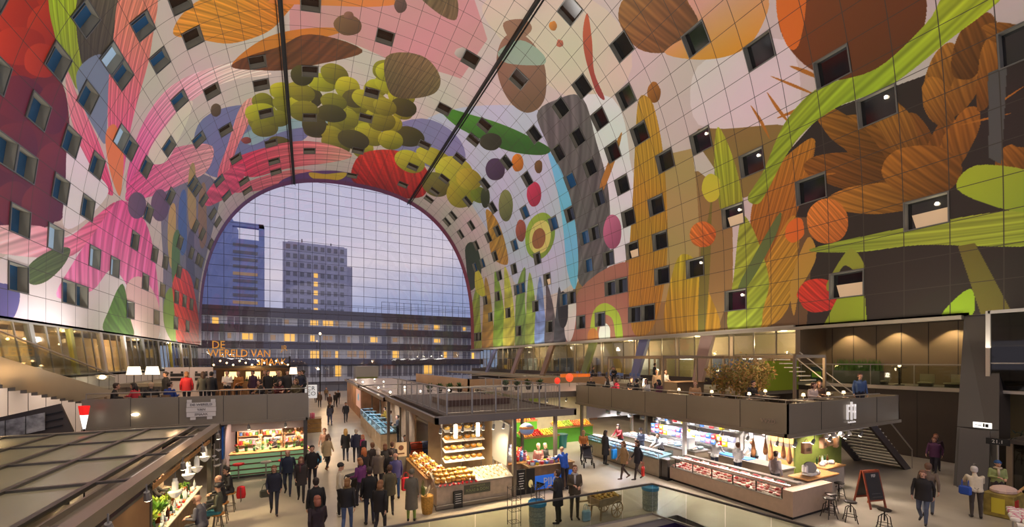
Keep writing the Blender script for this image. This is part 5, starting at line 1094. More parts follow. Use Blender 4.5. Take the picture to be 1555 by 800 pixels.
def potted(rp, hp, n, r, h, lw, ml, mp_):
    return mk2((lambda q: q.lathe([(rp*.7, 0), (rp, hp), (rp*1.08, hp), (rp*1.08, hp+.02), (rp*.9, hp+.02)], n=10), mp_), [('foliage', lambda q: (leafclump(n, r, h, lw)(q), [setattr(q, 'v', [(a, b, c+hp) for a, b, c in q.v])]), ml)])
M_potw = mat('pot_white', (225, 222, 214), .4)
M_botg = mat('bottle_green', (40, 70, 40), .1); M_botb = mat('bottle_brown', (90, 50, 24), .1); M_cup = mat('glass_cup', (215, 225, 225), .08)
mk_bottle = lambda m_: mk2((lambda q: q.lathe([(.036, 0), (.038, .02), (.038, .19), (.014, .25), (.014, .3)], n=9), m_), [('cap', lambda q: q.lathe([(.016, .295), (.016, .32)], n=8), M_steel)])
for k in range(11):
    y = 11.7+k*.5+rnd(-.1, .1)
    put('potted_plant', 'small potted green plant on the bar among the glasses', 'plant', 'plants on the bar', 'barplant%d' % (k % 2), potted(.1, .16, 46, .3, .42, .05, (M_leaf, M_leafy)[k % 2], (M_terra, M_potw)[k % 2]), (-3.6+rnd(-.1, .1), y, 1.085), rnd(0, 6), rnd(.7, 1.15) if k < 6 else rnd(.5, .75))
for k in range(30):
    y = 11.5+k*.18+rnd(-.05, .05)
    put('bottle', 'slim bottle standing on the bar at the lower left', 'bottle', 'bottles on the bar', 'bot%d' % (k % 3), mk_bottle((M_botg, M_botb, M_cup)[k % 3]), ((-3.82, -3.4)[k % 2]+rnd(-.06, .06), y, 1.085), 0, rnd(.85, 1.1))
for k in range(16):
    put('drinking_glass', 'clear drinking glass on the bar at the lower left', 'glass', 'glasses on the bar', 'cup', mk2((lambda q: q.lathe([(.03, 0), (.036, .1)], n=9), M_cup), [('rim', lambda q: q.lathe([(.037, .096), (.037, .104)], n=9), M_potw)]), (-3.36+rnd(-.06, .05), 13.2+k*.23, 1.085))
M_tom = mat('tomato_red', (200, 52, 30), .35); M_org = mat('orange_peel', (236, 140, 40), .5, bump=.1, scale=40)
for k in range(14): put('tomato', 'red tomato heaped beside the plants on the bar', 'vegetable', 'tomatoes on the bar', 'tom', mk2((lambda q: q.sph((0, 0, .035), (.042, .042, .036), 9), M_tom), [('stem', lambda q: q.sph((0, 0, .07), (.014, .014, .006), 6), M_leafd)]), (-3.42+rnd(-.12, .12), 14.9+rnd(-.35, .35), 1.085+.0))
for k in range(12): put('plate', 'small plate of food along the front edge of the near left bar', 'plate', 'plates on the near left bar', 'bplate%d' % (k % 3), mk2((lambda q: q.lathe([(.06, 0), (.11, .014), (.105, .018), (.05, .008)], n=12), M_potw), [('food', lambda q: [q.sph((.035*math.cos(j*2.1), .035*math.sin(j*2.1), .03), .03, 6) for j in range(3)], (M_leafy, M_tom, M_org)[k % 3])]), (-3.34, 12.0+k*.42, 1.085))
# high table and drinkers at the end of the bar
M_tan = mat('tan_leather', (176, 120, 52), .5); M_redc = mat('red_cloth', (206, 30, 40), .7, var=.1)
def stool(name, label, x, y, zs, mseat, mleg, rz=0., group=None):
    t = thing(name, label, 'stool', (x, y, 0), rz, group)
    q = MB(); q.lathe([(.17, zs-.05), (.185, zs-.03), (.185, zs-.01), (.16, zs)], n=14); q.build('seat', mseat, t)
    for k in range(4):
        a = PI/4+k*PI/2; q = MB(); q.tube((.1*math.cos(a), .1*math.sin(a), zs-.04), (.2*math.cos(a), .2*math.sin(a), 0), .015, n=6); q.build('leg', mleg, t)
    q = MB(); q.path([(.165*math.cos(2*PI*k/12), .165*math.sin(2*PI*k/12), .25) for k in range(13)], .01, 5); q.build('foot_ring', mleg, t)
    return t
for k, (x, y) in enumerate(((-2.62, 13.9), (-2.45, 15.1), (-2.5, 16.2), (-2.45, 17.3))):
    stool('bar_stool', 'wooden bar stool under a guest at the near left bar, number %d from the camera' % (k+1), x, y, .68, M_tan, M_rib, 0, 'stools at the near left bar')
person('broad bald person in a grey shirt on the nearest stool at the left bar', -2.62, 13.9, PI*.42, 'sit', (84, 84, 94), (40, 40, 48), (60, 44, 34), 'bald', z=.2, h=1.8)
person('person in a camouflage hoodie and dark cap sitting beside the grey shirt', -2.45, 15.1, PI*.5, 'sitb', (78, 80, 66), (50, 120, 130), (30, 30, 34), 'hat', z=.2)
person('bald person in a black jacket on a stool further along the left bar', -2.5, 16.2, PI*.5, 'sit', (28, 28, 32), (40, 40, 48), style='bald', z=.2)
person('person in a black jacket at the far end of the bar before a red coat', -2.45, 17.3, PI*.6, 'sit', (32, 32, 36), (40, 40, 48), (40, 28, 22), 'short', z=.2)
person('bartender with rolled sleeves bending over the near left bar', -4.42, 16.3, -PI*.45, 'reach', (60, 56, 56), (30, 30, 34), (40, 30, 24))
person('bartender in pale clothes behind the far end of the near left bar', -4.35, 17.05, -PI*.5, 'hold', (170, 150, 130), (40, 40, 44), (200, 150, 90))
q = MB(); q.lathe([(.2, .3), (.24, .5), (.19, .95), (.1, 1.0)], n=12, sy=.45); jk = q.build('jacket', M_redc, None, True, (-2.12, 17.25, -.1)); jk.scale = (.62, .6, .62); jk.location.z = .25; tag(jk, 'red coat hanging at the back of the farthest guest at the left bar', 'coat')
q = MB(); q.beam((.0, -.1, .1), (0, -.1, .95), .03, .03); q.build('stand', M_rib, jk)
q = MB(); q.beam((0, .1, .1), (0, .1, .95), .03, .03); q.build('stand', M_rib, jk)
for y, pw in ((12.5, 70), (14.6, 80), (16.6, 80)): spot('bar_lamp', (-3.6, y, 2.78), (-3.7, y, 1), pw, 130, (255, 226, 176), .08)

# ---------------------------------------------------------------- left terrace on top of the flower stall
lt = thing('terrace', 'left restaurant terrace with a smooth grey metal parapet', 'terrace', (0, 0, 0))
q = MB(); q.b2(-7.6, 0.02, 20.95, 21.0, 2.72, 3.84); q.b2(-.03, .02, 21.0, 33, 2.72, 3.84); q.b2(-7.6, -7.55, 21, 26, 2.72, 3.84); q.build('parapet', M_fascia, lt)
q = MB(); 
for x in (-6.2, -4.7, -3.2, -1.6): q.box(x, 20.945, 3.28, .015, .012, 1.1)
q.build('seam', M_seam, lt)
q = MB(); q.b2(-7.6, 0, 20.9, 21.06, 2.6, 2.72); q.b2(-.08, .06, 20.9, 33, 2.6, 2.72); q.build('edge_beam', M_fascia, lt)
q = MB(); q.b2(-7.55, -.03, 21.0, 33, 2.74, 3.0); q.build('deck', mat('deck_brown', (110, 92, 74), .6), lt)
q = MB(); q.tube((-7.5, 21.02, 4.05), (-.02, 21.02, 4.05), .022); q.tube((-.02, 21.02, 4.05), (-.02, 33, 4.05), .022)
for x in (-7.5, -5.6, -3.8, -1.9, -.02): q.tube((x, 21.02, 3.8), (x, 21.02, 4.05), .015, n=6)
q.build('handrail', M_steel, lt)
q = MB(); q.b2(-7.5, -.1, 30, 30.2, 0, 2.6); q.build('rear_wall', M_dark, lt)
for x in (-.1, -3.45): q = MB(); q.b2(x-.08, x+.08, 21.1, 21.26, 0, 2.6); q.build('post', M_rib, lt)
# white plank emblem with the restaurant name on the parapet
em = thing('sign_board', 'white plank sign with lettering on the left terrace parapet', 'sign', (-3.95, 20.92, 3.29))
q = MB()
for k, (w_, z) in enumerate(((.98, .2), (1.0, 0), (.98, -.2))): q.box(0, -.012, z, w_, .03, .185)
for x in (-.4, .4): q.box(x, -.012, .36, .16, .03, .12); q.box(x*.7, -.012, -.36, .18, .03, .11)
q.build('plank', mat('plank_white', (226, 220, 214), .5), em)
for k, (s_, z) in enumerate((('DE WERELD', .2), ('VAN', 0), ('SMAAK', -.2))): text_mesh('lettering', s_, .14, mat('letter_grey', (120, 112, 104), .5), em, (0, -.035, z))
tl = MB(); tl.sph((0, 0, 0), (.11, .04, .05), 10); tl.tube((0, .02, 0), (0, .06, 0), .03); pl_ = tl.build('wall_lamp', M_bulbw, None, True, (-6.05, 20.88, 3.2)); tag(pl_, 'small bright oval light on the left terrace parapet', 'lamp')
# flower and juice stall below the terrace
M_pinkw = mat('stall_back_pink', (240, 220, 214), .6, var=.12, scale=1.2)
fs_ = thing('market_stall', 'flower and juice stall with a green slatted counter below the left terrace', 'market stall', (0, 0, 0))
q = MB(); q.b2(-3.3, -.1, 25.4, 25.5, 0, 2.58); q.build('back_wall', M_pinkw, fs_)
q = MB(); q.b2(-3.45, -3.35, 21.45, 25.4, 0, 2.58); q.build('side_wall', mat('stall_side_grey', (110, 100, 108), .6), fs_)
q = MB(); q.box(-3.3, 21.6, 1.75, .06, .4, 1.4); q.build('blue_banner', mat('banner_blue', (40, 110, 200), .5, var=.3, scale=2), fs_)
q = MB(); q.b2(-3.0, -.1, 21.5, 21.56, 2.2, 2.58); q.build('header_board', mat('header_cream', (222, 196, 176), .5), fs_)
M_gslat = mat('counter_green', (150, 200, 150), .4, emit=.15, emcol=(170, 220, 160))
ct = thing('counter', 'green counter with brown horizontal slats below the left terrace', 'counter', (-1.62, 22.3, 0))
q = MB(); q.box(0, 0, .55, 3.0, .6, 1.0); q.build('body', M_gslat, ct)
q = MB(); [q.box(0, 0, z, 3.06, .68, .055) for z in (.16, .38, .62, .86)]; q.box(.5, -.33, .55, .04, .03, 1.0); q.build('slat', mat('slat_brown', (120, 78, 58), .5), ct)
q = MB(); q.box(0, 0, 1.08, 3.1, .74, .05, bev=.01); q.build('countertop', M_wood, ct)
q = MB(); q.box(0, 0, .05, 3.0, .62, .1); q.build('plinth', M_rib, ct)
for k, (x, y) in enumerate(((-2.75, 21.62), (-1.7, 21.55), (-1.95, 21.0))):
    t = thing('bar_stool', ('red round stool at the left end of the green counter', 'round stool with a grey seat before the green counter', 'red round stool standing behind the walkers at the green counter')[k], 'stool', (x if k < 2 else -1.0, y if k < 2 else 21.6, 0), 0, 'stools at the green counter')
    q = MB(); q.lathe([(.2, .68), (.23, .71), (.22, .75), (.12, .77)], n=14); q.build('seat', M_redc if k != 1 else mat('seat_grey', (160, 150, 140), .5), t)
    q = MB(); q.tube((0, 0, .02), (0, 0, .69), .03); q.build('column', M_steel, t)
    q = MB(); q.lathe([(.24, 0), (.24, .015), (.05, .04)], n=16); q.build('base', M_steel, t)
person('florist with a straw hat and green apron behind the green counter', -2.05, 23.1, PI, 'hold', (140, 150, 120), (60, 70, 60), (180, 140, 90), 'hat')
person('florist in dark clothes beside the one with the straw hat', -1.5, 23.3, PI*.9, 'hold', (44, 40, 40), (40, 40, 44), (130, 90, 60))
person('person in a dark vest under the dried flowers by the green counter', -.45, 22.9, PI*.7, 'stand', (60, 56, 50), (40, 40, 44), (190, 140, 90), 'long')
# shelving with jars, flower buckets, hanging baskets
for k in range(3):
    sh = thing('shelf_unit', ('open shelf of jars at the left of the flower stall back wall', 'open shelf of jars at the middle of the flower stall back wall', 'open shelf of jars at the right of the flower stall back wall')[k], 'shelf', (-2.75+k*1.05, 25.2, 0))
    q = MB(); [q.box(0, 0, z, .95, .3, .03) for z in (.5, .95, 1.4, 1.85)]; q.build('shelf_board', M_wood, sh); q = MB(); [q.box(x, 0, .95, .03, .3, 1.9) for x in (-.47, .47)]; q.build('upright', M_wood, sh)
M_cols = [mat('goods_%d' % k, c, .5) for k, c in enumerate(((216, 60, 60), (240, 210, 90), (236, 232, 224), (96, 150, 70), (226, 130, 160), (240, 150, 60), (90, 130, 200), (130, 80, 50)))]
mkjar = lambda m_: mk2((lambda q: q.lathe([(.055, 0), (.06, .02), (.06, .14), (.045, .16)], n=8), m_), [('lid', lambda q: q.lathe([(.05, .155), (.05, .185)], n=8), M_steel)])
n_ = 0
for k in range(3):
    for z in (.965, 1.415, 1.865):
        for j in range(6):
            c = n_ % 8; n_ += 1
            put('jar', 'coloured jar on the back shelves of the flower stall', 'jar', 'jars in the flower stall', 'jar%d' % c, mkjar(M_cols[c]), (-3.1+k*1.05+j*.14, 25.17, z), 0, rnd(.9, 1.3))
mkflower = lambda m_: mk2((lambda q: q.lathe([(.09, 0), (.13, .3), (.12, .3)], n=10), mat('bucket_green', (92, 150, 84), .4)), [('leaves', lambda q: (leafclump(26, .22, .4, .04)(q), setattr(q, 'v', [(a, b, c+.28) for a, b, c in q.v])), M_leaf), ('blossoms', lambda q: [q.sph((rr.uniform(-.16, .16), rr.uniform(-.16, .16), rr.uniform(.5, .72)), .045, 6) for rr in [random.Random(3)] for _ in range(16)], m_)])
for k in range(9):
    put('flower_bucket', 'green bucket of cut flowers on the green counter of the left stall', 'flowers', 'flower buckets at the green counter', 'fb%d' % (k % 4), mkflower(M_cols[(0, 1, 4, 5)[k % 4]]), (-2.9+k*.33, 22.42+(k % 2)*.1, 1.105), rnd(0, 6), rnd(.5, .6))
for k in range(6):
    put('flower_bucket', 'tall bucket of flowers on the floor behind the green counter', 'flowers', 'flower buckets on the stall floor', 'fb%d' % (k % 4), mkflower(M_cols[(0, 1, 4, 5)[k % 4]]), (-1.05+(k % 3)*.46, 23.8+(k//3)*.6, 0), rnd(0, 6), rnd(1.0, 1.25))
mkdry = mk2((lambda q: q.tube((0, 0, .25), (0, 0, 0), .01, .02, 6), M_rib), [('bunch', lambda q: (leafclump(40, .24, .5, .03)(q), setattr(q, 'v', [(a, b, -c) for a, b, c in q.v])), mat('dried_flowers', (200, 160, 110), .7, var=.3, scale=6))])
for k in range(6): put('dried_bunch', 'bunch of dried flowers hanging at the right end of the flower stall', 'flowers', 'hanging dried flowers', 'dry', mkdry, (-1.0+k*.18, 21.9+(k % 2)*.3, 2.3), rnd(0, 6), rnd(.9, 1.2))
for x in (-2.6, -1.4, -.4): spot('stall_lamp', (x, 22.6, 2.5), (x, 23.6, .8), 90, 140, (255, 224, 190), .08); 
for k, x in enumerate((-2.3, -.9)): spotlamp(x, 20.98, 2.5, 0, 'below the left terrace edge', .14, group='spotlights below the left terrace')
cs = thing('crystal_stand', 'white stand of clear glass bowls at the left end of the green counter', 'stand', (-3.45, 20.55, 0))
q = MB(); q.tube((0, 0, .02), (0, 0, 1.9), .02); q.lathe([(.2, 0), (.2, .02), (.03, .05)], n=12); q.build('pole', M_steel, cs)
for k in range(14):
    q = MB(); a = k*2.4; q.lathe([(.015, 0), (.08, .07), (.085, .09)], (.16*math.cos(a), .16*math.sin(a), .95+(k % 5)*.2), 9); q.build('bowl', mat('bowl_glass', (232, 230, 228), .1), cs, True)

# beyond: crate planter with the white square sign
cr = thing('planter_crate', 'square wooden crate counter in the aisle below the white square sign', 'counter', (.15, 34.2, 0))
q = MB(); q.box(0, 0, .5, 1.5, 1.2, 1.0); q.build('body', mat('crate_wood', (160, 120, 64), .6, var=.2, scale=4), cr)
q = MB(); [q.box(0, 0, z, 1.54, 1.24, .04) for z in (.02, .34, .68, 1.0)]; q.build('slat', M_woodd, cr)
ws = thing('sign_board', 'white square sign with four dark letters hanging over the aisle on the left', 'sign', (.2, 32.5, 3.12))
q = MB(); q.box(0, 0, 0, .78, .06, .95, bev=.02); q.build('panel', mat('sign_white', (240, 238, 236), .5, emit=.35), ws)
text_mesh('lettering', 'CR\nCO', .42, M_black2, ws, (0, -.05, .03)); q = MB(); q.tube((-.3, 0, .45), (-.3, 0, 1.0), .01); q.tube((.3, 0, .45), (.3, 0, 1.0), .01); q.build('hanger', M_black, ws)
for k in range(9): put('gift_bag', 'bright wrapped gift on top of the crate counter in the aisle', 'gift', 'gifts on the crate counter', 'gift%d' % (k % 4), mk2((lambda q: q.box(0, 0, .14, .2, .16, .28, bev=.02), M_cols[(0, 2, 4, 1)[k % 4]]), [('ribbon', lambda q: q.box(0, 0, .14, .03, .17, .29), M_cols[0 if k % 4 else 2])]), (-.4+(k % 3)*.35, 33.9+(k//3)*.28, 1.02), rnd(-.3, .3), rnd(.9, 1.5))
# ---------------------------------------------------------------- life on the left terrace (deck at z = 3)
TZ = 3.005
def chair(name, label, x, y, rz, z=0., m1=None, m2=None, group=None):
    def f(nm):
        t = thing(nm, '', '')
        q = MB(); q.box(0, 0, .45, .42, .42, .035, bev=.01); q.build('seat', m1 or M_woodd, t)
        q = MB(); q.box(0, -.2, .72, .4, .025, .26, bev=.01); q.build('backrest', m1 or M_woodd, t)
        for sx in (-.18, .18):
            q = MB(); q.beam((sx, .18, 0), (sx, .18, .44), .03, .03); q.build('leg', m2 or M_rib, t)
            q = MB(); q.beam((sx, -.2, 0), (sx, -.2, .84), .03, .03); q.build('leg', m2 or M_rib, t)
        return t
    return put(name, label, 'chair', group, 'chair_%s' % (m1.name if m1 else ''), f, (x, y, z), rz)
def table(label, x, y, z, w, d, h, mt, rz=0., group=None, key=None):
    def f(nm):
        t = thing(nm, '', '')
        q = MB(); q.box(0, 0, h-.02, w, d, .04, bev=.01); q.build('tabletop', mt, t)
        for a in (-1, 1):
            for b_ in (-1, 1):
                q = MB(); q.beam((a*(w/2-.05), b_*(d/2-.05), 0), (a*(w/2-.05), b_*(d/2-.05), h-.04), .05, .05); q.build('leg', mt, t)
        return t
    return put('table', label, 'table', group, key or 'table%.2f%.2f%.2f%s' % (w, d, h, mt.name), f, (x, y, z), rz)
def lampstand(label, x, y, z, h, m_sh, r=.3):
    t = thing('floor_lamp', label, 'lamp', (x, y, z))
    q = MB(); q.lathe([(.14, 0), (.14, .02), (.02, .04)], n=12); q.build('base', M_black, t)
    q = MB(); q.tube((0, 0, .03), (0, 0, h), .018, n=7); q.build('pole', M_black, t)
    q = MB(); q.lathe([(r, h-.15), (r*.78, h+.22)], n=16); q.build('lamp_shade', m_sh, t)
    return t
M_shade = mat('shade_glow', (255, 236, 210), .5, emit=1.5, emcol=(255, 226, 190))
lampstand('glowing white floor lamp, left one of the pair behind the terrace diners', -7.1, 24.4, TZ, 1.82, M_shade, .27)
lampstand('glowing white floor lamp, right one of the pair behind the terrace diners', -6.45, 24.4, TZ, 1.82, M_shade, .27)
lampstand('glowing white floor lamp among the crowd at the right end of the left terrace', -.72, 25.6, TZ, 1.72, M_shade, .2)
sb = thing('partition_screen', 'white partition boards with dark plank emblems on the left terrace', 'partition', (-5.7, 27.4, TZ))
for k in (0, 1):
    q = MB(); q.box(-.52+k*1.05, 0, .98, 1.02, .06, 1.96); q.build('board', mat('board_white', (222, 206, 194), .6), sb)
    q = MB(); q.box(-.52+k*1.05, -.04, 1.55, .56, .03, .16); q.box(-.52+k*1.05, -.04, 1.32, .56, .03, .16)
    for x in (-.22, .22): q.box(-.52+k*1.05+x, -.04, 1.69, .1, .03, .1)
    q.build('emblem', M_black2, sb)
t_ = table('tall slatted wooden table at the railing of the left terrace', -2.95, 23.3, TZ, 1.5, .6, .95, M_wood)
q = MB(); [q.box(x, 0, .45, .04, .5, .86) for x in (-.68, -.5, -.2, .1, .4, .66)]; q.build('side_slats', M_wood, t_)
sf = thing('name_sign', 'gold lettering on a dark bulb-lit frame over the left terrace bar', 'sign', (-3.1, 30.0, TZ))
q = MB(); q.b2(-2.1, 2.1, -.05, .05, 1.85, 2.0); [q.b2(x-.05, x+.05, -.05, .05, 0, 2.6) for x in (-2.05, 2.05)]; q.b2(-2.1, 2.1, -.04, .04, 2.46, 2.5); q.build('frame', M_black2, sf)
M_gold = mat('gold_letters', (206, 150, 60), .35, .5, emit=.12, emcol=(255, 180, 80))
for s_, x, z, sz in (('DE', -1.72, 3.25, .66), ('WERELD VAN', -.62, 2.75, .64), ('SMAAK', 1.05, 2.22, .62), ('JR', 1.75, 3.1, .5)):
    text_mesh('lettering', s_, sz, M_gold, sf, (x, -.08, z), ext=.03, width=.82)
for k in range(13):
    q = MB(); q.sph((-1.95+k*.325, -.12, 2.06+.12*((k*5) % 3)), .045, 7); q.build('bulb', M_bulb, sf, True)
ko = thing('bar_kiosk', 'dark bar kiosk with a lit opening under the gold lettering', 'kiosk', (-3.1, 31.2, TZ))
q = MB(); q.b2(-2.1, 2.1, .3, 1.2, 0, 1.85); q.b2(-2.1, 2.1, -.6, .3, 0, 1.0); q.b2(-2.1, 2.1, -.6, .3, 1.72, 1.85); q.build('body', mat('kiosk_brown', (70, 52, 36), .6), ko)
for x in (-1.25, -.1, 1.1):
    q = MB(); q.b2(x-.4, x+.4, .26, .31, 1.12, 1.6); q.build('lit_shelf', mat('shelf_glow', (250, 220, 160), .5, emit=1.3, emcol=(255, 214, 150)), ko)
    for j in range(5):
        put('bottle', 'bottle on the lit shelves of the terrace kiosk', 'bottle', 'bottles in the terrace kiosk', 'bot%d' % (j % 3), mk_bottle((M_botg, M_botb, M_cup)[j % 3]), (-3.1+x-.32+j*.16, 31.3, TZ+1.0), 0, 1.15)
point('kiosk_lamp', (-3.1, 29.2, 4.75), 110, (255, 190, 110), .1); point('kiosk_lamp', (-5.6, 24.3, 4.9), 50, (255, 206, 150), .1)
BK = (30, 28, 30)
for a in [
 ('person in black seated leftmost at the left terrace railing', -7.12, 22.2, -1.4, 'sit', BK, 'short', (60, 40, 30), 0),
 ('person in a red patterned top seated second from left at the terrace railing', -6.38, 22.3, 1.2, 'sitf', (190, 50, 60), 'long', (40, 28, 22), 0),
 ('broad person in black seated beside the red patterned top on the terrace', -5.9, 22.2, .4, 'sit', (24, 24, 26), 'short', (190, 160, 130), 0),
 ('person in a bright blue jacket seated at the left terrace railing', -5.3, 22.3, -.5, 'sitb', (40, 66, 140), 'short', (50, 36, 30), 0),
 ('person in black standing below the pair of glowing floor lamps', -6.2, 25.4, 2.2, 'stand', BK, 'bun', (40, 30, 26), 1),
 ('person in a red top facing the white partition boards', -5.35, 25.2, .2, 'standf', (180, 36, 44), 'mid', (120, 80, 50), 1),
 ('person in a grey-green coat with long hair before the right partition board', -4.65, 25.0, .4, 'standf', (88, 88, 76), 'long', (60, 40, 30), 1),
 ('person in a black jacket right of the partition boards', -4.25, 24.6, -.3, 'stand', (22, 24, 30), 'short', (30, 24, 22), 1),
 ('waiter in a white shirt between partition and tall table', -3.9, 26.6, 2.9, 'hold', (220, 214, 206), 'short', (60, 44, 30), 1),
 ('person in mustard behind the tall slatted table', -3.3, 26.0, 2.8, 'holdf', (170, 110, 50), 'mid', (110, 70, 40), 1),
 ('person in dark plum behind the right end of the slatted table', -2.7, 26.4, 2.6, 'stand', (66, 40, 60), 'short', (40, 30, 24), 1),
 ('person in black seated just right of the tall slatted table', -2.0, 23.2, 1.9, 'sit', BK, 'short', (50, 36, 28), 0),
 ('person in a brown jacket standing in the crowd below the word on the sign', -2.2, 27.6, 2.0, 'pocket', (96, 70, 50), 'short', (140, 100, 60), 1),
 ('person in black standing left in the terrace crowd', -1.95, 25.9, -2.6, 'stand', (28, 26, 28), 'mid', (50, 34, 26), 1),
 ('person in dark green standing in the middle of the terrace crowd', -1.55, 26.9, 3.0, 'pocket', (40, 46, 40), 'short', (90, 60, 40), 1),
 ('person in black with blond hair in the terrace crowd', -1.35, 25.2, 2.2, 'holdf', (26, 26, 30), 'long', (200, 160, 100), 1),
 ('person in charcoal left of the right-hand terrace lamp', -1.05, 26.3, -2.8, 'stand', (44, 42, 44), 'short', (40, 30, 26), 1),
 ('person in navy right of the right-hand terrace lamp', -.4, 25.1, 2.7, 'pocket', (34, 38, 56), 'short', (70, 50, 36), 1),
 ('person in black at the extreme right of the left terrace', -.25, 26.6, 1.7, 'stand', (24, 24, 26), 'bun', (40, 30, 26), 1),
 ('person in an olive jacket seated at the right end of the left terrace', -.55, 23.2, 2.4, 'sitb', (86, 76, 50), 'mid', (110, 80, 50), 0),
 ('person in dark red seated behind the railing near the right terrace end', -1.3, 23.0, -2.7, 'sitf', (90, 40, 40), 'long', (50, 36, 30), 0),
]:
    person(a[0], a[1], a[2], a[3], a[4], a[5], (34, 36, 46), a[7], a[6], z=TZ, coat=a[5] if a[8] and a[4] in ('stand', 'standf', 'pocket') else None, hem=.78)
    if not a[8]:
        chair('dining_chair', 'dark wooden chair under a guest on the left terrace', a[1], a[2]-.02, a[3], TZ, M_woodd, M_rib, 'chairs on the left terrace')
for k, (x, y) in enumerate(((-6.75, 23.0), (-5.6, 23.1), (-1.6, 23.9))): table('small dark table between guests on the left terrace', x, y, TZ, .7, .7, .74, M_dark, 0, 'tables on the left terrace')
# ---------------------------------------------------------------- centre block: three roofs in a row between the two aisles
M_deck = mat('roof_deck_dark', (74, 64, 58), .6, var=.1, scale=1)
M_gut = mat('gutter_grey', (128, 118, 106), .3, .5)
def roofblock(label, x0, x1, y0, y1, zb, zt, deck, back=True):
    t = thing('market_stall', label, 'market stall', (0, 0, 0))
    q = MB(); q.b2(x0+.5, x1-.4, y0+.45, y1, zb+.06, zt-.05); q.build('roof_deck', deck, t)
    q = MB(); q.b2(x0, x1, y0, y0+.12, zb, zt); q.b2(x0, x0+.12, y0, y1, zb, zt-.04); q.b2(x1-.12, x1, y0, y1, zb, zt-.04); q.b2(x0, x1, y1-.12, y1, zb, zt-.04); q.build('eaves_beam', M_gut, t)
    q = MB(); q.b2(x0+.12, x0+.5, y0+.12, y1-.1, zb+.06, zb+.1); q.b2(x0+.12, x1-.1, y0+.12, y0+.45, zb+.06, zb+.12); q.build('gutter', mat('gutter_dark', (70, 64, 58), .35, .4), t)
    return t
cb = roofblock('cheese and toy stall block with a dark railed roof in the middle of the hall', 4.0, 10.0, 14.0, 24.5, 3.06, 3.33, M_deck)
for x, y in ((7.22, 14.25), (9.85, 15.4), (4.15, 19.2), (4.15, 24.2), (9.85, 24.2)):
    q = MB(); q.b2(x-.07, x+.07, y-.07, y+.07, 0, 3.1); q.build('post', M_gut, cb)
q = MB(); q.b2(5.2, 9.9, 19.4, 19.5, 0, 3.06); q.b2(7.22, 7.3, 15.95, 19.4, 0, 3.06); q.build('inner_wall', mat('stall_inner', (190, 164, 130), .6, var=.15, scale=1.5), cb)
def railing(label, pts, z, h=.95, step=1.1, bars=True):
    t = thing('roof_railing', label, 'railing', (0, 0, 0))
    for (xa, ya), (xb, yb) in zip(pts, pts[1:]):
        q = MB(); q.tube((xa, ya, z+h), (xb, yb, z+h), .022, n=6); q.build('handrail', M_steel, t)
        L_ = math.dist((xa, ya), (xb, yb)); n = max(1, round(L_/step))
        for k in range(n):
            x, y = xa+(xb-xa)*k/n, ya+(yb-ya)*k/n
            q = MB(); q.b2(x-.025, x+.025, y-.025, y+.025, z-.06, z+h); q.build('post', M_steel, t)
        if bars:
            q = MB()
            for k in range(int(L_/.14)):
                u = (k+.5)*.14/L_; x, y = xa+(xb-xa)*u, ya+(yb-ya)*u
                q.tube((x, y, z+.05), (x, y, z+h), .005, n=4)
            q.tube((xa, ya, z+.08), (xb, yb, z+.08), .01, n=4); q.build('mesh_infill', M_steel, t)
    return t
railing('steel mesh railing around the dark roof of the cheese stall', [(4.6, 23.8), (4.6, 14.6), (9.55, 14.6), (9.55, 23.8)], 3.29, 1.0)
rh = thing('roof_hatch', 'low dark hatch with two rails on the railed roof', 'hatch', (0, 0, 0))
q = MB(); q.b2(5.5, 8.6, 17.4, 19.8, 3.27, 3.55); q.build('body', mat('hatch_brown', (84, 62, 52), .6), rh)
q = MB(); 
for z in (3.9, 4.15): q.tube((5.4, 17.2, z), (8.7, 17.2, z), .018, n=5); q.tube((5.4, 17.2, z), (5.4, 20, z), .018, n=5)
for x in (5.4, 7.0, 8.7): q.tube((x, 17.2, 3.27), (x, 17.2, 4.15), .018, n=5)
q.build('rail', M_steel, rh)
M_lroof = mat('roof_light_grey', (176, 160, 146), .4)
cb2 = roofblock('fish and spice stall block with a pale flat roof behind the railed roof', 4.0, 10.0, 25.0, 38, 2.9, 3.15, M_lroof)
q = MB(); q.b2(4.7, 7.4, 26, 30.5, 3.12, 3.24); q.b2(4.9, 7.2, 32, 36.5, 3.12, 3.22); q.build('skylight', mat('skylight_pale', (214, 206, 200), .2), cb2)
for y in (25.3, 29, 33, 37.6): q = MB(); q.b2(5.0, 5.1, y, y+.1, 0, 2.9); q.build('post', M_gut, cb2)
q = MB(); q.b2(5.9, 6.0, 25.2, 37.8, 0, 2.9); q.build('back_wall', mat('back_brown', (170, 140, 110), .6, var=.25, scale=1.6), cb2)
cb3 = roofblock('farthest stall block of the middle row before the glass end', 4.0, 10.0, 38.6, 54, 2.9, 3.15, M_lroof)
q = MB(); q.b2(4.3, 9.7, 38.8, 53.8, 0, 2.9); q.build('body', mat('far_stall', (170, 130, 100), .6, var=.3, scale=1), cb3)
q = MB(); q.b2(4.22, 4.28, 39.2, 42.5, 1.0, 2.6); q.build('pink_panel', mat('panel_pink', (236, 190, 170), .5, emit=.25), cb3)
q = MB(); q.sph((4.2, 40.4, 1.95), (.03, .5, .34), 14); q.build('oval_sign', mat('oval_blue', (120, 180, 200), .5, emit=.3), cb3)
dk = []
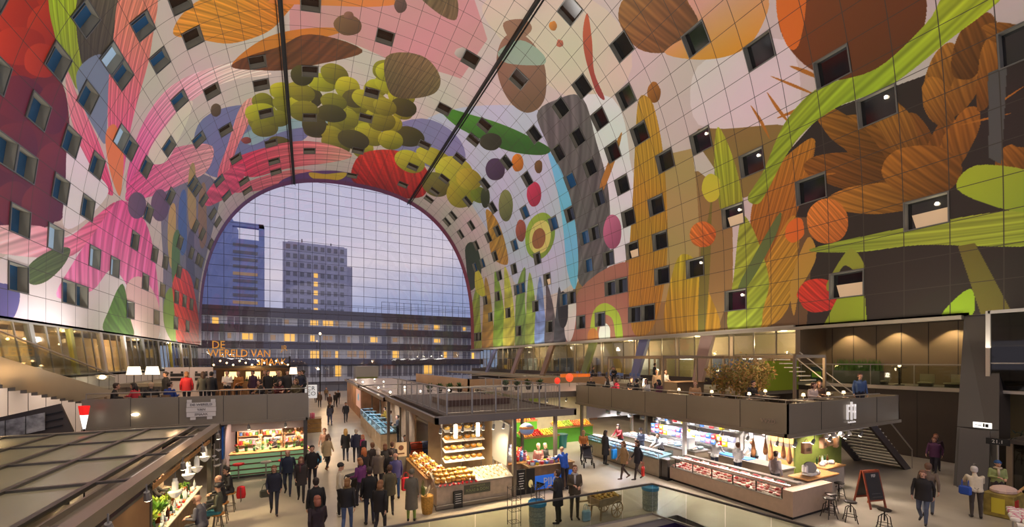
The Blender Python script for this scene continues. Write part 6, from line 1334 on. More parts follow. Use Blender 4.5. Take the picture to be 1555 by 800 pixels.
# ---- cheese stall
M_palew = mat('pale_pine', (198, 176, 146), .5, var=.15, scale=5)
cc = thing('counter', 'pale wooden cheese counter with a dark name plate at the corner of the middle block', 'counter', (5.6, 14.55, 0))
q = MB(); q.box(0, 0, .45, 3.0, .7, .74, bev=.01); q.build('body', M_palew, cc)
q = MB(); q.slab([(-1.55, -.38, .84), (1.52, -.38, .84), (1.52, .42, 1.14), (-1.55, .42, 1.14)], (0, 0, -.05)); q.fixed().build('countertop', M_steel, cc)
q = MB(); q.box(-.1, -.46, .1, 2.95, .1, .16, bev=.02); q.build('kick_rail', M_gut, cc)
q = MB(); q.box(.05, -.36, .56, 1.05, .02, .34); q.build('name_plate', mat('plate_green', (92, 92, 72), .5), cc)
text_mesh('lettering', 'KAAS & DON', .15, mat('letter_pale', (150, 156, 110), .5), cc, (.05, -.38, .52)); text_mesh('lettering', 'ROTTERDAM', .1, mat('letter_pale', (150, 156, 110), .5), cc, (.05, -.38, .66))
ccs = thing('counter', 'low wooden side counter of the cheese stall along the left aisle', 'counter', (4.35, 17.0, 0))
q = MB(); q.box(0, 0, .42, .7, 3.6, .84, bev=.01); q.build('body', M_palew, ccs); q = MB(); q.box(0, 0, .86, .78, 3.7, .05); q.build('countertop', M_wood, ccs)
M_chy = mat('cheese_yellow', (232, 188, 96), .45, var=.1); M_cho = mat('cheese_orange', (232, 156, 56), .45, var=.1); M_chw = mat('cheese_white', (246, 240, 230), .5); M_rind = mat('cheese_rind', (196, 140, 50), .5); M_wax = mat('wax_red', (196, 36, 36), .35)
wheel = lambda m_, r, h: mk2((lambda q: q.lathe([(r*.9, 0), (r, h*.25), (r, h*.75), (r*.9, h)], n=14), m_), [('label_disc', lambda q: q.lathe([(r*.45, h), (r*.45, h+.006)], n=12), M_chw)])
wedge = lambda m_: mk2((lambda q: q.prism([(0, 0), (.2, -.06), (.2, .06)], 0, .09), m_), [('rind', lambda q: q.prism([(.2, -.062), (.212, -.058), (.212, .058), (.2, .062)], -.001, .091), M_rind), ('price_tag', lambda q: q.box(.1, 0, .12, .004, .07, .06), M_chw)])
n_ = 0
for r_ in range(5):
    for k in range(13):
        x = 5.75+k*.103+rnd(-.02, .02); y = 14.25+r_*.145; 
        put('cheese_wedge', 'white wrapped cheese piece on the bright sloping front counter', 'cheese', 'cheese pieces on the front counter', 'wedge%d' % (n_ % 3), wedge((M_chw, M_chw, M_chy)[n_ % 3]), (x, y, .855+r_*.0544), rnd(-.5, .5)+PI/2, .68); n_ += 1
for k in range(46):
    lv = k//23; a = k % 23
    x = 4.18+(a % 8)*.19+rnd(-.03, .03); y = 14.3+(a//8)*.24+rnd(-.03, .03)
    put('gift_cheese', 'small yellow cheese wheel heaped on the corner of the cheese counter', 'cheese', 'yellow cheeses on the corner', 'wh%d' % (k % 4), wheel((M_chy, M_cho, M_chy, M_rind)[k % 4], .1, .085), (x, y, .9+(a//8)*.09+lv*.09), rnd(0, 6), rnd(.85, 1.05), rnd(-.25, .25))
for k in range(40):
    a = k % 20; lv = k//20
    put('gift_basket', 'round gift basket with cheese and fruit on the aisle side of the cheese stall', 'basket', 'gift baskets on the aisle side', 'gb%d' % (k % 3), mk2((lambda q: q.lathe([(.09, 0), (.13, .1), (.12, .1)], n=10), M_wood), [('contents', lambda q: [q.sph((.06*math.cos(j*2.1), .06*math.sin(j*2.1), .12+.03*(j % 2)), .05, 7) for j in range(4)], (M_cho, M_chy, M_chw)[k % 3]), ('bow', lambda q: q.sph((.1, 0, .13), (.03, .05, .03), 6), M_wax)]), (4.15+(a % 2)*.3+lv*.12, 15.15+(a//2)*.34, .885+lv*.14), rnd(0, 6), rnd(.9, 1.2))
M_leafr = mat('poinsettia_red', (210, 30, 50), .5, var=.15)
for k in range(9): put('red_bow', 'red star-shaped bow along the front edge of the cheese corner', 'decoration', 'red bows on the cheese counter', 'bow', mk2((lambda q: leafclump(14, .12, .1, .035)(q), M_leafr), [('knot', lambda q: q.sph((0, 0, .04), .03, 6), M_wax)]), (4.2+k*.17, 14.1, .8), rnd(0, 6))
pt = MB(); pt.box(0, 0, .3, .34, .1, .6); cb_ = pt.build('price_board', M_black2, None, False, (4.85, 14.08, .0)); tag(cb_, 'small dark price board leaning on the cheese counter front', 'sign')
q = MB(); [q.box(0, -.055, .5-k*.08, .22, .005, .02) for k in range(5)]; q.build('chalk_lines', M_potw, cb_)
sk = thing('basket_barrel', 'tall wicker barrel standing at the left corner of the cheese counter', 'barrel', (3.72, 14.05, 0))
q = MB(); q.lathe([(.17, 0), (.21, .25), (.22, .6), (.21, .62)], n=14); q.build('body', mat('wicker', (190, 140, 60), .6, var=.3, scale=20), sk)
q = MB(); leafclump(22, .24, .35, .04)(q); q.v = [(a, b, c+.58) for a, b, c in q.v]; q.build('straw', mat('straw_pale', (220, 206, 170), .6), sk)
for k, (x0, z0) in enumerate(((5.0, 1.35), (5.9, 1.35))):
    sh = thing('cheese_rack', ('tilted bright rack of cheese wheels, left one behind the cheese counter', 'tilted bright rack of cheese wheels, right one behind the cheese counter')[k], 'rack', (x0+.5, 16.4, 0))
    for j in range(4):
        q = MB(); q.slab([(-.45, .3-j*.02, 1.2+j*.42), (.42, .3-j*.02, 1.2+j*.42), (.42, -.12, 1.08+j*.42), (-.45, -.12, 1.08+j*.42)], (0, 0, .025)); q.fixed().build('shelf_board', M_chw, sh)
    for x in (-.46, .43): q = MB(); q.beam((x, .3, 0), (x, .3, 2.75), .04, .04); q.build('upright', M_steel, sh)
    for j in range(4):
        for i in range(3): put('whole_cheese', 'whole cheese wheel on the tilted racks of the cheese stall', 'cheese', 'cheese wheels on the tilted racks', 'bw%d' % ((i+j) % 3), wheel((M_chy, M_rind, M_cho)[(i+j) % 3], .125, .1), (x0+.2+i*.28, 16.5, 1.17+j*.42+.03), 0, 1, .27)
for k in range(2):
    pl_ = thing('pendant_lamp', ('tubular white lamp, left one over the cheese racks', 'tubular white lamp, right one over the cheese racks')[k], 'lamp', (5.25+k*.95, 15.5, 2.55), 0)
    q = MB(); q.tube((0, 0, -.3), (0, 0, .22), .07, n=10); q.build('shade', M_bulbw, pl_); q = MB(); q.tube((0, 0, .2), (0, 0, .55), .01); q.build('rod', M_steel, pl_)
aw = thing('partition_screen', 'white slanted screen between the cheese stall and the toy stall', 'panel', (7.1, 15.2, 0)); q = MB(); q.slab([(0, -.75, 2.75), (0, .9, 2.9), (0, .9, 1.1), (0, -.5, 1.1)], (.05, 0, 0)); q.fixed().build('sheet', mat('screen_grey', (190, 186, 176), .5), aw); q = MB(); q.beam((0, -.8, 2.78), (0, .9, 2.95), .06, .06); q.build('frame', M_chw, aw); q = MB(); q.beam((.02, .85, 0), (.02, .85, 1.2), .06, .06); q.build('leg', M_steel, aw)
for x, y, pw in ((4.9, 15, 75), (6.2, 14.8, 130), (4.4, 17, 70), (4.45, 21.5, 70)): spot('cheese_lamp', (x, y, 2.98), (x, y+.1, 0), pw, 120, (255, 226, 180), .07)
for k in range(8): spotlamp(4.3+k*.42, 14.35, 2.85, 0, 'under the front edge of the middle block', .2, group='spotlights of the cheese stall')
cs_ = thing('sign_board', 'square parchment sign on a grey post at the aisle side of the cheese stall', 'sign', (3.75, 18.7, 0))
q = MB(); q.box(0, 0, .5, .45, .12, 1.0); q.build('post', mat('post_grey', (120, 112, 100), .6), cs_); q = MB(); q.box(0, -.03, 1.32, .5, .05, .64); q.build('panel', mat('parchment', (222, 196, 160), .6), cs_)
q = MB(); q.sph((0, -.06, 1.4), (.12, .01, .12), 10); q.box(0, -.06, 1.14, .3, .01, .06); q.build('print', mat('print_brown', (110, 70, 50), .6), cs_)
person('vendor in a dark pullover standing in the opening behind the parchment sign', 4.15, 19.7, PI*.85, 'stand', (36, 44, 50), (40, 44, 52), (60, 44, 34))
for k in range(8):
    put('crate', 'stacked plastic crate under the left eaves of the middle block', 'crate', 'crates behind the cheese stall', 'cr%d' % (k % 2), mk2((lambda q: (q.box(0, 0, .02, .56, .38, .04), q.box(0, .18, .15, .56, .02, .26), q.box(0, -.18, .15, .56, .02, .26), q.box(.27, 0, .15, .02, .38, .26), q.box(-.27, 0, .15, .02, .38, .26)), (mat('crate_red', (170, 64, 40), .5), mat('crate_blue', (50, 64, 110), .5))[k % 2]), [('rim', lambda q: (q.box(0, .19, .27, .6, .03, .03), q.box(0, -.19, .27, .6, .03, .03)), M_black2)]), (4.9+(k % 2)*.62, 20.7, 1.0-.99+(k//2)*.29), 0)
# ---- toy and juice stall at the right front of the block
pc = thing('counter', 'brown wooden counter with a bright blue lettered panel at the front of the toy stall', 'counter', (9.0, 14.62, 0))
q = MB(); q.box(0, 0, .52, 2.1, .6, 1.0, bev=.01); q.build('body', mat('counter_brown', (128, 100, 74), .5, var=.2, scale=5), pc)
q = MB(); q.box(0, 0, 1.03, 2.2, .7, .05); q.build('countertop', M_woodd, pc)
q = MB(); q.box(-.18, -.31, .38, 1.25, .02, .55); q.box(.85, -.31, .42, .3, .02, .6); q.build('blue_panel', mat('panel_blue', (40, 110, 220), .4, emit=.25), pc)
text_mesh('lettering', 'PIJC', .42, M_potw, pc, (-.08, -.34, .38))
for k in range(2):
    bbd = thing('chalkboard', ('black menu board with white chalk lines beside the grey post', 'black board with a lit picture beside the blue counter panel')[k], 'menu board', (7.55+k*.42, 14.3, 0))
    q = MB(); q.box(0, 0, .5, .38, .05, 1.0); q.build('board', M_black2, bbd)
    q = MB(); 
    if k == 0: [q.box(0, -.03, .85-j*.1, .24-.04*(j % 3), .005, .03) for j in range(7)]; q.build('chalk_lines', M_potw, bbd)
    else: q.sph((0, -.03, .4), (.1, .01, .16), 10); q.build('picture', mat('picture_lit', (220, 200, 130), .5, emit=.3), bbd)
pc2 = thing('counter', 'pale side counter of the toy stall covered with boxes and toys', 'counter', (7.9, 15.9, 0)); q = MB(); q.box(0, 0, .5, 1.0, 1.6, 1.0); q.build('body', M_palew, pc2); q = MB(); q.box(0, 0, 1.02, 1.06, 1.7, .05); q.build('countertop', M_wood, pc2)
M_toyb = [mat('toy_%d' % k, c, .6) for k, c in enumerate(((250, 250, 250), (250, 220, 40), (230, 60, 60), (90, 140, 220), (240, 150, 180), (170, 180, 220)))]
toy = lambda m_: mk2((lambda q: (q.sph((0, 0, .1), (.09, .075, .1), 9), q.sph((0, -.02, .23), .075, 9)), m_), [('ear', lambda q: q.sph((-.055, -.01, .3), .028, 6), m_), ('ear', lambda q: q.sph((.055, -.01, .3), .028, 6), m_), ('muzzle', lambda q: q.sph((0, -.09, .215), .03, 6), M_toyb[0])])
for k in range(26): put('soft_toy', 'small soft toy heaped at the left of the toy stall', 'toy', 'soft toys on the toy stall', 'toy%d' % (k % 6), toy(M_toyb[k % 6]), (7.55+(k % 5)*.17+rnd(-.03, .03), 15.3+(k//5)*.24, 1.045+.22*(k % 3 == 0)*0+.05*(k//5)), rnd(-.6, .6), rnd(.9, 1.3))
for k in range(24): put('paper_box', 'small coloured box on the toy stall counter', 'box', 'boxes on the toy stall counter', 'pb%d' % (k % 6), mk2((lambda q: q.box(0, 0, .06, .12, .1, .12, bev=.008), M_toyb[k % 6]), [('lid', lambda q: q.box(0, 0, .125, .126, .106, .02), M_toyb[(k+2) % 6])]), (8.15+(k % 8)*.23, 14.46+(k//8)*.16, 1.055), rnd(-.3, .3), rnd(.8, 1.3))
gl_ = thing('globe_lamp', 'big striped blue and orange ball hanging over the toy stall', 'lamp', (8.05, 14.75, 2.5))
q = MB(); q.sph((0, 0, 0), (.31, .31, .25), 18); gm = q.build('ball', mat('ball_blue', (150, 170, 210), .4, emit=.12), gl_, True)
q = MB(); q.lathe([(.308, .03), (.296, .08), (.27, .13)], n=18); q.build('stripe', mat('ball_orange', (230, 150, 90), .4, emit=.12), gl_, True); q = MB(); q.lathe([(.2, -.2), (.26, -.15)], n=16); q.build('stripe', mat('ball_pink', (230, 170, 170), .4), gl_, True); q = MB(); q.tube((0, 0, .24), (0, 0, .56), .01); q.build('cord', M_black, gl_)
person('person in a bright blue hoodie with white numerals leaning on the brown counter', 9.45, 14.05, .0, 'reach', (40, 90, 190), (40, 40, 48), (90, 70, 50), 'bald', h=1.78)[0]
hp_ = text_mesh('print', '12\n57', .13, M_potw, FOLK[-1], (0, .015, 1.27), rot=(PI/2-.28, 0, 0), ext=.004); 
person('child in an orange top behind the toy stall counter', 8.45, 15.6, PI, 'stand', (220, 140, 60), (60, 60, 90), (60, 40, 30), 'short', h=1.4)
person('vendor with pale pink hair behind the brown counter', 9.05, 15.5, PI*.9, 'holdf', (190, 130, 120), (60, 60, 70), (236, 190, 170), 'bun', h=1.68)
person('grey-haired vendor in a dark checked shirt behind the brown counter', 9.5, 15.7, PI*1.1, 'hold', (70, 70, 66), (60, 60, 70), (200, 190, 180), 'short', h=1.62)
for x, y, pw in ((8.0, 14.9, 80), (9.2, 15.0, 100)): spot('toy_lamp', (x, y, 2.98), (x, y+.1, 0), pw, 120, (255, 230, 196), .07)
# ---- fish cases along the left aisle side of the second block
M_ice = mat('crushed_ice', (232, 238, 242), .35, bump=.4, scale=25); M_glc = glass('case_glass', (214, 232, 236), .12); M_caseb = mat('case_blue', (150, 180, 190), .3)
def glass_case(label, x, y, w, d, rz=0., zt=1.0, hg=.34, mfront=None):
    t = thing('display_case', label, 'display case', (x, y, 0), rz)
    q = MB(); q.box(0, 0, zt/2-.05, w, d, zt-.1, bev=.01); q.build('body', mfront or M_palew, t)
    q = MB(); q.slab([(-w/2+.03, -d/2+.03, zt-.06), (w/2-.03, -d/2+.03, zt-.06), (w/2-.03, d/2-.03, zt+.06), (-w/2+.03, d/2-.03, zt+.06)], (0, 0, -.04)); q.fixed().build('ice_bed', M_ice, t)
    q = MB(); q.b2(-w/2, w/2, -d/2, -d/2+.012, zt-.1, zt+hg); q.b2(-w/2, -w/2+.012, -d/2, d/2, zt-.1, zt+hg); q.b2(w/2-.012, w/2, -d/2, d/2, zt-.1, zt+hg); q.build('glass_panel', M_glc, t)
    q = MB()
    for z in (zt-.1, zt+hg): q.beam((-w/2, -d/2, z), (w/2, -d/2, z), .025, .025)
    for x_ in (-w/2, w/2): q.beam((x_, -d/2, zt-.1), (x_, -d/2, zt+hg), .025, .025); q.beam((x_, -d/2, zt+hg), (x_, d/2, zt+hg), .025, .025)
    q.build('frame', M_caseb, t)
    return t
M_fish = mat('fish_silver', (190, 194, 196), .25, .3); M_fishr = mat('fish_salmon', (236, 130, 100), .4)
fish = lambda m_: mk2((lambda q: q.lathe([(.004, -.17), (.03, -.12), (.045, -.03), (.04, .06), (.012, .14), (.008, .15)], n=8, sx=.6), m_), [('tail', lambda q: q.prism([(-.003, 0), (.003, 0), (.003, .001), (-.003, .001)], .14, .15) or q.slab([(0, -.05, .2), (0, 0, .14), (0, .05, .2)], (.006, 0, 0)), m_)])
for k in range(5):
    y = 26.2+k*2.1
    glass_case(('nearest', 'second', 'third', 'fourth', 'farthest')[k]+' glass fish case along the left side of the middle row', 4.35, y, 1.9, .95, -PI/2, 1.0, .36, M_palew)
    for j in range(12): put('fish', 'silvery fish on ice in the aisle-side glass cases', 'fish', 'fish in the aisle-side cases', 'fish%d' % (j % 3), fish((M_fish, M_fish, M_fishr)[j % 3]), (4.15+(j % 3)*.25, y-.75+(j//3)*.45, 1.02+.03*(j % 3)), rnd(-.4, .4), 1.1, PI/2)
for y in (27, 30.5, 34): spot('fish_lamp', (4.5, y, 2.85), (4.5, y+.3, 0), 90, 130, (236, 244, 255), .07)
person('fish seller in a dark apron behind the nearest aisle-side fish case', 5.25, 27.2, PI/2, 'hold', (60, 60, 66), (50, 50, 56), (50, 40, 30))
person('fish seller in white behind the middle aisle-side fish case', 5.3, 30.0, PI/2, 'stand', (220, 214, 206), (60, 60, 66), (90, 60, 40))
person('fish seller in yellow behind the farther aisle-side fish case', 5.3, 32.4, PI/2, 'hold', (180, 150, 60), (60, 60, 66), (50, 40, 30))
# ---------------------------------------------------------------- greengrocer behind the right aisle
M_green = mat('grocer_green', (96, 170, 50), .5, emit=.06); M_lime = mat('grocer_lime', (190, 214, 60), .5)
gs = thing('market_stall', 'greengrocer stall with bright green fronts at the end of the right aisle', 'market stall', (0, 0, 0))
q = MB(); q.b2(10.8, 21, 27.6, 27.8, 0, 3.3); q.build('back_wall', mat('grocer_back', (228, 216, 190), .6, var=.2, scale=1.2), gs)
q = MB(); q.b2(10.8, 20.5, 20.4, 28, 3.3, 3.5); q.build('roof', M_lroof, gs); q = MB(); q.b2(10.75, 20.5, 20.3, 20.42, 3.16, 3.5); q.build('eaves_beam', M_gut, gs)
q = MB(); q.b2(14.9, 15.6, 26.8, 26.9, 1.9, 3.1); q.build('lime_banner', M_lime, gs)
for x, y in ((10.9, 20.5), (20.3, 20.5), (10.9, 27.4)): q = MB(); q.b2(x-.07, x+.07, y-.07, y+.07, 0, 3.3); q.build('post', M_gut, gs)
def crate_counter(label, x0, x1, y, z):
    t = thing('counter', label, 'counter', ((x0+x1)/2, y, 0)); w = x1-x0
    q = MB(); q.box(0, 0, z/2, w, .8, z, bev=.01); q.build('body', M_green, t); q = MB(); q.box(0, -.42, z+.04, w+.04, .04, .12); q.build('front_rail', M_wood, t)
    q = MB(); q.slab([(-w/2, -.4, z), (w/2, -.4, z), (w/2, .4, z+.26), (-w/2, .4, z+.26)], (0, 0, -.03)); q.fixed().build('sloping_shelf', M_wood, t)
    return t
fruit = {}
def mkfruit(c):
    m_ = mat('fruit_%d_%d_%d' % c, c, .4, var=.12, scale=8)
    return mk2((lambda q: q.sph((0, 0, .07), (.08, .08, .072), 9), m_), [('stem', lambda q: q.tube((0, 0, .135), (.01, 0, .165), .008, n=5), M_woodd)])
FC = [((236, 150, 40), 'orange'), ((200, 40, 36), 'apple'), ((240, 210, 70), 'lemon'), ((150, 180, 60), 'pear'), ((230, 96, 50), 'persimmon')]
def heap(x0, x1, y, z, nx, ny, where, off=0):
    for i in range(nx):
        for j in range(ny):
            c, nm = FC[(i//4+off) % 5]
            put(nm, nm+' heaped on the '+where, 'fruit', nm+'s on the '+where, 'fr_'+nm, mkfruit(c), (x0+(x1-x0)*(i+.5)/nx+rnd(-.02, .02), y-.33+.66*(j+.5)/ny, z+.26*(j+.5)/ny), rnd(0, 6), rnd(.95, 1.2))
crate_counter('near left green-fronted fruit counter of the greengrocer', 11.1, 13.6, 21.2, .8); heap(11.15, 13.55, 21.2, .8, 14, 4, 'near green counter')
crate_counter('right green-fronted fruit counter of the greengrocer', 14.3, 17.2, 22.6, .95); heap(14.35, 17.15, 22.6, .95, 16, 4, 'right green counter', 2)
crate_counter('rear green-fronted fruit counter of the greengrocer', 11.2, 13.9, 24.4, 1.25); heap(11.25, 13.85, 24.4, 1.25, 14, 4, 'rear green counter', 3)
tb = thing('bin', 'teal rubbish tub at the end of the green fruit counter', 'bin', (14.0, 21.1, 0)); q = MB(); q.lathe([(.26, 0), (.33, .75), (.36, .75), (.36, .8), (.3, .8), (.25, .1)], n=14); q.build('tub', mat('teal', (60, 130, 126), .5), tb); q = MB(); q.lathe([(.36, .76), (.38, .78), (.36, .82)], n=14); q.build('rim', mat('teal_dark', (40, 96, 94), .5), tb)
for k, (x, z, c, r) in enumerate(((15.2, 3.95, (230, 60, 40), .2), (16.2, 4.15, (240, 90, 50), .26))):
    t = thing('lantern', ('smaller red paper lantern over the greengrocer', 'larger orange paper lantern over the greengrocer')[k], 'lantern', (x, 23.5, z)); q = MB(); q.sph((0, 0, 0), (r, r, r*1.15), 12); q.build('shade', mat('lantern_%d' % k, c, .5, emit=.6), t, True); q = MB(); q.tube((0, 0, r*1.1), (0, 0, r+.3), .01); q.build('cord', M_black, t); q = MB(); q.tube((0, 0, -z+3.52), (0, 0, -r), .012); q.build('rod', M_black, t)
for x, y, pw in ((12.2, 21.4, 130), (12.4, 24, 120), (15.6, 22.4, 150), (17.8, 24, 120)): spot('grocer_lamp', (x, y-.4, 3.2), (x, y+.3, .8), pw, 130, (255, 236, 200), .08)
for k in range(7): spotlamp(11.3+k*1.35, 20.6, 3.05, 0, 'under the greengrocer roof edge', .25, group='spotlights of the greengrocer')
# ---------------------------------------------------------------- fish counter on the right aisle
M_bsteel = mat('counter_steel', (176, 160, 140), .3, .5, var=.05)
fc = thing('counter', 'long steel fish counter with a bed of ice along the right aisle', 'counter', (14.7, 16.5, 0))
q = MB(); q.box(0, 0, .43, .9, 5.8, .8, bev=.01); [q.box(-.455, y, .45, .01, .015, .75) for y in (-1.9, -.95, 0, .95, 1.9)]; q.build('body', M_bsteel, fc)
q = MB(); q.slab([(-.42, -2.85, .84), (-.42, 2.85, .84), (.42, 2.85, .98), (.42, -2.85, .98)], (0, 0, .03)); q.fixed().build('ice_bed', M_ice, fc)
q = MB(); q.b2(-.46, -.448, -2.9, 2.9, .8, 1.16); q.b2(-.46, .45, -2.9, -2.888, .8, 1.16); q.build('glass_panel', M_glc, fc)
q = MB(); q.beam((-.455, -2.9, 1.16), (-.455, 2.9, 1.16), .025, .025); [q.beam((-.455, y, .8), (-.455, y, 1.16), .02, .02) for y in (-2.9, -1.45, 0, 1.45, 2.9)]; q.build('frame', M_steel, fc)
q = MB(); q.box(0, 0, .04, .8, 5.6, .08); q.build('plinth', M_black2, fc)
fc2 = thing('cabinet', 'dark steel end cabinet at the near end of the fish counter', 'cabinet', (14.75, 13.35, 0)); q = MB(); q.box(0, 0, .46, .85, .34, .8, bev=.02); q.build('body', mat('cab_dark', (90, 84, 80), .35, .5), fc2); q = MB(); q.box(-.05, -.05, .04, 1.0, .5, .08); q.build('foot', M_black2, fc2); q = MB(); q.box(0, 0, .88, .9, .4, .04); q.build('lid', M_steel, fc2)
for k in range(60):
    j = k % 30; put('fish', ('silvery fish laid on the ice of the right aisle counter', 'pink fish laid on the ice of the right aisle counter')[k % 5 == 0], 'fish', ('silver fish on the right counter', 'pink fish on the right counter')[k % 5 == 0], 'fish%d' % (2 if k % 5 == 0 else 0), fish((M_fish, M_fishr)[k % 5 == 0]), (14.42+(k//30)*.33+rnd(-.03, .03), 13.9+j*.178, .91+(k//30)*.055), rnd(-.5, .5), rnd(.8, 1.1), PI/2)
fb = thing('market_stall', 'brightly lit fish stall kitchen behind the steel counter', 'market stall', (0, 0, 0))
q = MB(); q.b2(20.3, 20.4, 10.15, 19.6, 0, 2.7); q.build('back_wall', mat('tile_white', (226, 222, 216), .4, var=.06, scale=3), fb)
q = MB(); q.b2(14.8, 21.9, 19.66, 19.74, 1.9, 2.65); q.build('header_board', mat('fish_header', (214, 206, 196), .5), fb)
wt = bar_counter(16.6, 17.6, 13.6, 19.0, .95, 'work_table', 'steel work table crowded with white trays in the fish stall', 'table', M_bsteel, M_steel)
for k in range(22): put('tray', 'white plastic tray on the fish stall work table', 'tray', 'trays in the fish stall', 'tray%d' % (k % 3), mk2((lambda q: q.box(0, 0, .035, .36, .26, .07, bev=.02), (M_chw, M_caseb, M_chw)[k % 3]), [('contents', lambda q: q.box(0, 0, .085, .3, .2, .04, bev=.02), (M_fishr, M_ice, M_fish)[k % 3])]), (16.85+(k % 2)*.45, 13.9+(k//2)*.46, .98), rnd(-.1, .1))
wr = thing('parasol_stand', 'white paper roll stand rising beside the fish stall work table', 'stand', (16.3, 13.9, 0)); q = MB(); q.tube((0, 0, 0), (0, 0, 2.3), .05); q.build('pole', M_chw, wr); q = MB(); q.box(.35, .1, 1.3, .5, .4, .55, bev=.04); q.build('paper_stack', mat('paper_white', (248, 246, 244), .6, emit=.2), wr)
for k in range(9): put('bucket', 'coloured bucket stacked on the shelf behind the fish stall', 'bucket', 'buckets in the fish stall', 'buck%d' % (k % 4), mk2((lambda q: q.lathe([(.1, 0), (.14, .24), (.12, .24)], n=10), M_toyb[k % 4]), [('handle', lambda q: q.path([(.14*math.cos(a*PI/6), 0, .24+.09*math.sin(a*PI/6)) for a in range(7)], .008, 5), M_steel)]), (19.8, 13.9+k*.62, 1.62), 0, 1.2)
fsh = thing('wall_shelf', 'long steel shelf of goods on the back wall of the fish stall', 'shelf', (19.9, 16.4, 1.6)); q = MB(); q.box(0, 0, 0, .5, 5.6, .03); q.build('board', M_steel, fsh); q = MB(); [q.beam((.2, y, -1.6), (.2, y, .8), .04, .04) for y in (-2.7, 0, 2.7)]; q.build('upright', M_steel, fsh)
for k, (x, y, rz, c, st) in enumerate(((15.75, 14.9, PI/2, (226, 226, 230), 'short'), (15.8, 16.3, PI/2, (70, 74, 90), 'hat'), (15.8, 17.9, PI*.55, (180, 60, 60), 'mid'), (18.4, 15.6, PI*.6, (220, 220, 222), 'bun'))):
    person(('fishmonger in white nearest the cabinet end of the fish counter', 'fishmonger in grey-blue with a cap behind the middle of the fish counter', 'fishmonger in a red jersey at the far end of the fish counter', 'fishmonger in white at the back wall of the fish stall')[k], x, y, rz, 'hold' if k % 2 else 'reach', c, (60, 64, 76), (60, 44, 34), st)
for x, y, pw in ((14.9, 14.6, 90), (14.9, 17.2, 90), (17.2, 15.2, 130), (18.6, 17.6, 130)): spot('fish_lamp', (x+.3, y, 2.66), (x, y, .9), pw, 135, (240, 242, 255), .08)

for k in range(34):
    put('goods_box', 'coloured box stacked on the low shelf at the back of the fish stall', 'box', 'boxes at the back of the fish stall', 'gbx%d' % (k % 6), mk2((lambda q: q.box(0, 0, .13, .3, .26, .26, bev=.012), M_toyb[k % 6]), [('label_strip', lambda q: q.box(-.152, 0, .14, .004, .16, .1), M_chw)]), (19.6, 13.8+(k % 17)*.33, .82+(k//17)*.27), 0, rnd(.95, 1.05))
lsf = thing('low_shelf', 'low steel shelf of boxes at the back of the fish stall', 'shelf', (19.6, 16.4, 0)); q = MB(); q.box(0, 0, .79, .5, 5.8, .04); q.build('board', M_steel, lsf)
for y in (-2.8, 0, 2.8): q = MB(); q.box(0, y, .38, .46, .05, .77); q.build('upright', M_steel, lsf)
for k in range(6):
    hb_ = put('price_sign', 'white price card hanging over the fish counter', 'sign', 'price cards over the fish counter', 'pcard', mk2((lambda q: q.box(0, 0, -.2, .02, .34, .22), M_chw), [('cord', lambda q: (q.tube((0, -.12, -.1), (0, -.12, .2), .006, n=4), q.tube((0, .12, -.1), (0, .12, .2), .006, n=4)), M_black), ('print', lambda q: q.box(-.012, 0, -.2, .004, .22, .06), M_caseb)]), (15.6, 14.2+k*.9, 2.55))
for x, y in ((18.6, 14.6), (18.6, 17.8), (16.0, 18.4)): spot('fish_lamp', (x, y, 2.62), (x+.6, y, .9), 120, 140, (244, 246, 255), .08)  # extra unseen spots added to brighten the back of the fish stall
spot('butcher_lamp', (18.4, 12.4, 2.62), (19.6, 12.4, 1.2), 110, 140, (255, 240, 230), .08)
# ---------------------------------------------------------------- right block: butcher below, restaurant terrace above
rt = thing('terrace', 'right restaurant terrace with a broad brown-grey metal parapet', 'terrace', (0, 0, 0))
BX0, BX1, BY0, BY1 = 14.4, 22.3, 8.1, 20.2
q = MB(); q.b2(BX0, BX0+.05, BY0, BY1, 2.84, 3.86); q.b2(BX0, BX1, BY0, BY0+.05, 2.84, 3.86); q.b2(BX1-.05, BX1, BY0, 12, 2.84, 3.86); q.b2(BX0, BX1, BY1-.05, BY1, 2.84, 3.86); q.build('parapet', M_fascia, rt)
q = MB(); [q.box(BX0-.005, y, 3.35, .012, .015, 1.0) for y in (9.8, 12.2, 14.6, 17, 19)]; [q.box(x, BY0-.005, 3.35, .015, .012, 1.0) for x in (16.4, 18.4, 20.4)]; q.build('seam', M_seam, rt)
q = MB(); q.b2(BX0-.06, BX0+.1, BY0, BY1, 2.72, 2.84); q.b2(BX0-.06, BX1+.05, BY0-.06, BY0+.1, 2.72, 2.84); q.b2(BX0+.2, BX0+.3, BY0+.2, BY1, 2.66, 2.72); q.b2(BX0+.2, BX1, BY0+.2, BY0+.3, 2.66, 2.72); q.build('edge_beam', M_fascia, rt)
q = MB(); q.b2(BX0+.05, BX1-.05, BY0+.05, BY1-.05, 2.76, 3.0); q.build('deck', mat('deck_grey', (92, 82, 72), .6), rt)
q = MB(); q.tube((BX0+.03, BY0, 3.98), (BX0+.03, BY1, 3.98), .02, n=6); q.tube((BX0, BY0+.03, 3.98), (BX1-1.6, BY0+.03, 3.98), .02, n=6); [q.tube((BX0+.03, y, 3.8), (BX0+.03, y, 3.98), .012, n=5) for y in (8.2, 10, 12, 14, 16, 18, 20)]; q.build('handrail', M_steel, rt)
for x, y in ((15.45, 13.2), (22.1, 19.9), (18.5, 19.9), (14.6, 19.9)): q = MB(); q.b2(x-.07, x+.07, y-.07, y+.07, 0, 2.76); q.build('post', M_chw if y == 13.2 else M_gut, rt)
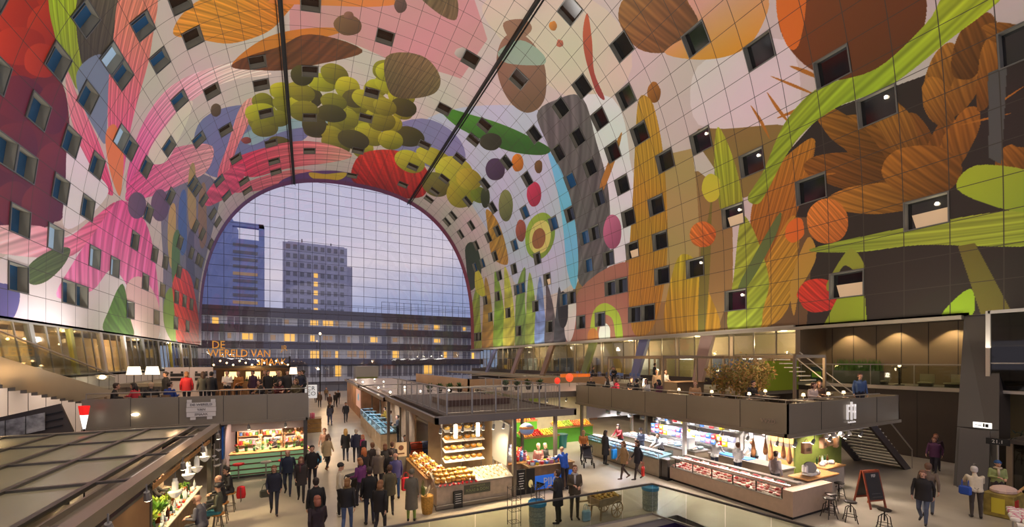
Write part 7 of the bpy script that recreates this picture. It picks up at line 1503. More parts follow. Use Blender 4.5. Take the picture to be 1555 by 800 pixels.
# white letters on the front parapet
lg = thing('logo_sign', 'white three-stroke letter logo on the front parapet of the right terrace', 'sign', (18.35, 8.06, 3.36)); M_wl = mat('letters_white', (236, 230, 226), .5, emit=.35)
q = MB()
for x in (-.27, .02, .27): q.box(x, 0, .02 if x != .02 else .06, .075, .05, .56 if x != .02 else .68)
q.box(-.16, 0, .26, .2, .05, .075); q.box(-.18, 0, .06, .14, .05, .06); q.box(.16, 0, .26, .28, .05, .07); q.box(.16, 0, .02, .22, .05, .06); q.build('letter', M_wl, lg)
text_mesh('lettering', 'food & drinks', .1, M_wl, lg, (0, -.02, -.36))
sm = thing('name_sign', 'small pale lettering on the terrace parapet near its corner', 'sign', (14.36, 8.75, 3.2)); text_mesh('lettering', 'VVZD', .2, mat('letters_dim', (170, 150, 130), .5), sm, (0, 0, 0), (PI/2, 0, -PI/2))
# pergola over the terrace tables
pg = thing('pergola', 'slim brown steel pergola over the right terrace tables', 'pergola', (0, 0, 3.005))
for a, b in (((16.2, 19.4), (20.9, 19.4)), ((20.9, 19.4), (20.9, 10.2)), ((18.6, 10.2), (20.9, 10.2)), ((16.2, 15.2), (20.9, 15.2)), ((16.2, 19.4), (16.2, 15.2))): q = MB(); q.beam((*a, 2.5), (*b, 2.5), .1, .14); q.build('beam', M_dark2, pg)
for x, y in ((16.2, 19.4), (20.9, 19.4), (20.9, 10.2), (18.6, 10.2), (16.2, 15.2), (20.9, 15.2), (18.7, 15.2)): q = MB(); q.b2(x-.05, x+.05, y-.05, y+.05, 0, 2.5); q.build('post', M_dark2, pg)
barr = bar_counter(18.6, 20.8, 16.4, 17.4, 1.1, 'bar_counter', 'brown bar island under the pergola on the right terrace', 'counter', M_dark2, M_woodd); barr.location.z = 3.005
# trees in tubs
def small_tree(label, x, y, z, h, n, seed):
    rr = random.Random(seed); t = thing('potted_tree', label, 'tree', (x, y, z))
    q = MB(); q.lathe([(.22, 0), (.27, .38), (.24, .38), (.22, .32)], n=12); q.build('pot', M_dark2, t)
    q = MB()
    tips = []
    for k in range(6):
        a = rr.uniform(0, 6.28); p1 = (rr.uniform(-.08, .08), rr.uniform(-.08, .08), .35); p2 = (.18*math.cos(a), .18*math.sin(a), h*.5); p3 = (.55*math.cos(a), .55*math.sin(a), h*rr.uniform(.75, 1))
        q.path([p1, p2, p3], [.03, .02, .008], 5); tips += [p2, p3, ((p2[0]+p3[0])/2, (p2[1]+p3[1])/2, (p2[2]+p3[2])/2)]
    q.build('trunk', M_woodd, t)
    for nm, mm_ in (('foliage', mat('leaf_olive', (134, 126, 60), .6, var=.4, scale=3)), ('foliage', mat('leaf_rust', (170, 132, 74), .6, var=.4, scale=3))):
        q = MB()
        for k in range(n):
            b = rr.choice(tips); c = Vector((b[0]+rr.gauss(0, .2), b[1]+rr.gauss(0, .2), max(.5, b[2]+rr.gauss(0, .2)))); d = Vector((rr.gauss(0, 1), rr.gauss(0, 1), rr.gauss(0, 1))).normalized()*.085; s_ = d.cross(Vector((rr.random(), 1, rr.random()))).normalized()*.036
            q.add([c-d, c+s_, c+d, c-s_], [(0, 1, 2, 3)])
        q.build(nm, mm_, t)
    return t
small_tree('bushy olive-leaved tub tree left on the right terrace', 18.8, 12.6, TZ, 2.1, 620, 1); small_tree('bushy olive-leaved tub tree right on the right terrace', 20.2, 13.0, TZ, 2.2, 620, 2); small_tree('thinner tub tree between the two bushy ones on the right terrace', 19.7, 14.4, TZ, 2.0, 300, 3)
for k, (x, y) in enumerate(((15.3, 19.1), (15.4, 17.9), (15.4, 16.6), (15.5, 15.2), (15.5, 13.6), (15.7, 12.0), (16.0, 10.5), (17.4, 9.2), (19.0, 9.1), (20.4, 9.2), (18.2, 11.2))):
    table('dark square table laid on the right terrace', x, y, TZ, .8, .8, .74, M_dark, 0, 'tables on the right terrace')
    if k > 3:
        put('plate', 'white plate on the right terrace tables', 'plate', 'plates on the right terrace', 'plate', mk2((lambda q: q.lathe([(.06, 0), (.12, .015), (.115, .018), (.05, .008)], n=14), M_chw), [('food', lambda q: q.sph((0, 0, .02), (.05, .05, .02), 7), M_tan)]), (x-.15, y-.1, TZ+.745))
        tl_ = put('table_lamp', 'small glowing lamp on the right terrace tables', 'lamp', 'table lamps on the right terrace', 'tlamp', mk2((lambda q: q.lathe([(.05, 0), (.05, .02), (.012, .03), (.012, .16)], n=9), M_steel), [('lamp_shade', lambda q: q.lathe([(.07, .16), (.05, .26), (.03, .27)], n=10), mat('tiny_shade', (255, 240, 200), .5, emit=3, emcol=(255, 220, 160)))]), (x+.15, y+.1, TZ+.745))
for k, a in enumerate([
 ('person in black seated leftmost on the right terrace', 15.0, 19.55, 2.6, 'sit', BK, 'short', (40, 30, 26)), ('person in black seated second from left on the right terrace', 15.5, 18.5, .6, 'sitf', (30, 30, 34), 'long', (40, 30, 26)),
 ('person in a white shirt between two dark diners on the right terrace', 15.9, 19.0, 2.2, 'sitb', (220, 214, 206), 'short', (120, 90, 60)), ('person in a crimson top seated on the right terrace', 15.1, 17.3, .4, 'sitf', (196, 40, 70), 'mid', (60, 40, 30)),
 ('person in charcoal right of the crimson top on the right terrace', 16.0, 17.2, 2.0, 'sit', (46, 44, 46), 'short', (30, 26, 24)), ('person in black with a bun left of the bright lamp on the right terrace', 15.2, 16.0, .3, 'sitb', BK, 'bun', (30, 26, 24)),
 ('person in a pale grey coat by the bright lamp on the right terrace', 15.9, 15.9, 1.6, 'sitf', (200, 200, 200), 'long', (60, 40, 30)), ('person in plum with black hair at the right end of the terrace diners', 15.3, 14.5, .2, 'sit', (84, 40, 60), 'mid', (24, 20, 20)),
 ('person in tan seated before the brown terrace bar island', 15.9, 13.0, 2.2, 'sitb', (170, 130, 90), 'short', (150, 110, 70)), ('waiter in a white jacket behind the terrace bar island', 19.4, 18.0, 3.0, 'hold', (230, 224, 216), 'short', (60, 44, 34)),
 ('waiter in pale grey left behind the terrace bar island', 18.8, 18.1, 2.6, 'stand', (176, 150, 120), 'short', (180, 140, 100)), ('person in black seated among the tub trees', 18.3, 11.9, 2.9, 'sit', BK, 'short', (40, 30, 26)),
 ('bearded person in a blue shirt standing at the head of the stair', 21.2, 9.0, 2.4, 'stand', (60, 84, 124), 'short', (70, 44, 30)), ('person in white seated left of the blue shirt', 19.3, 9.9, 2.9, 'sit', (200, 180, 170), 'mid', (70, 44, 34)), ('person in dark brown seated beside the right tub tree', 20.5, 10.2, 2.6, 'sitb', (84, 60, 44), 'short', (110, 80, 50)),
 ]):
    person(a[0], a[1], a[2], a[3], a[4], a[5], (34, 36, 46), a[7], a[6], z=TZ)
    if a[4].startswith('sit'): chair('dining_chair', 'dark chair under a guest on the right terrace', a[1], a[2]-.02, a[3], TZ, M_dark, M_rib, 'chairs on the right terrace')
bl_ = lampstand('bright bare white lamp among the diners on the right terrace', 16.3, 16.5, TZ, 1.1, M_bulbw, .14)
point('terrace_lamp', (15.9, 16.2, 4.6), 60, (255, 214, 160), .1); point('terrace_lamp', (19.6, 10.6, 5.2), 90, (255, 214, 160), .1); point('terrace_lamp', (19, 17, 5.3), 90, (255, 214, 160), .1)
# ---------------------------------------------------------------- butcher's counter under the right terrace
M_warmst = mat('butcher_front', (196, 170, 146), .35, .25, var=.05)
mc = thing('display_case', 'long butcher counter with raw meat behind low glass under the right terrace', 'display case', (14.9, 10.7, 0))
q = MB(); q.b2(-.5, .5, -2.4, 2.4, .1, .62); q.b2(-.5, 1.9, -2.75, -2.4, .1, .95); q.b2(.38, .5, -2.4, 2.4, .62, 1.0); q.build('body', M_warmst, mc)
q = MB(); q.b2(-.44, 1.8, -2.7, 2.3, 0, .1); q.build('plinth', M_black2, mc)
q = MB(); q.slab([(-.46, -2.38, .63), (-.46, 2.38, .63), (.4, 2.38, .74), (.4, -2.38, .74)], (0, 0, .02)); q.fixed().build('meat_bed', mat('bed_white', (232, 214, 208), .4), mc)
q = MB(); q.b2(-.5, -.49, -2.4, 2.4, .62, 1.02); q.build('glass_panel', M_gl, mc); q = MB(); q.b2(.0, .34, -2.4, 2.4, 1.02, 1.032); q.build('glass_shelf', M_gl, mc); q = MB(); q.b2(-.02, .02, -2.38, 2.38, .99, 1.01); q.build('meat_fill_strip', mat('strip_white', (255, 246, 240), .4, emit=3, emcol=(255, 236, 228)), mc)  # glowing strip added inside the case to brighten the meat
q = MB(); q.b2(-.52, -.48, -2.42, 2.4, 1.0, 1.05); q.b2(.34, .6, -2.42, 2.4, 1.0, 1.05); q.b2(-.52, -.46, -2.42, 2.4, .6, .63); q.build('steel_rail', M_steel, mc)
for y in (-2.4, -1.5, -.6, .3, 1.2, 2.1): q = MB(); q.b2(-.5, -.48, y-.02, y+.02, .62, 1.02); q.build('mullion', M_dark, mc)
M_meat = [mat('meat_%d' % k, c, .35, var=.3, scale=14) for k, c in enumerate(((214, 84, 92), (236, 150, 150), (190, 56, 64), (242, 196, 190), (222, 110, 108)))]
cut = lambda m_, sx, sy, sz: mk2((lambda q: q.sph((0, 0, sz*.5), (sx, sy, sz), 9), m_), [('fat_rim', lambda q: q.sph((sx*.45, 0, sz*.55), (sx*.6, sy*.98, sz*.8), 8), M_meat[3])])
for k in range(120):
    i, j = k % 30, k//30; m5 = k % 5
    put('meat_cut', ('dark red', 'pink', 'deep red', 'pale pink', 'rosy')[m5]+' raw cut in the long butcher counter', 'meat', ('dark red', 'pink', 'deep red', 'pale pink', 'rosy')[m5]+' cuts in the butcher counter', 'cut%d' % m5, cut(M_meat[m5], (.085, .07, .1, .075, .06)[m5], (.06, .05, .07, .05, .1)[m5], (.035, .04, .05, .03, .035)[m5]), (14.53+j*.22+rnd(-.04, .04), 8.45+i*.156+rnd(-.03, .03), .66+j*.028), rnd(0, 6), rnd(.9, 1.3))
for k in range(10): put('meat_tray', 'flat tray of sliced meat on top of the butcher counter', 'tray', 'trays on top of the butcher counter', 'mtray%d' % (k % 2), mk2((lambda q: q.box(0, 0, .015, .3, .2, .03, bev=.008), (M_steel, M_chw)[k % 2]), [('slices', lambda q: [q.lathe([(.06, 0), (.06, .012)], (-.08+.05*i, 0, .03+.006*i), 9) for i in range(4)], M_meat[k % 2])]), (14.85, 8.6+k*.44, 1.035), PI/2)
wc = thing('counter', 'corner counter with a thick oak top at the near end of the butcher', 'counter', (17.25, 8.72, 0))
q = MB(); q.box(0, 0, .48, 1.9, .55, .82, bev=.02); q.build('body', mat('corner_front', (190, 180, 166), .45, var=.05), wc); q = MB(); q.box(0, .05, .96, 2.05, .75, .07, bev=.02); q.build('countertop', M_wood, wc); q = MB(); q.box(0, 0, .04, 1.8, .5, .08); q.build('plinth', M_black2, wc)
wc2 = thing('counter', 'second oak-topped counter behind the chalkboard', 'counter', (19.3, 9.3, 0)); q = MB(); q.box(0, 0, .48, 1.3, .6, .86, bev=.02); q.build('body', mat('corner_front', (190, 180, 166)), wc2); q = MB(); q.box(0, .05, .96, 1.45, .75, .07, bev=.02); q.build('countertop', M_wood, wc2); q = MB(); q.box(0, 0, .04, 1.2, .5, .08); q.build('plinth', M_black2, wc2)
sl_ = thing('slicer', 'white round-bladed meat slicer on the oak corner counter', 'slicer', (16.85, 8.72, 1.0)); q = MB(); q.box(0, 0, .06, .42, .34, .1, bev=.03); q.build('base', M_chw, sl_); q = MB(); q.tube((-.02, -.04, .3), (.03, .02, .3), .22, n=20); q.build('blade', M_steel, sl_); q = MB(); q.box(-.2, .05, .26, .12, .2, .3, bev=.04); q.build('body', M_chw, sl_)
for k in range(4): put('paper_packet', 'white wrapped packet on the oak counters', 'packet', 'packets on the oak counters', 'packet', mk2((lambda q: q.box(0, 0, .06, .22, .16, .12, bev=.03), M_chw), [('string', lambda q: q.box(0, 0, .06, .02, .165, .125), M_tan)]), ((17.3, 18.9, 19.3, 19.6)[k], (8.7, 9.3, 9.4, 9.3)[k], 1.0), rnd(-.5, .5), 1.2)
for k in range(5): put('bottle', 'bottle on the second oak counter', 'bottle', 'bottles on the second oak counter', 'bot%d' % (k % 3), mk_bottle((M_botg, M_botb, M_cup)[k % 3]), (19.0+k*.2, 9.55, 1.0))
M_ham = mat('ham_tan', (190, 130, 84), .5, var=.25, scale=6)
for k in range(5):
    put('ham', 'cured ham hanging over the butcher counter', 'ham', 'hams over the butcher counter', 'ham%d' % (k % 2), mk2((lambda q: q.lathe([(.015, 0), (.03, -.1), (.07, -.25), (.12, -.5), (.12, -.62), (.06, -.72)], n=10, sy=.7), (M_ham, M_chy)[0]), [('rope', lambda q: q.tube((0, 0, -.02), (0, 0, .32), .008, n=5), M_black)]), (15.9+(k % 2)*.22, 8.9+k*.34, 2.25), rnd(-.4, .4), (1, .85)[k % 2]*1.05)
rk = thing('hanging_rail', 'pale steel rail from which hams and lamps hang under the right terrace', 'rail', (0, 0, 2.58)); q = MB(); q.beam((15.2, 8.5, 0), (15.2, 13.0, 0), .05, .05); q.beam((15.2, 8.5, 0), (20.6, 8.5, 0), .05, .05); q.beam((15.9, 8.5, 0), (15.9, 10.7, 0), .04, .04); q.beam((16.12, 8.5, 0), (16.12, 10.7, 0), .04, .04); q.beam((18.2, 8.9, 0), (20.6, 8.9, 0), .05, .05); q.build('rail', M_chw, rk); q = MB(); [q.beam((x, y, 0), (x, y, .16), .03, .03) for x, y in ((15.2, 9), (15.2, 12.6), (17.5, 8.5), (20.4, 8.5), (19, 8.9))]; q.build('hanger', M_chw, rk)
for k in range(9): spotlamp(15.2 if k < 4 else 15.6+(k-4)*1.15, 8.9+k*1.1 if k < 4 else 8.5, 2.4, 0, 'on the rail over the butcher counter', .16, group='spotlights over the butcher counter')
bbk = thing('back_counter', 'steel work bench with blue boards behind the butcher counter', 'counter', (17.6, 11.6, 0)); q = MB(); q.box(0, 0, .45, .8, 3.4, .82); q.build('body', M_bsteel, bbk); q = MB(); q.box(0, 0, .89, .9, 3.5, .05); q.build('countertop', M_steel, bbk); q = MB(); q.box(0, .6, .93, .6, 1.5, .03); q.build('blue_board', mat('board_blue', (70, 130, 210), .5), bbk)
shr = thing('oven_rack', 'tall steel rack with lit glass doors on the back wall of the butcher', 'cabinet', (19.7, 11.1, 0)); q = MB(); q.box(0, 0, 1.1, .7, 1.6, 2.2, bev=.02); q.build('body', M_steel, shr)
for z in (.6, 1.2, 1.8): q = MB(); q.box(-.36, 0, z, .03, 1.3, .42); q.build('door', mat('oven_glow', (220, 150, 90), .3, emit=.3), shr)
for k in range(8): put('jar', 'jar on the high shelf behind the butcher', 'jar', 'jars behind the butcher', 'jar%d' % (k % 8), mkjar(M_cols[k % 8]), (19.85, 12.15+k*.17, 1.9), 0, 1.2)
hs = thing('wall_shelf', 'high steel shelf of jars behind the butcher', 'shelf', (19.9, 12.75, 1.88)); q = MB(); q.box(0, 0, 0, .4, 1.5, .03); q.build('board', M_steel, hs); q = MB(); [q.beam((.15, y, -1.88), (.15, y, .1), .04, .04) for y in (-.7, .7)]; q.build('upright', M_steel, hs)
scl = thing('scale', 'small white weighing scale on the butcher bench', 'scale', (17.4, 10.3, .915)); q = MB(); q.box(0, 0, .06, .3, .3, .1, bev=.02); q.build('body', M_chw, scl); q = MB(); q.tube((.1, 0, .1), (.1, 0, .4), .02); q.build('column', M_steel, scl); q = MB(); q.box(.1, 0, .48, .06, .26, .18); q.build('display', M_signlit, scl)
person('butcher in a white jacket and cap, left of the pair at the blue boards', 16.7, 12.6, -PI*.45, 'reach', (224, 220, 216), (40, 44, 60), (210, 180, 150), 'hat')
person('butcher in a white jacket, right one of the pair at the blue boards', 16.75, 11.5, -PI*.5, 'hold', (226, 222, 220), (40, 44, 60), (120, 80, 50), 'short')
person('butcher in pale blue bending at the far side of the work bench', 18.5, 11.9, PI*.5, 'reach', (180, 200, 220), (40, 44, 60), (60, 44, 34), 'short')
person('butcher in grey seen from behind near the hanging hams', 16.4, 9.7, -PI*.55, 'stand', (150, 140, 140), (60, 60, 66), (70, 50, 36), 'short')
gw_ = MB(); gw_.b2(18.3, 21.9, 10.0, 10.08, 0, 2.65); struct('wall_green', 'moss green stall wall with goods behind the second oak counter', gw_, mat('moss_green', (112, 122, 50), .6, var=.1))
for k in range(4): put('paper_bag', 'brown paper bag hanging by its handles behind the oak counters', 'bag', 'paper bags behind the oak counters', 'pbag', mk2((lambda q: q.box(0, 0, -.2, .36, .14, .38, bev=.01), mat('kraft', (206, 160, 120), .6)), [('handle', lambda q: q.path([(.09*math.cos(a*PI/6), 0, .13*math.sin(a*PI/6)-.02) for a in range(7)], .01, 5), mat('kraft', (206, 160, 120))), ('print', lambda q: q.box(0, -.073, -.24, .2, .004, .12), M_woodd)]), ((17.0, 18.45, 18.9, 19.4)[k], 9.05 if k else 8.9, (2.2, 2.25, 2.3, 2.2)[k]), rnd(-.3, .3), 1.1)
for k in range(4): 
    lp = put('pendant_lamp', 'white dome lamp hanging in a row over the second oak counter', 'lamp', 'dome lamps over the second oak counter', 'dome', mk2((lambda q: q.lathe([(.12, 0), (.1, .1), (.04, .17), (.02, .2)], n=12), M_chw), [('bulb', lambda q: q.sph((0, 0, .02), .05, 8), M_bulbw), ('cord', lambda q: q.tube((0, 0, .19), (0, 0, .34), .01, n=5), M_black)]), (18.5+k*.55, 8.95, 2.22))
for x, y, pw, a in ((15.1, 9.4, 90, 0), (15.1, 11.6, 90, 0), (17.4, 9.0, 90, 0), (19.4, 9.2, 90, 0), (17.6, 12, 130, 0), (18.8, 11, 90, 0)): spot('butcher_lamp', (x, y, 2.62), (x-.1, y, .8), pw, 130, (255, 238, 224), .08)
# ---------------------------------------------------------------- stairs at the right: one flight down to the floor, one up from the terrace
M_step = mat('step_grey', (196, 192, 172), .5)
sd = thing('staircase', 'grey flight of stairs coming down from the right terrace towards the pier', 'stairs', (0, 0, 0))
n = 15
for k in range(n):
    q = MB(); z = 2.95-k*.197; x = 22.45+k*.27; q.b2(x, x+.3, 9.3, 11.2, z-.06, z); q.build('tread', M_step, sd)
q = MB(); q.slab([(22.4, 9.2, 2.9), (26.6, 9.2, .0), (26.0, 9.2, .0), (22.4, 9.2, 2.5)], (0, .1, 0)); q.fixed().build('stringer', M_dark, sd); q = MB(); q.slab([(22.4, 11.2, 2.9), (26.6, 11.2, .0), (26.0, 11.2, .0), (22.4, 11.2, 2.5)], (0, .1, 0)); q.fixed().build('stringer', M_dark, sd)
for y in (9.2, 11.25): q = MB(); q.tube((22.3, y, 3.85), (26.7, y, .92), .03); q.tube((26.7, y, .92), (26.7, y, 0), .02); q.build('handrail', M_steel, sd)
su = thing('staircase', 'flight of stairs seen by its sloping handrails rising from the right terrace', 'stairs', (0, 0, 0))
q = MB()
for k in range(12): x = 21.9-k*.0; z = 3.2+k*.2; q.b2(21.2, 22.1, 9.7+k*.24, 9.96+k*.24, z-.05, z)
q.build('treads', M_step, su)
for x in (21.15, 22.12): q = MB(); q.tube((x, 9.5, 3.72), (x, 11.9, 5.75), .03); q.build('handrail', M_steel, su)
# things on the balcony
hb = thing('planter_box', 'long planter of clipped dark green grass on the balcony behind the glass', 'planter', (30.6, 13.1, 3.9)); q = MB(); q.box(0, 0, .4, .5, 2.4, .8, bev=.02); q.build('box', mat('planter_grey', (120, 118, 106), .6), hb)
q = MB(); rr = random.Random(4)
for k in range(420):
    c = Vector((rr.uniform(-.22, .22), rr.uniform(-1.18, 1.18), .78)); d = Vector((rr.gauss(0, .06), rr.gauss(0, .06), rr.uniform(.5, .85))); s_ = Vector((rr.gauss(0, 1), rr.gauss(0, 1), 0)).normalized()*.03; q.add([c-s_, c+s_, c+d], [(0, 1, 2)])
q.build('foliage', M_leaf, hb)
gb_ = thing('sign_crate', 'blue crate with a green front on the balcony left of the planter', 'crate', (30.6, 15.3, 3.9)); q = MB(); q.box(0, 0, .5, .4, .75, 1.0, bev=.03); q.build('body', mat('crate_navy', (40, 56, 84), .5), gb_); q = MB(); q.box(-.21, 0, .5, .02, .55, .4); q.build('front', mat('crate_green', (110, 140, 40), .5, emit=.2), gb_)
bt = thing('bar_table', 'small dark column table with a light on the balcony', 'table', (30.6, 11.1, 3.9)); q = MB(); q.lathe([(.22, 0), (.22, .03), (.05, .06), (.05, 1.0)], n=10); q.build('column', M_black2, bt); q = MB(); q.lathe([(.32, 1.0), (.32, 1.04)], n=14); q.build('tabletop', M_dark, bt); q = MB(); q.sph((0, 0, 1.12), .08, 8); q.build('light', mat('tiny_shade', (255, 240, 200)), bt, True)
for k in range(3): put('deck_chair', 'low pale seat on the balcony behind the glass', 'chair', 'low seats on the balcony', 'deckc', mk2((lambda q: q.box(0, 0, .2, .6, .6, .08, bev=.02), mat('seat_pale', (190, 180, 140), .6)), [('backrest', lambda q: q.box(.28, 0, .45, .06, .6, .45, bev=.02), mat('seat_pale', (190, 180, 140))), ('foot', lambda q: q.box(0, 0, .08, .5, .5, .16), M_rib)]), (30.7, (12.0, 10.0, 8.9)[k], 3.9), rnd(-.3, .3))
# ---------------------------------------------------------------- glass balustrade round the stair well in front
bs = thing('balustrade', 'glass balustrade with a dark steel rail around the open stair well', 'balustrade', (0, 0, 0))
P0, P1, P2, P3 = (1.6, 10.75), (10.65, 10.45), (11.55, 5.6), (11.9, 3.2)
for a, b in ((P0, P1), (P1, P2), (P2, P3)):
    L_ = math.dist(a, b); n = max(1, round(L_/1.25))
    q = MB(); q.beam((*a, 1.06), (*b, 1.06), .07, .05); q.build('handrail', mat('rail_dark', (110, 106, 98), .35, .5), bs)
    q = MB(); q.beam((*a, .03), (*b, .03), .08, .06); q.build('base_rail', M_steel, bs)
    for k in range(n):
        u0, u1 = (k+.012)/n, (k+1-.012)/n
        pa = (a[0]+(b[0]-a[0])*u0, a[1]+(b[1]-a[1])*u0); pb = (a[0]+(b[0]-a[0])*u1, a[1]+(b[1]-a[1])*u1)
        nx, ny = -(b[1]-a[1])/L_*.012, (b[0]-a[0])/L_*.012
        q = MB(); q.slab([(*pa, .06), (*pb, .06), (*pb, 1.03), (*pa, 1.03)], (nx, ny, 0)); q.fixed().build('glass_panel', M_gl, bs)
q = MB(); q.b2(HX0, HX1, HY1-.06, HY1+.02, .002, .02); q.b2(HX1-.06, HX1+.02, HY0, HY1, .002, .02); struct('trim_20', 'pale metal edging of the stair well', q, M_steel, 'trim')
# bins
def mesh_bin(label, x, y):
    t = thing('litter_bin', label, 'bin', (x, y, 0))
    q = MB(); q.lathe([(.24, .02), (.26, .02), (.27, .72), (.25, .72), (.245, .06)], n=18); q.build('drum', mat('bin_teal', (160, 166, 156), .5, var=.35, scale=22), t)
    q = MB(); q.lathe([(.27, .7), (.3, .72), (.3, .82), (.27, .84), (.26, .76)], n=18); q.build('rim', mat('bin_blue', (70, 150, 196), .45), t)
    for z in (.2, .38, .56): q = MB(); q.lathe([(.268, z), (.278, z+.015), (.268, z+.03)], n=18); q.build('hoop', mat('hoop_grey', (130, 140, 136), .4), t)
mesh_bin('blue-rimmed mesh litter bin behind the glass, left of the two people talking', 6.55, 11.3)
mesh_bin('blue-rimmed mesh litter bin behind the glass, at the balustrade corner', 10.95, 10.85)
# handcart
M_cartw = mat('cart_wood', (184, 156, 120), .6, var=.2, scale=6)
hc = thing('handcart', 'weathered wooden handcart heaped with goods behind the glass balustrade', 'cart', (9.05, 11.05, 0), .12)
q = MB(); q.box(0, 0, .5, 1.0, .55, .05); q.box(0, .27, .62, 1.05, .03, .2); q.box(0, -.27, .62, 1.05, .03, .2); q.box(.5, 0, .62, .03, .55, .2); q.box(-.5, 0, .62, .03, .55, .2); q.build('tray', M_cartw, hc)
for s in (-1, 1): q = MB(); q.beam((-.95, s*.22, .62), (.5, s*.22, .46), .04, .05); q.build('handle', M_cartw, hc); q = MB(); q.beam((-.36, s*.22, .48), (-.42, s*.24, 0), .05, .05); q.build('leg', M_cartw, hc)
for s in (-1, 1):
    q = MB(); q.path([(.3+.27*math.cos(2*PI*k/18), s*.3, .28+.27*math.sin(2*PI*k/18)) for k in range(19)], .02, 6)
    for k in range(8): q.beam((.3, s*.3, .28), (.3+.26*math.cos(PI*k/4), s*.3, .28+.26*math.sin(PI*k/4)), .02, .02)
    q.tube((.3, s*.26, .28), (.3, s*.34, .28), .045); q.build('wheel', M_cartw, hc)
for k in range(26): put('bulb_sack', 'small dried bulb bundle heaped on the handcart', 'bundle', 'bundles on the handcart', 'bulb%d' % (k % 2), mk2((lambda q: q.sph((0, 0, .04), (.07, .05, .05), 8), mat('bulb_tan', (206, 164, 84), .6, var=.3)), [('tuft', lambda q: leafclump(8, .07, .12, .012)(q), (mat('straw_pale', (220, 206, 170)), M_leafy)[k % 2])]), (9.05-.4+(k % 7)*.13, 11.05-.2+(k//7)*.13, .66+.03*(k % 3)), rnd(0, 6), rnd(.9, 1.3))
# wire racks
for i, (x, y) in enumerate(((5.95, 11.75), (6.75, 11.6))):
    wk = thing('wire_rack', ('empty wire display rack, left one behind the glass', 'empty wire display rack, right one behind the glass')[i], 'rack', (x, y, 0))
    for a in (-.16, .16):
        for b in (-.16, .16): q = MB(); q.tube((a, b, 0), (a, b, 1.25), .011, n=5); q.build('upright', M_rib, wk)
    for z in (.12, .5, .85, 1.2):
        q = MB(); q.path([(-.16, -.16, z), (.16, -.16, z), (.16, .16, z), (-.16, .16, z), (-.16, -.16, z)], .008, 5); [q.tube((-.16+.08*j, -.16, z), (-.16+.08*j, .16, z), .005, n=4) for j in range(1, 4)]; q.build('shelf', M_rib, wk)
fl = thing('flag_sign', 'small black pennant sign on a thin pole behind the glass', 'sign', (7.05, 12.2, 0)); q = MB(); q.tube((0, 0, 0), (0, 0, 1.15), .01); q.lathe([(.12, 0), (.12, .015)], n=10); q.build('pole', M_rib, fl); q = MB(); q.slab([(0, 0, 1.15), (.36, 0, 1.02), (0, 0, .88)], (0, .02, 0)); q.fixed().build('pennant', M_black2, fl)
# chalkboard and stools by the oak counter
ab = thing('chalkboard', 'brown framed A-board with a blackboard standing beside the oak counters', 'menu board', (18.35, 7.5, 0), -.25)
for s, nm in ((-1, 'front'), (1, 'rear')):
    y0, y1 = s*.3, s*.03
    for x in (-.34, .34): q = MB(); q.beam((x, y0, 0), (x, y1, 1.32), .06, .035); q.build('leg', mat('mahogany', (140, 66, 40), .45), ab)
    q = MB(); q.beam((-.34, s*.05, 1.27), (.34, s*.05, 1.27), .04, .07); q.beam((-.34, s*.24, .3), (.34, s*.24, .3), .04, .07); q.build('rail', mat('mahogany', (140, 66, 40)), ab)
    q = MB(); q.slab([(-.31, s*.245, .32), (.31, s*.245, .32), (.31, s*.055, 1.24), (-.31, s*.055, 1.24)], (0, s*.02, 0)); q.fixed().build('board', mat('slate', (44, 44, 44), .5), ab)
text_mesh('lettering', 'FEF', .14, M_potw, ab, (0, -.13, 1.14), rot=(PI/2-.2, 0, 0), ext=.003)
q = MB(); [q.box(0, -.275+.047*j*.95, .42+.22*.48*j, .44-.05*(j % 3), .004, .012) for j in range(6)]; q.build('chalk_lines', mat('chalk_dim', (110, 110, 106), .7), ab)
M_iron = mat('wrought_iron', (66, 60, 54), .4, .6)
def iron_stool(label, x, y, rz=0.):
    def f(nm):
        t = thing(nm, '', '')
        q = MB(); q.lathe([(.15, .6), (.17, .62), (.17, .64), (.13, .655)], n=12); q.build('seat', M_iron, t)
        q = MB(); q.tube((0, 0, .3), (0, 0, .61), .02); q.build('screw_column', M_iron, t)
        for k in range(4):
            a = k*PI/2+.4; c, s = math.cos(a), math.sin(a); q = MB(); q.path([(.05*c, .05*s, .5), (.14*c, .14*s, .42), (.17*c, .17*s, .2), (.23*c, .23*s, 0)], .014, 5); q.build('leg', M_iron, t)
        q = MB(); q.path([(.17*math.cos(2*PI*k/12), .17*math.sin(2*PI*k/12), .2) for k in range(13)], .01, 5); q.build('foot_ring', M_iron, t)
        return t
    return put('iron_stool', label, 'stool', 'iron stools by the oak counter', 'ironstool', f, (x, y, 0), rz, 1.05)
for k, (x, y) in enumerate(((15.75, 7.55), (16.3, 7.75), (16.0, 7.05), (18.1, 8.35), (16.1, 6.2))): iron_stool('wrought-iron screw stool '+('nearest the end of the butcher counter', 'second from the butcher counter, against the oak corner counter', 'standing in front of the two at the oak corner counter', 'half hidden behind the framed A-board', 'nearest the viewer, cut by the picture edge')[k], x, y, k*.5)
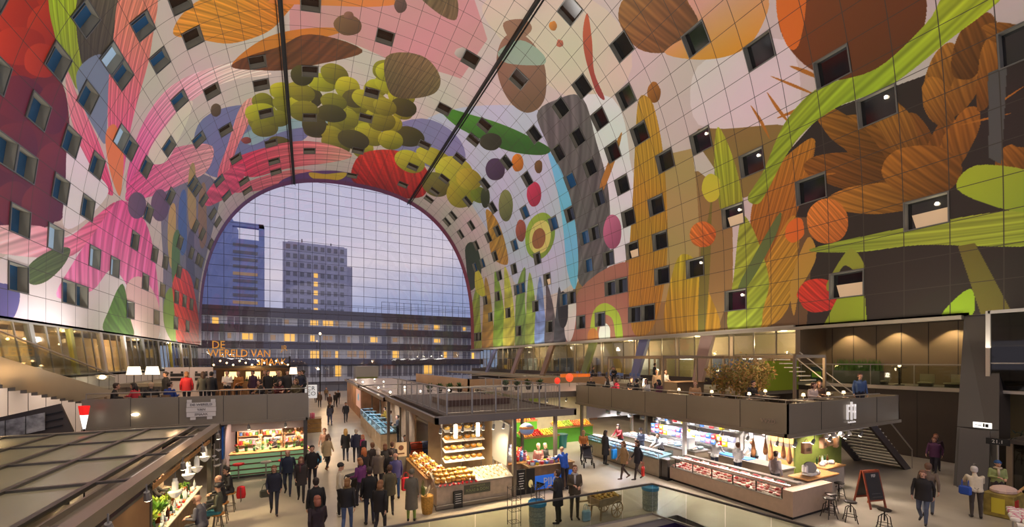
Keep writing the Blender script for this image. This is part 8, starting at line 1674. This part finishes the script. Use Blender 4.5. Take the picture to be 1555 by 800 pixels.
# corner stall at the lower right
cs2 = thing('market_stall', 'dark glazed corner stall with fir branches on its roof at the lower right', 'market stall', (0, 0, 0))
q = MB(); q.b2(24.3, 27.5, 2.2, 5.6, 2.1, 2.25); q.build('roof', M_dark, cs2); q = MB(); q.b2(24.25, 24.4, 5.45, 5.6, 0, 2.1); q.build('post', M_dark2, cs2); q = MB(); q.b2(24.25, 24.4, 2.2, 2.35, 0, 2.1); q.build('post', M_dark2, cs2)
q = MB(); q.b2(24.4, 24.43, 2.3, 5.45, .1, 2.1); q.build('glass_panel', glass('bay_glass'), cs2); q = MB(); q.b2(25.2, 27.4, 2.4, 5.4, 0, 2.0); q.build('body', mat('stall_olive', (116, 116, 84), .6), cs2)
q = MB(); 
for k in range(260):
    c = Vector((rnd(24.4, 25.4), rnd(2.4, 5.5), rnd(2.25, 2.55))); d = Vector((random.gauss(0, 1), random.gauss(0, 1), random.gauss(0, .4))).normalized()*.22; s_ = Vector((random.gauss(0, 1), random.gauss(0, 1), .3)).normalized()*.03; q.add([c, c+d*.5+s_, c+d, c+d*.5-s_], [(0, 1, 2, 3)])
q.build('fir_branches', mat('fir_green', (34, 48, 30), .6, var=.3), cs2)
nb = thing('sign_board', 'small dark number sign on a post at the corner stall', 'sign', (24.0, 5.75, 0)); q = MB(); q.tube((0, 0, 0), (0, 0, 2.05), .03); q.build('post', M_steel, nb); q = MB(); q.box(0, 0, 2.16, .06, .62, .24); q.build('panel', M_black2, nb); text_mesh('lettering', '21.1', .18, M_potw, nb, (-.035, 0, 2.16), rot=(PI/2, 0, -PI/2), ext=.004)
ls = thing('lit_sign', 'small glowing blue-white square sign above the corner stall', 'sign', (26.2, 5.0, 2.95)); q = MB(); q.box(0, 0, 0, .08, .26, .26); q.build('panel', mat('sign_cyan', (190, 230, 255), .4, emit=1.6), ls); q = MB(); q.tube((0, 0, -.7), (0, 0, -.12), .02); q.build('post', M_black, ls)
fl_t = thing('folding_table', 'sales table heaped with white packets at the lower right corner', 'table', (18.6, 3.75, 0), .3)
q = MB(); q.box(0, 0, .74, 1.9, .8, .04); q.build('tabletop', M_chw, fl_t)
for a in (-.85, .85):
    for b in (-.34, .34): q = MB(); q.tube((a, b, 0), (a, b, .73), .02); q.build('leg', M_steel, fl_t)
for k in range(28): put('white_packet', 'white paper packet heaped on the sales table at the lower right', 'packet', 'packets on the sales table', 'wpk', mk2((lambda q: q.box(0, 0, .05, .24, .17, .1, bev=.025), M_chw), [('label_strip', lambda q: q.box(0, 0, .05, .05, .175, .104), M_cols[4])]), (17.95+(k % 7)*.2, 3.35+(k//7)*.2+.06*(k % 7), .765+.0*(k % 2)), rnd(-.6, .6), rnd(.9, 1.2), rnd(-.3, .3))
dt = thing('display_table', 'draped table of colourful cushions between shoppers at the lower right', 'table', (21.4, 5.0, 0)); q = MB(); q.box(0, 0, .4, 1.0, .7, .8, bev=.03); q.build('drape', mat('drape_olive', (150, 130, 60), .7, var=.4, scale=4), dt); q = MB(); q.sph((0, 0, .86), (.46, .32, .16), 12); q.build('cushion', mat('cushion_pink', (220, 190, 176), .8), dt)
q = MB(); q.box(-.52, 0, .4, .03, .3, .5); q.build('yellow_panel', mat('panel_yellow', (220, 200, 60), .6), dt); q = MB(); q.box(-.3, -.36, .4, .3, .03, .5); q.build('red_panel', mat('panel_red', (190, 50, 40), .6), dt)
# farther terraces and roofs between the right aisle and the gallery
ft = thing('terrace', 'beige walled terrace far back between the aisle and the gallery', 'terrace', (0, 0, 0))
q = MB(); q.b2(10.9, 24, 29.2, 29.4, 2.9, 3.9); q.b2(10.9, 11.0, 29.2, 46, 2.9, 3.9); q.build('parapet', mat('parapet_beige', (176, 142, 104), .5, var=.1, scale=.6), ft); q = MB(); q.b2(10.9, 24, 29.2, 46, 2.6, 2.9); q.build('deck', M_dark2, ft); q = MB(); q.b2(11.2, 23.6, 29.8, 45.6, 0, 2.6); q.build('body', mat('far_stall', (170, 130, 100)), ft)
q = MB(); q.tube((10.95, 29.3, 4.2), (24, 29.3, 4.2), .025); q.build('handrail', M_steel, ft)
for k in range(6): q = MB(); q.tube((11+k*2.5, 29.3, 3.85), (11+k*2.5, 29.3, 4.2), .02); q.build('post', M_steel, ft)
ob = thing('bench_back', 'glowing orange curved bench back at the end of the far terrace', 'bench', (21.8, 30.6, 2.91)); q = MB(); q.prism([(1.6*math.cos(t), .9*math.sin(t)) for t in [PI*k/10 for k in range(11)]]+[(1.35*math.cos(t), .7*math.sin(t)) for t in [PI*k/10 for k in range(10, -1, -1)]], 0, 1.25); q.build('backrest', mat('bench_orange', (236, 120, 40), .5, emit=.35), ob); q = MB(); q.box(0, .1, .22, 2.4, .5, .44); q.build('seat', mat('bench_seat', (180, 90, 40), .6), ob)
M_bchair = mat('chair_blue', (96, 120, 176), .5)
for k in range(14): chair('dining_chair', 'blue chair on the far gallery under the leaning piers', 25.6+(k % 2)*.9, 27.5+(k//2)*1.4, rnd(0, 6), 3.35, M_bchair, M_steel, 'blue chairs on the far gallery')
for k in range(8): put('potted_plant', 'dark low plant along the edge of the middle roofs', 'plant', 'dark plants on the middle roofs', 'dplant', potted(.16, .2, 46, .34, .45, .06, M_leafd, M_black2), (10.6+(k % 4)*.8+ (k//4)*.2, 20.9+(k//4)*1.6, 3.5) if k > 3 else (7.2+k*.7, 26.6, 3.15), rnd(0, 6), 1.1)
for k in range(10):
    y = (26.2, 31, 40.5, 46.5)[k % 4]; x = 4.6+(k//4)*1.9
    put('roof_light', 'small bright lamp standing on the flat roofs of the middle row', 'lamp', 'lamps on the middle roofs', 'rlamp', mk2((lambda q: q.tube((0, 0, 0), (0, 0, .18), .03), M_steel), [('bulb', lambda q: q.sph((0, 0, .22), .06, 8), M_bulbw)]), (x, y, 3.1+(.03 if y < 39 else 0)))
lp_ = thing('lamp_post', 'dark slender lamp post at the far end of the left aisle', 'lamp', (1.6, 66, 0)); q = MB(); q.tube((0, 0, 0), (0, 0, 9.2), .09, .06); q.build('pole', M_black, lp_); q = MB(); q.sph((0, 0, 9.3), .16, 8); q.build('lamp_head', M_bulb, lp_)
fk = thing('kiosk', 'pale cube kiosk at the far end of the hall before the glass', 'kiosk', (8.2, 68, 0)); q = MB(); q.box(0, 0, 2.25, 3.4, 3, 4.5, bev=.05); q.build('body', mat('kiosk_grey', (150, 150, 150), .5), fk); q = MB(); q.box(0, -1.52, 2.6, 3.0, .04, .5); q.build('band', mat('kiosk_green', (110, 120, 60), .5), fk)
for k in range(6): q = MB(); 
for k, (x, y, c) in enumerate(((-1.8, 40, (150, 110, 80)), (-2.5, 52, (120, 100, 84)))):
    st_ = roofblock(('left row stall with a brown front in the far left aisle', 'farthest left row stall before the glass end')[k], -9.5, -.1, y-4, y+5, 2.6, 2.95, M_lroof)
    q = MB(); q.b2(-9.2, -.4, y-3.6, y+4.6, 0, 2.6); q.build('body', mat('leftrow_%d' % k, c, .6, var=.4, scale=1), st_)
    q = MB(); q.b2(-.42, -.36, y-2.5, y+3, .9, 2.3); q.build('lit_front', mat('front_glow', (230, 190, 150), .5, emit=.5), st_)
for x, y, pw in ((2, 45, 160), (2, 58, 160), (13, 38, 120)): point('far_stall_lamp', (x, y, 3.6), pw, (255, 214, 160), .2)
# ---------------------------------------------------------------- people in the aisles
def bag(name, label, x, y, z, col, w=.34, d=.14, h=.36, rz=0., hand=.2):
    t = thing(name, label, 'bag', (x, y, z), rz)
    q = MB(); q.box(0, 0, h/2, w, d, h, bev=.04); q.build('body', tone('bag', col, .6), t)
    for s in (-1, 1): q = MB(); q.path([(w*.3*math.cos(PI*k/6), s*d*.25, h+hand*math.sin(PI*k/6)) for k in range(7)], .008, 5); q.build('handle', tone('bag', col), t)
    return t
NV, JN, BKC = (30, 34, 52), (52, 60, 84), (30, 28, 30)
person('person in a navy jacket with a handbag walking nearest the green counter', -1.04, 16.22, PI*1.02, 'walkf', NV, (46, 48, 60), (130, 84, 54), 'mid', coat=NV, hem=.86, shoe=(60, 40, 34), h=1.7)
bag('handbag', 'dark green handbag at the hip of the navy jacket', -1.3, 16.2, .66, (60, 62, 50), .32, .12, .26)
person('person in a dark blue jacket walking behind the navy jacket with handbag', -.71, 18.36, PI*.98, 'walk', (34, 44, 64), (44, 52, 72), (90, 60, 44), 'bald', coat=(34, 44, 64), hem=.88, h=1.8)
person('person in a dark knee coat with plum scarf beside the dark blue jacket', -.23, 17.28, PI*1.0, 'walkf', (52, 46, 46), (40, 38, 42), (110, 70, 50), 'long', coat=(52, 46, 46), hem=.66, scarf=(90, 50, 56), h=1.7)
person('person in black walking right of the plum scarf', .16, 18.67, PI*.97, 'pocket', (26, 24, 26), (44, 42, 50), (40, 30, 26), coat=(26, 24, 26), hem=.86, h=1.82)
person('person in a padded black jacket seen from behind below the plum scarf', .22, 13.65, .15, 'stand', (28, 28, 30), (40, 40, 48), (44, 32, 26), coat=(28, 28, 30), hem=.8, flare=1.15, h=1.76)
person('person with reddish hair cut by the bottom edge behind the padded jacket', .23, 12.0, .2, 'walk', (44, 30, 36), (36, 34, 40), (150, 90, 70), 'mid', h=1.7)
person('person in a beige coat beside a light blue bag in the left aisle', .84, 21.71, -.5, 'walkf', (190, 166, 126), (46, 40, 38), (90, 60, 40), 'mid', coat=(190, 166, 126), hem=.72, shoe=(120, 76, 44), h=1.7)
bag('shopping_bag', 'light blue shopping bag beside the beige coat', .42, 21.5, .45, (70, 180, 220), .34, .14, .34)
person('person in brown just beyond the beige coat', .8, 23.74, PI*.9, 'walk', (110, 80, 64), (46, 44, 50), (110, 74, 50), h=1.74)
person('person with long blond hair and a black coat walking away', 1.78, 23.12, .0, 'walkf', BKC, (44, 48, 64), (206, 160, 90), 'long', coat=BKC, hem=.74, flare=1.15, h=1.72)
person('grey-haired person in a navy coat right of the blond walker', 2.23, 22.43, -.1, 'walk', (34, 38, 66), (40, 44, 60), (200, 180, 160), 'short', coat=(34, 38, 66), hem=.84, h=1.78)
person('person with a magenta scarf and dark coat close to the navy coat', 2.45, 21.4, PI*.75, 'walkb', (50, 44, 56), (44, 44, 60), (190, 120, 80), 'mid', coat=(50, 44, 56), hem=.7, scarf=(170, 50, 110), h=1.64)
person('person in a cream sweater and black cap facing the stalls', .98, 15.14, -PI*.5, 'stand', (216, 204, 178), (36, 32, 34), (30, 28, 28), 'hat', h=1.8, shoe=(200, 190, 170))
person('person in a black jacket with brown fur collar and jeans, lower middle', 1.07, 13.38, -.2, 'walkb', BKC, (76, 94, 130), (130, 90, 50), 'mid', coat=BKC, hem=.9, scarf=(130, 104, 70), h=1.7)
person('tall person in a black jacket seen from behind in the middle of the queue', 1.79, 13.92, .05, 'stand', (24, 22, 22), (40, 44, 60), (50, 36, 30), coat=(24, 22, 22), hem=.84, h=1.84)
person('person in an olive coat close behind the tall black jacket', 2.52, 14.44, -.1, 'walkf', (92, 84, 62), (40, 38, 40), (90, 60, 40), 'bun', coat=(92, 84, 62), hem=.72, h=1.7)
person('person in black with a fur hood at the bottom edge below the olive coat', 1.94, 12.79, -.5, 'walkb', (30, 26, 26), (44, 42, 46), (140, 96, 60), 'mid', coat=(30, 26, 26), hem=.82, scarf=(120, 96, 70), h=1.68)
person('bald person in a violet striped padded jacket with a red bag', 3.01, 15.99, .15, 'stand', (70, 66, 116), (60, 90, 140), style='bald', coat=(70, 66, 116), hem=.84, h=1.76)
bag('shopping_bag', 'red shopping bag beside the violet padded jacket', 3.38, 15.9, .32, (210, 30, 44), .34, .16, .5)
person('person in a long grey coat with green trousers at the cheese corner', 3.07, 13.58, -.35, 'holdf', (104, 98, 84), (130, 150, 70), (104, 98, 84), 'hat', coat=(104, 98, 84), hem=.42, flare=1.1, h=1.7)
bag('shoulder_bag', 'olive shoulder bag at the side of the long grey coat', 3.42, 13.45, .85, (110, 120, 50), .1, .26, .3)
for a in [('person in dark brown at the back left of the queue', 2.5, 18.5, .3, 'stand', (60, 50, 46), 'short', (120, 80, 50)), ('person in black and brown hair in the queue', 2.95, 18.0, -.2, 'standf', (40, 36, 36), 'mid', (110, 70, 44)), ('person in a dark coat next to the vendor in the queue', 3.3, 18.3, -.6, 'stand', (50, 46, 50), 'short', (90, 60, 44)),
          ('grey-haired person in a grey-brown coat in the middle of the queue', 2.55, 17.2, -.1, 'stand', (104, 92, 84), 'mid', (196, 180, 160)), ('person in a black quilted coat right of the grey-brown coat', 2.95, 16.7, -.3, 'stand', (34, 30, 30), 'short', (50, 36, 30)), ('person with ginger hair left in the queue', 2.05, 17.6, .4, 'standf', (44, 36, 40), 'long', (190, 110, 60)),
          ('person in purple bending over a pushchair left of the queue', 1.75, 15.75, .6, 'push', (110, 50, 110), 'mid', (150, 100, 60))]:
    person(a[0], a[1], a[2], a[3], a[4], a[5], (42, 42, 54), a[7], a[6], coat=a[5] if a[4] != 'push' else None, hem=.76)
def pushchair(label, x, y, rz, col):
    t = thing('pushchair', label, 'pushchair', (x, y, 0), rz)
    q = MB(); q.slab([(-.2, -.15, .45), (.2, -.15, .45), (.2, .25, .42), (.2, .3, .48), (.2, -.12, .52), (.2, -.35, .95), (-.2, -.35, .95), (-.2, -.12, .52)][:4]+[(-.2, .25, .42)], (0, 0, .06)); q.fixed().build('seat', tone('push', col), t)
    q = MB(); q.slab([(-.2, -.15, .48), (.2, -.15, .48), (.2, -.35, .95), (-.2, -.35, .95)], (0, .04, 0)); q.fixed().build('backrest', tone('push', col), t)
    q = MB(); q.path([(-.22, -.4+.5*math.sin(PI*k/8), .75+.3*math.cos(PI*k/8-.6)) for k in range(7)], .02, 5); q.slab([(-.22, -.36, .9), (.22, -.36, .9), (.22, .05, 1.02), (-.22, .05, 1.02)], (0, 0, .04)); q.fixed().build('hood', tone('push', col), t)
    for s in (-1, 1): q = MB(); q.path([(s*.22, -.62, 1.0), (s*.22, -.35, .75), (s*.22, .32, .2)], .014, 5); q.build('frame', M_black, t); q = MB(); q.path([(s*.22, .2, .45), (s*.22, -.32, .14)], .014, 5); q.build('frame', M_black, t)
    q = MB(); q.tube((-.22, -.62, 1.0), (.22, -.62, 1.0), .018); q.build('handle', M_black, t)
    for a, b in ((-.25, -.32), (.25, -.32), (-.25, .32), (.25, .32)): q = MB(); q.path([(a, b+.12*math.cos(2*PI*k/14), .14+.12*math.sin(2*PI*k/14)) for k in range(15)], .02, 5); q.tube((a-.02, b, .14), (a+.02, b, .14), .03); q.build('wheel', M_black, t)
    return t
pushchair('black pushchair beside the person in purple', 1.45, 16.45, .6, (40, 38, 44))
pushchair('dark pushchair with orange cushions in front of the steel fish counter', 12.55, 16.6, PI*.85, (60, 54, 56))
person('person in tan and orange bending over the pushchair at the fish counter', 12.9, 17.45, PI*.85, 'push', (206, 130, 70), (50, 46, 50), (190, 140, 90), 'mid', h=1.68)
person('person in a long dark coat with a blue bag at the fish counter', 13.62, 16.55, -PI*.5, 'standf', (46, 44, 46), (44, 40, 44), (50, 38, 32), 'mid', coat=(46, 44, 46), hem=.5, h=1.74)
bag('shopping_bag', 'bright blue shopping bag beside the long dark coat', 13.85, 16.15, .35, (40, 150, 230), .34, .14, .5)
person('person in a camel coat walking along the fish counter', 12.65, 14.08, PI*.42, 'walkf', (156, 124, 84), (70, 56, 48), (120, 84, 54), 'mid', coat=(156, 124, 84), hem=.74, h=1.7, shoe=(90, 60, 40))
person('person in a black coat with a red and white bag beside the camel coat', 13.15, 13.75, PI*.42, 'walkf', (34, 32, 40), (60, 50, 48), (60, 40, 30), 'mid', coat=(34, 32, 40), hem=.76, h=1.74)
bag('shopping_bag', 'red and white shopping bag carried by the black coat', 13.0, 13.3, .32, (210, 50, 40), .3, .14, .4, .8)
person('person in dark clothes carrying a black jacket behind the glass balustrade', 7.3, 11.25, PI*.2, 'hold', (44, 42, 40), (70, 66, 56), (60, 44, 34), 'short', coat=(50, 48, 44), hem=.6, h=1.74)
person('person in an olive jacket and pale scarf facing us behind the balustrade', 8.0, 11.3, PI*.88, 'hold', (88, 76, 58), (84, 76, 64), (110, 70, 44), 'short', coat=(88, 76, 58), hem=.84, scarf=(190, 184, 176), h=1.8)
bag('shopping_bag', 'pale blue bag standing on the floor between two people behind the glass', 8.25, 11.0, .0, (150, 190, 210), .3, .16, .36)
person('person in black striding past the A-board, blue jeans', 17.9, 5.9, PI*.55, 'walk', (34, 30, 30), (78, 86, 104), (120, 84, 64), 'mid', coat=(34, 30, 30), hem=.78, h=1.74)
person('person in grey striding just right of the black coat near the A-board', 18.9, 6.1, -PI*.4, 'walkb', (110, 94, 80), (100, 106, 116), (110, 80, 60), 'short', h=1.8)
person('person in a plum jacket at the foot of the right stairs', 26.4, 8.3, PI*.5, 'walk', (92, 50, 84), (60, 56, 66), (130, 80, 56), 'mid', h=1.7, coat=(92, 50, 84), hem=.8)
person('person in dark clothes beside the plum jacket at the foot of the stairs', 27.2, 8.5, PI*.6, 'stand', (60, 40, 50), (60, 56, 66), (150, 90, 56), 'short', h=1.76)
person('white-haired person in a cream jacket with a blue satchel, lower right', 20.2, 5.33, -PI*.35, 'reach', (214, 200, 172), (70, 62, 56), (214, 206, 196), 'short', h=1.72)
bag('shoulder_bag', 'blue and white satchel at the back of the cream jacket', 19.9, 5.5, .78, (40, 80, 170), .14, .3, .3)
person('person in a mustard jacket at the right edge bending over the sales table', 21.2, 4.15, PI*.35, 'reach', (190, 150, 90), (70, 60, 50), (120, 80, 50), 'short', h=1.7)
person('person in a teal cap and patterned shawl behind the draped table', 22.3, 5.35, PI*.7, 'hold', (150, 160, 100), (70, 60, 60), (40, 80, 130), 'hat', h=1.7, scarf=(200, 180, 150))
# far away in the left aisle
for k, (x, y, rz, c, pz_, st) in enumerate([(1.6, 36.4, .1, (70, 70, 84), 'walk', 'short'), (2.9, 37.6, PI, (44, 42, 50), 'walkb', 'short'), (1.75, 38.8, PI*1.1, (40, 38, 40), 'stand', 'mid'), (2.1, 48, PI, (60, 44, 44), 'walkf', 'mid'), (2.8, 50.5, .2, (30, 30, 36), 'walk', 'short'), (1.2, 51.5, PI, (84, 70, 60), 'stand', 'long'), (3.3, 54, PI, (36, 34, 40), 'walk', 'short'), (.9, 57, .1, (50, 50, 60), 'walkb', 'bun'), (2.2, 60, PI, (110, 90, 70), 'stand', 'short')]):
    person(('person in slate jacket and jeans in the far left aisle', 'person in black walking right of the slate jacket', 'person in dark coat just behind the slate jacket', 'person in maroon far down the left aisle', 'person in black far down the left aisle beyond the maroon top', 'person in brown beside the far left row stall', 'person in charcoal by the pink far stall panel', 'person in slate with a bun far down the left aisle', 'person in tan farthest down the left aisle')[k], x, y, rz, pz_, c, (54, 64, 96) if k == 0 else (44, 44, 52), (90, 64, 44), st, coat=c if k % 2 else None, hem=.8)
# on the gallery and roofs far back
for k, (x, y) in enumerate(((25.4, 29.6), (26.3, 31.0), (25.5, 33), (24.9, 24.2))):
    person(('person in black seated leftmost among the blue chairs', 'person in black and white seated among the blue chairs', 'person in dark grey seated deep among the blue chairs', 'person in black standing by the lit shop shelves on the gallery')[k], x, y, 2.2+k*.7, 'sit' if k < 3 else 'stand', ((26, 26, 30), (150, 150, 156), (60, 60, 64), (28, 28, 30))[k], (36, 36, 44), (50, 36, 30), 'short', z=3.35)
_cleanup_protos()
# ---------------------------------------------------------------- lights: unseen area fills added above the stall roofs for the mural, downlights in the slots
for k, y in enumerate((8, 22, 36, 50, 64)):
    area('mural_fill', (7.2, y, 5.8), (PI, 0, 0), 5, 5, 1000, (255, 250, 244))
    area('mural_fill', (27.5, y, 5.8), (PI, math.radians(-14), 0), 1.2, 6, 290, (255, 246, 234))
    area('mural_fill', (-13.2, y, 5.8), (PI, math.radians(14), 0), 1.2, 6, 390, (255, 248, 244))
for sl in SLOTS:
    x, z = vault(sl*DS)
    for y in (-8, 1, 10, 19, 28, 37, 46, 56, 66):
        spot('slot_downlight', (x, y, z-.25), (5+(x-7.5)*.6, y+4, 0), 1750, 95, (255, 234, 206), .25)
for y in (31, 36, 41): spot('wall_lamp', (-12.4, y, 3.9), (-14.8, y, 2.4), 45, 110, (255, 236, 220), .1)  # unseen spots added to brighten the white wall below the stair
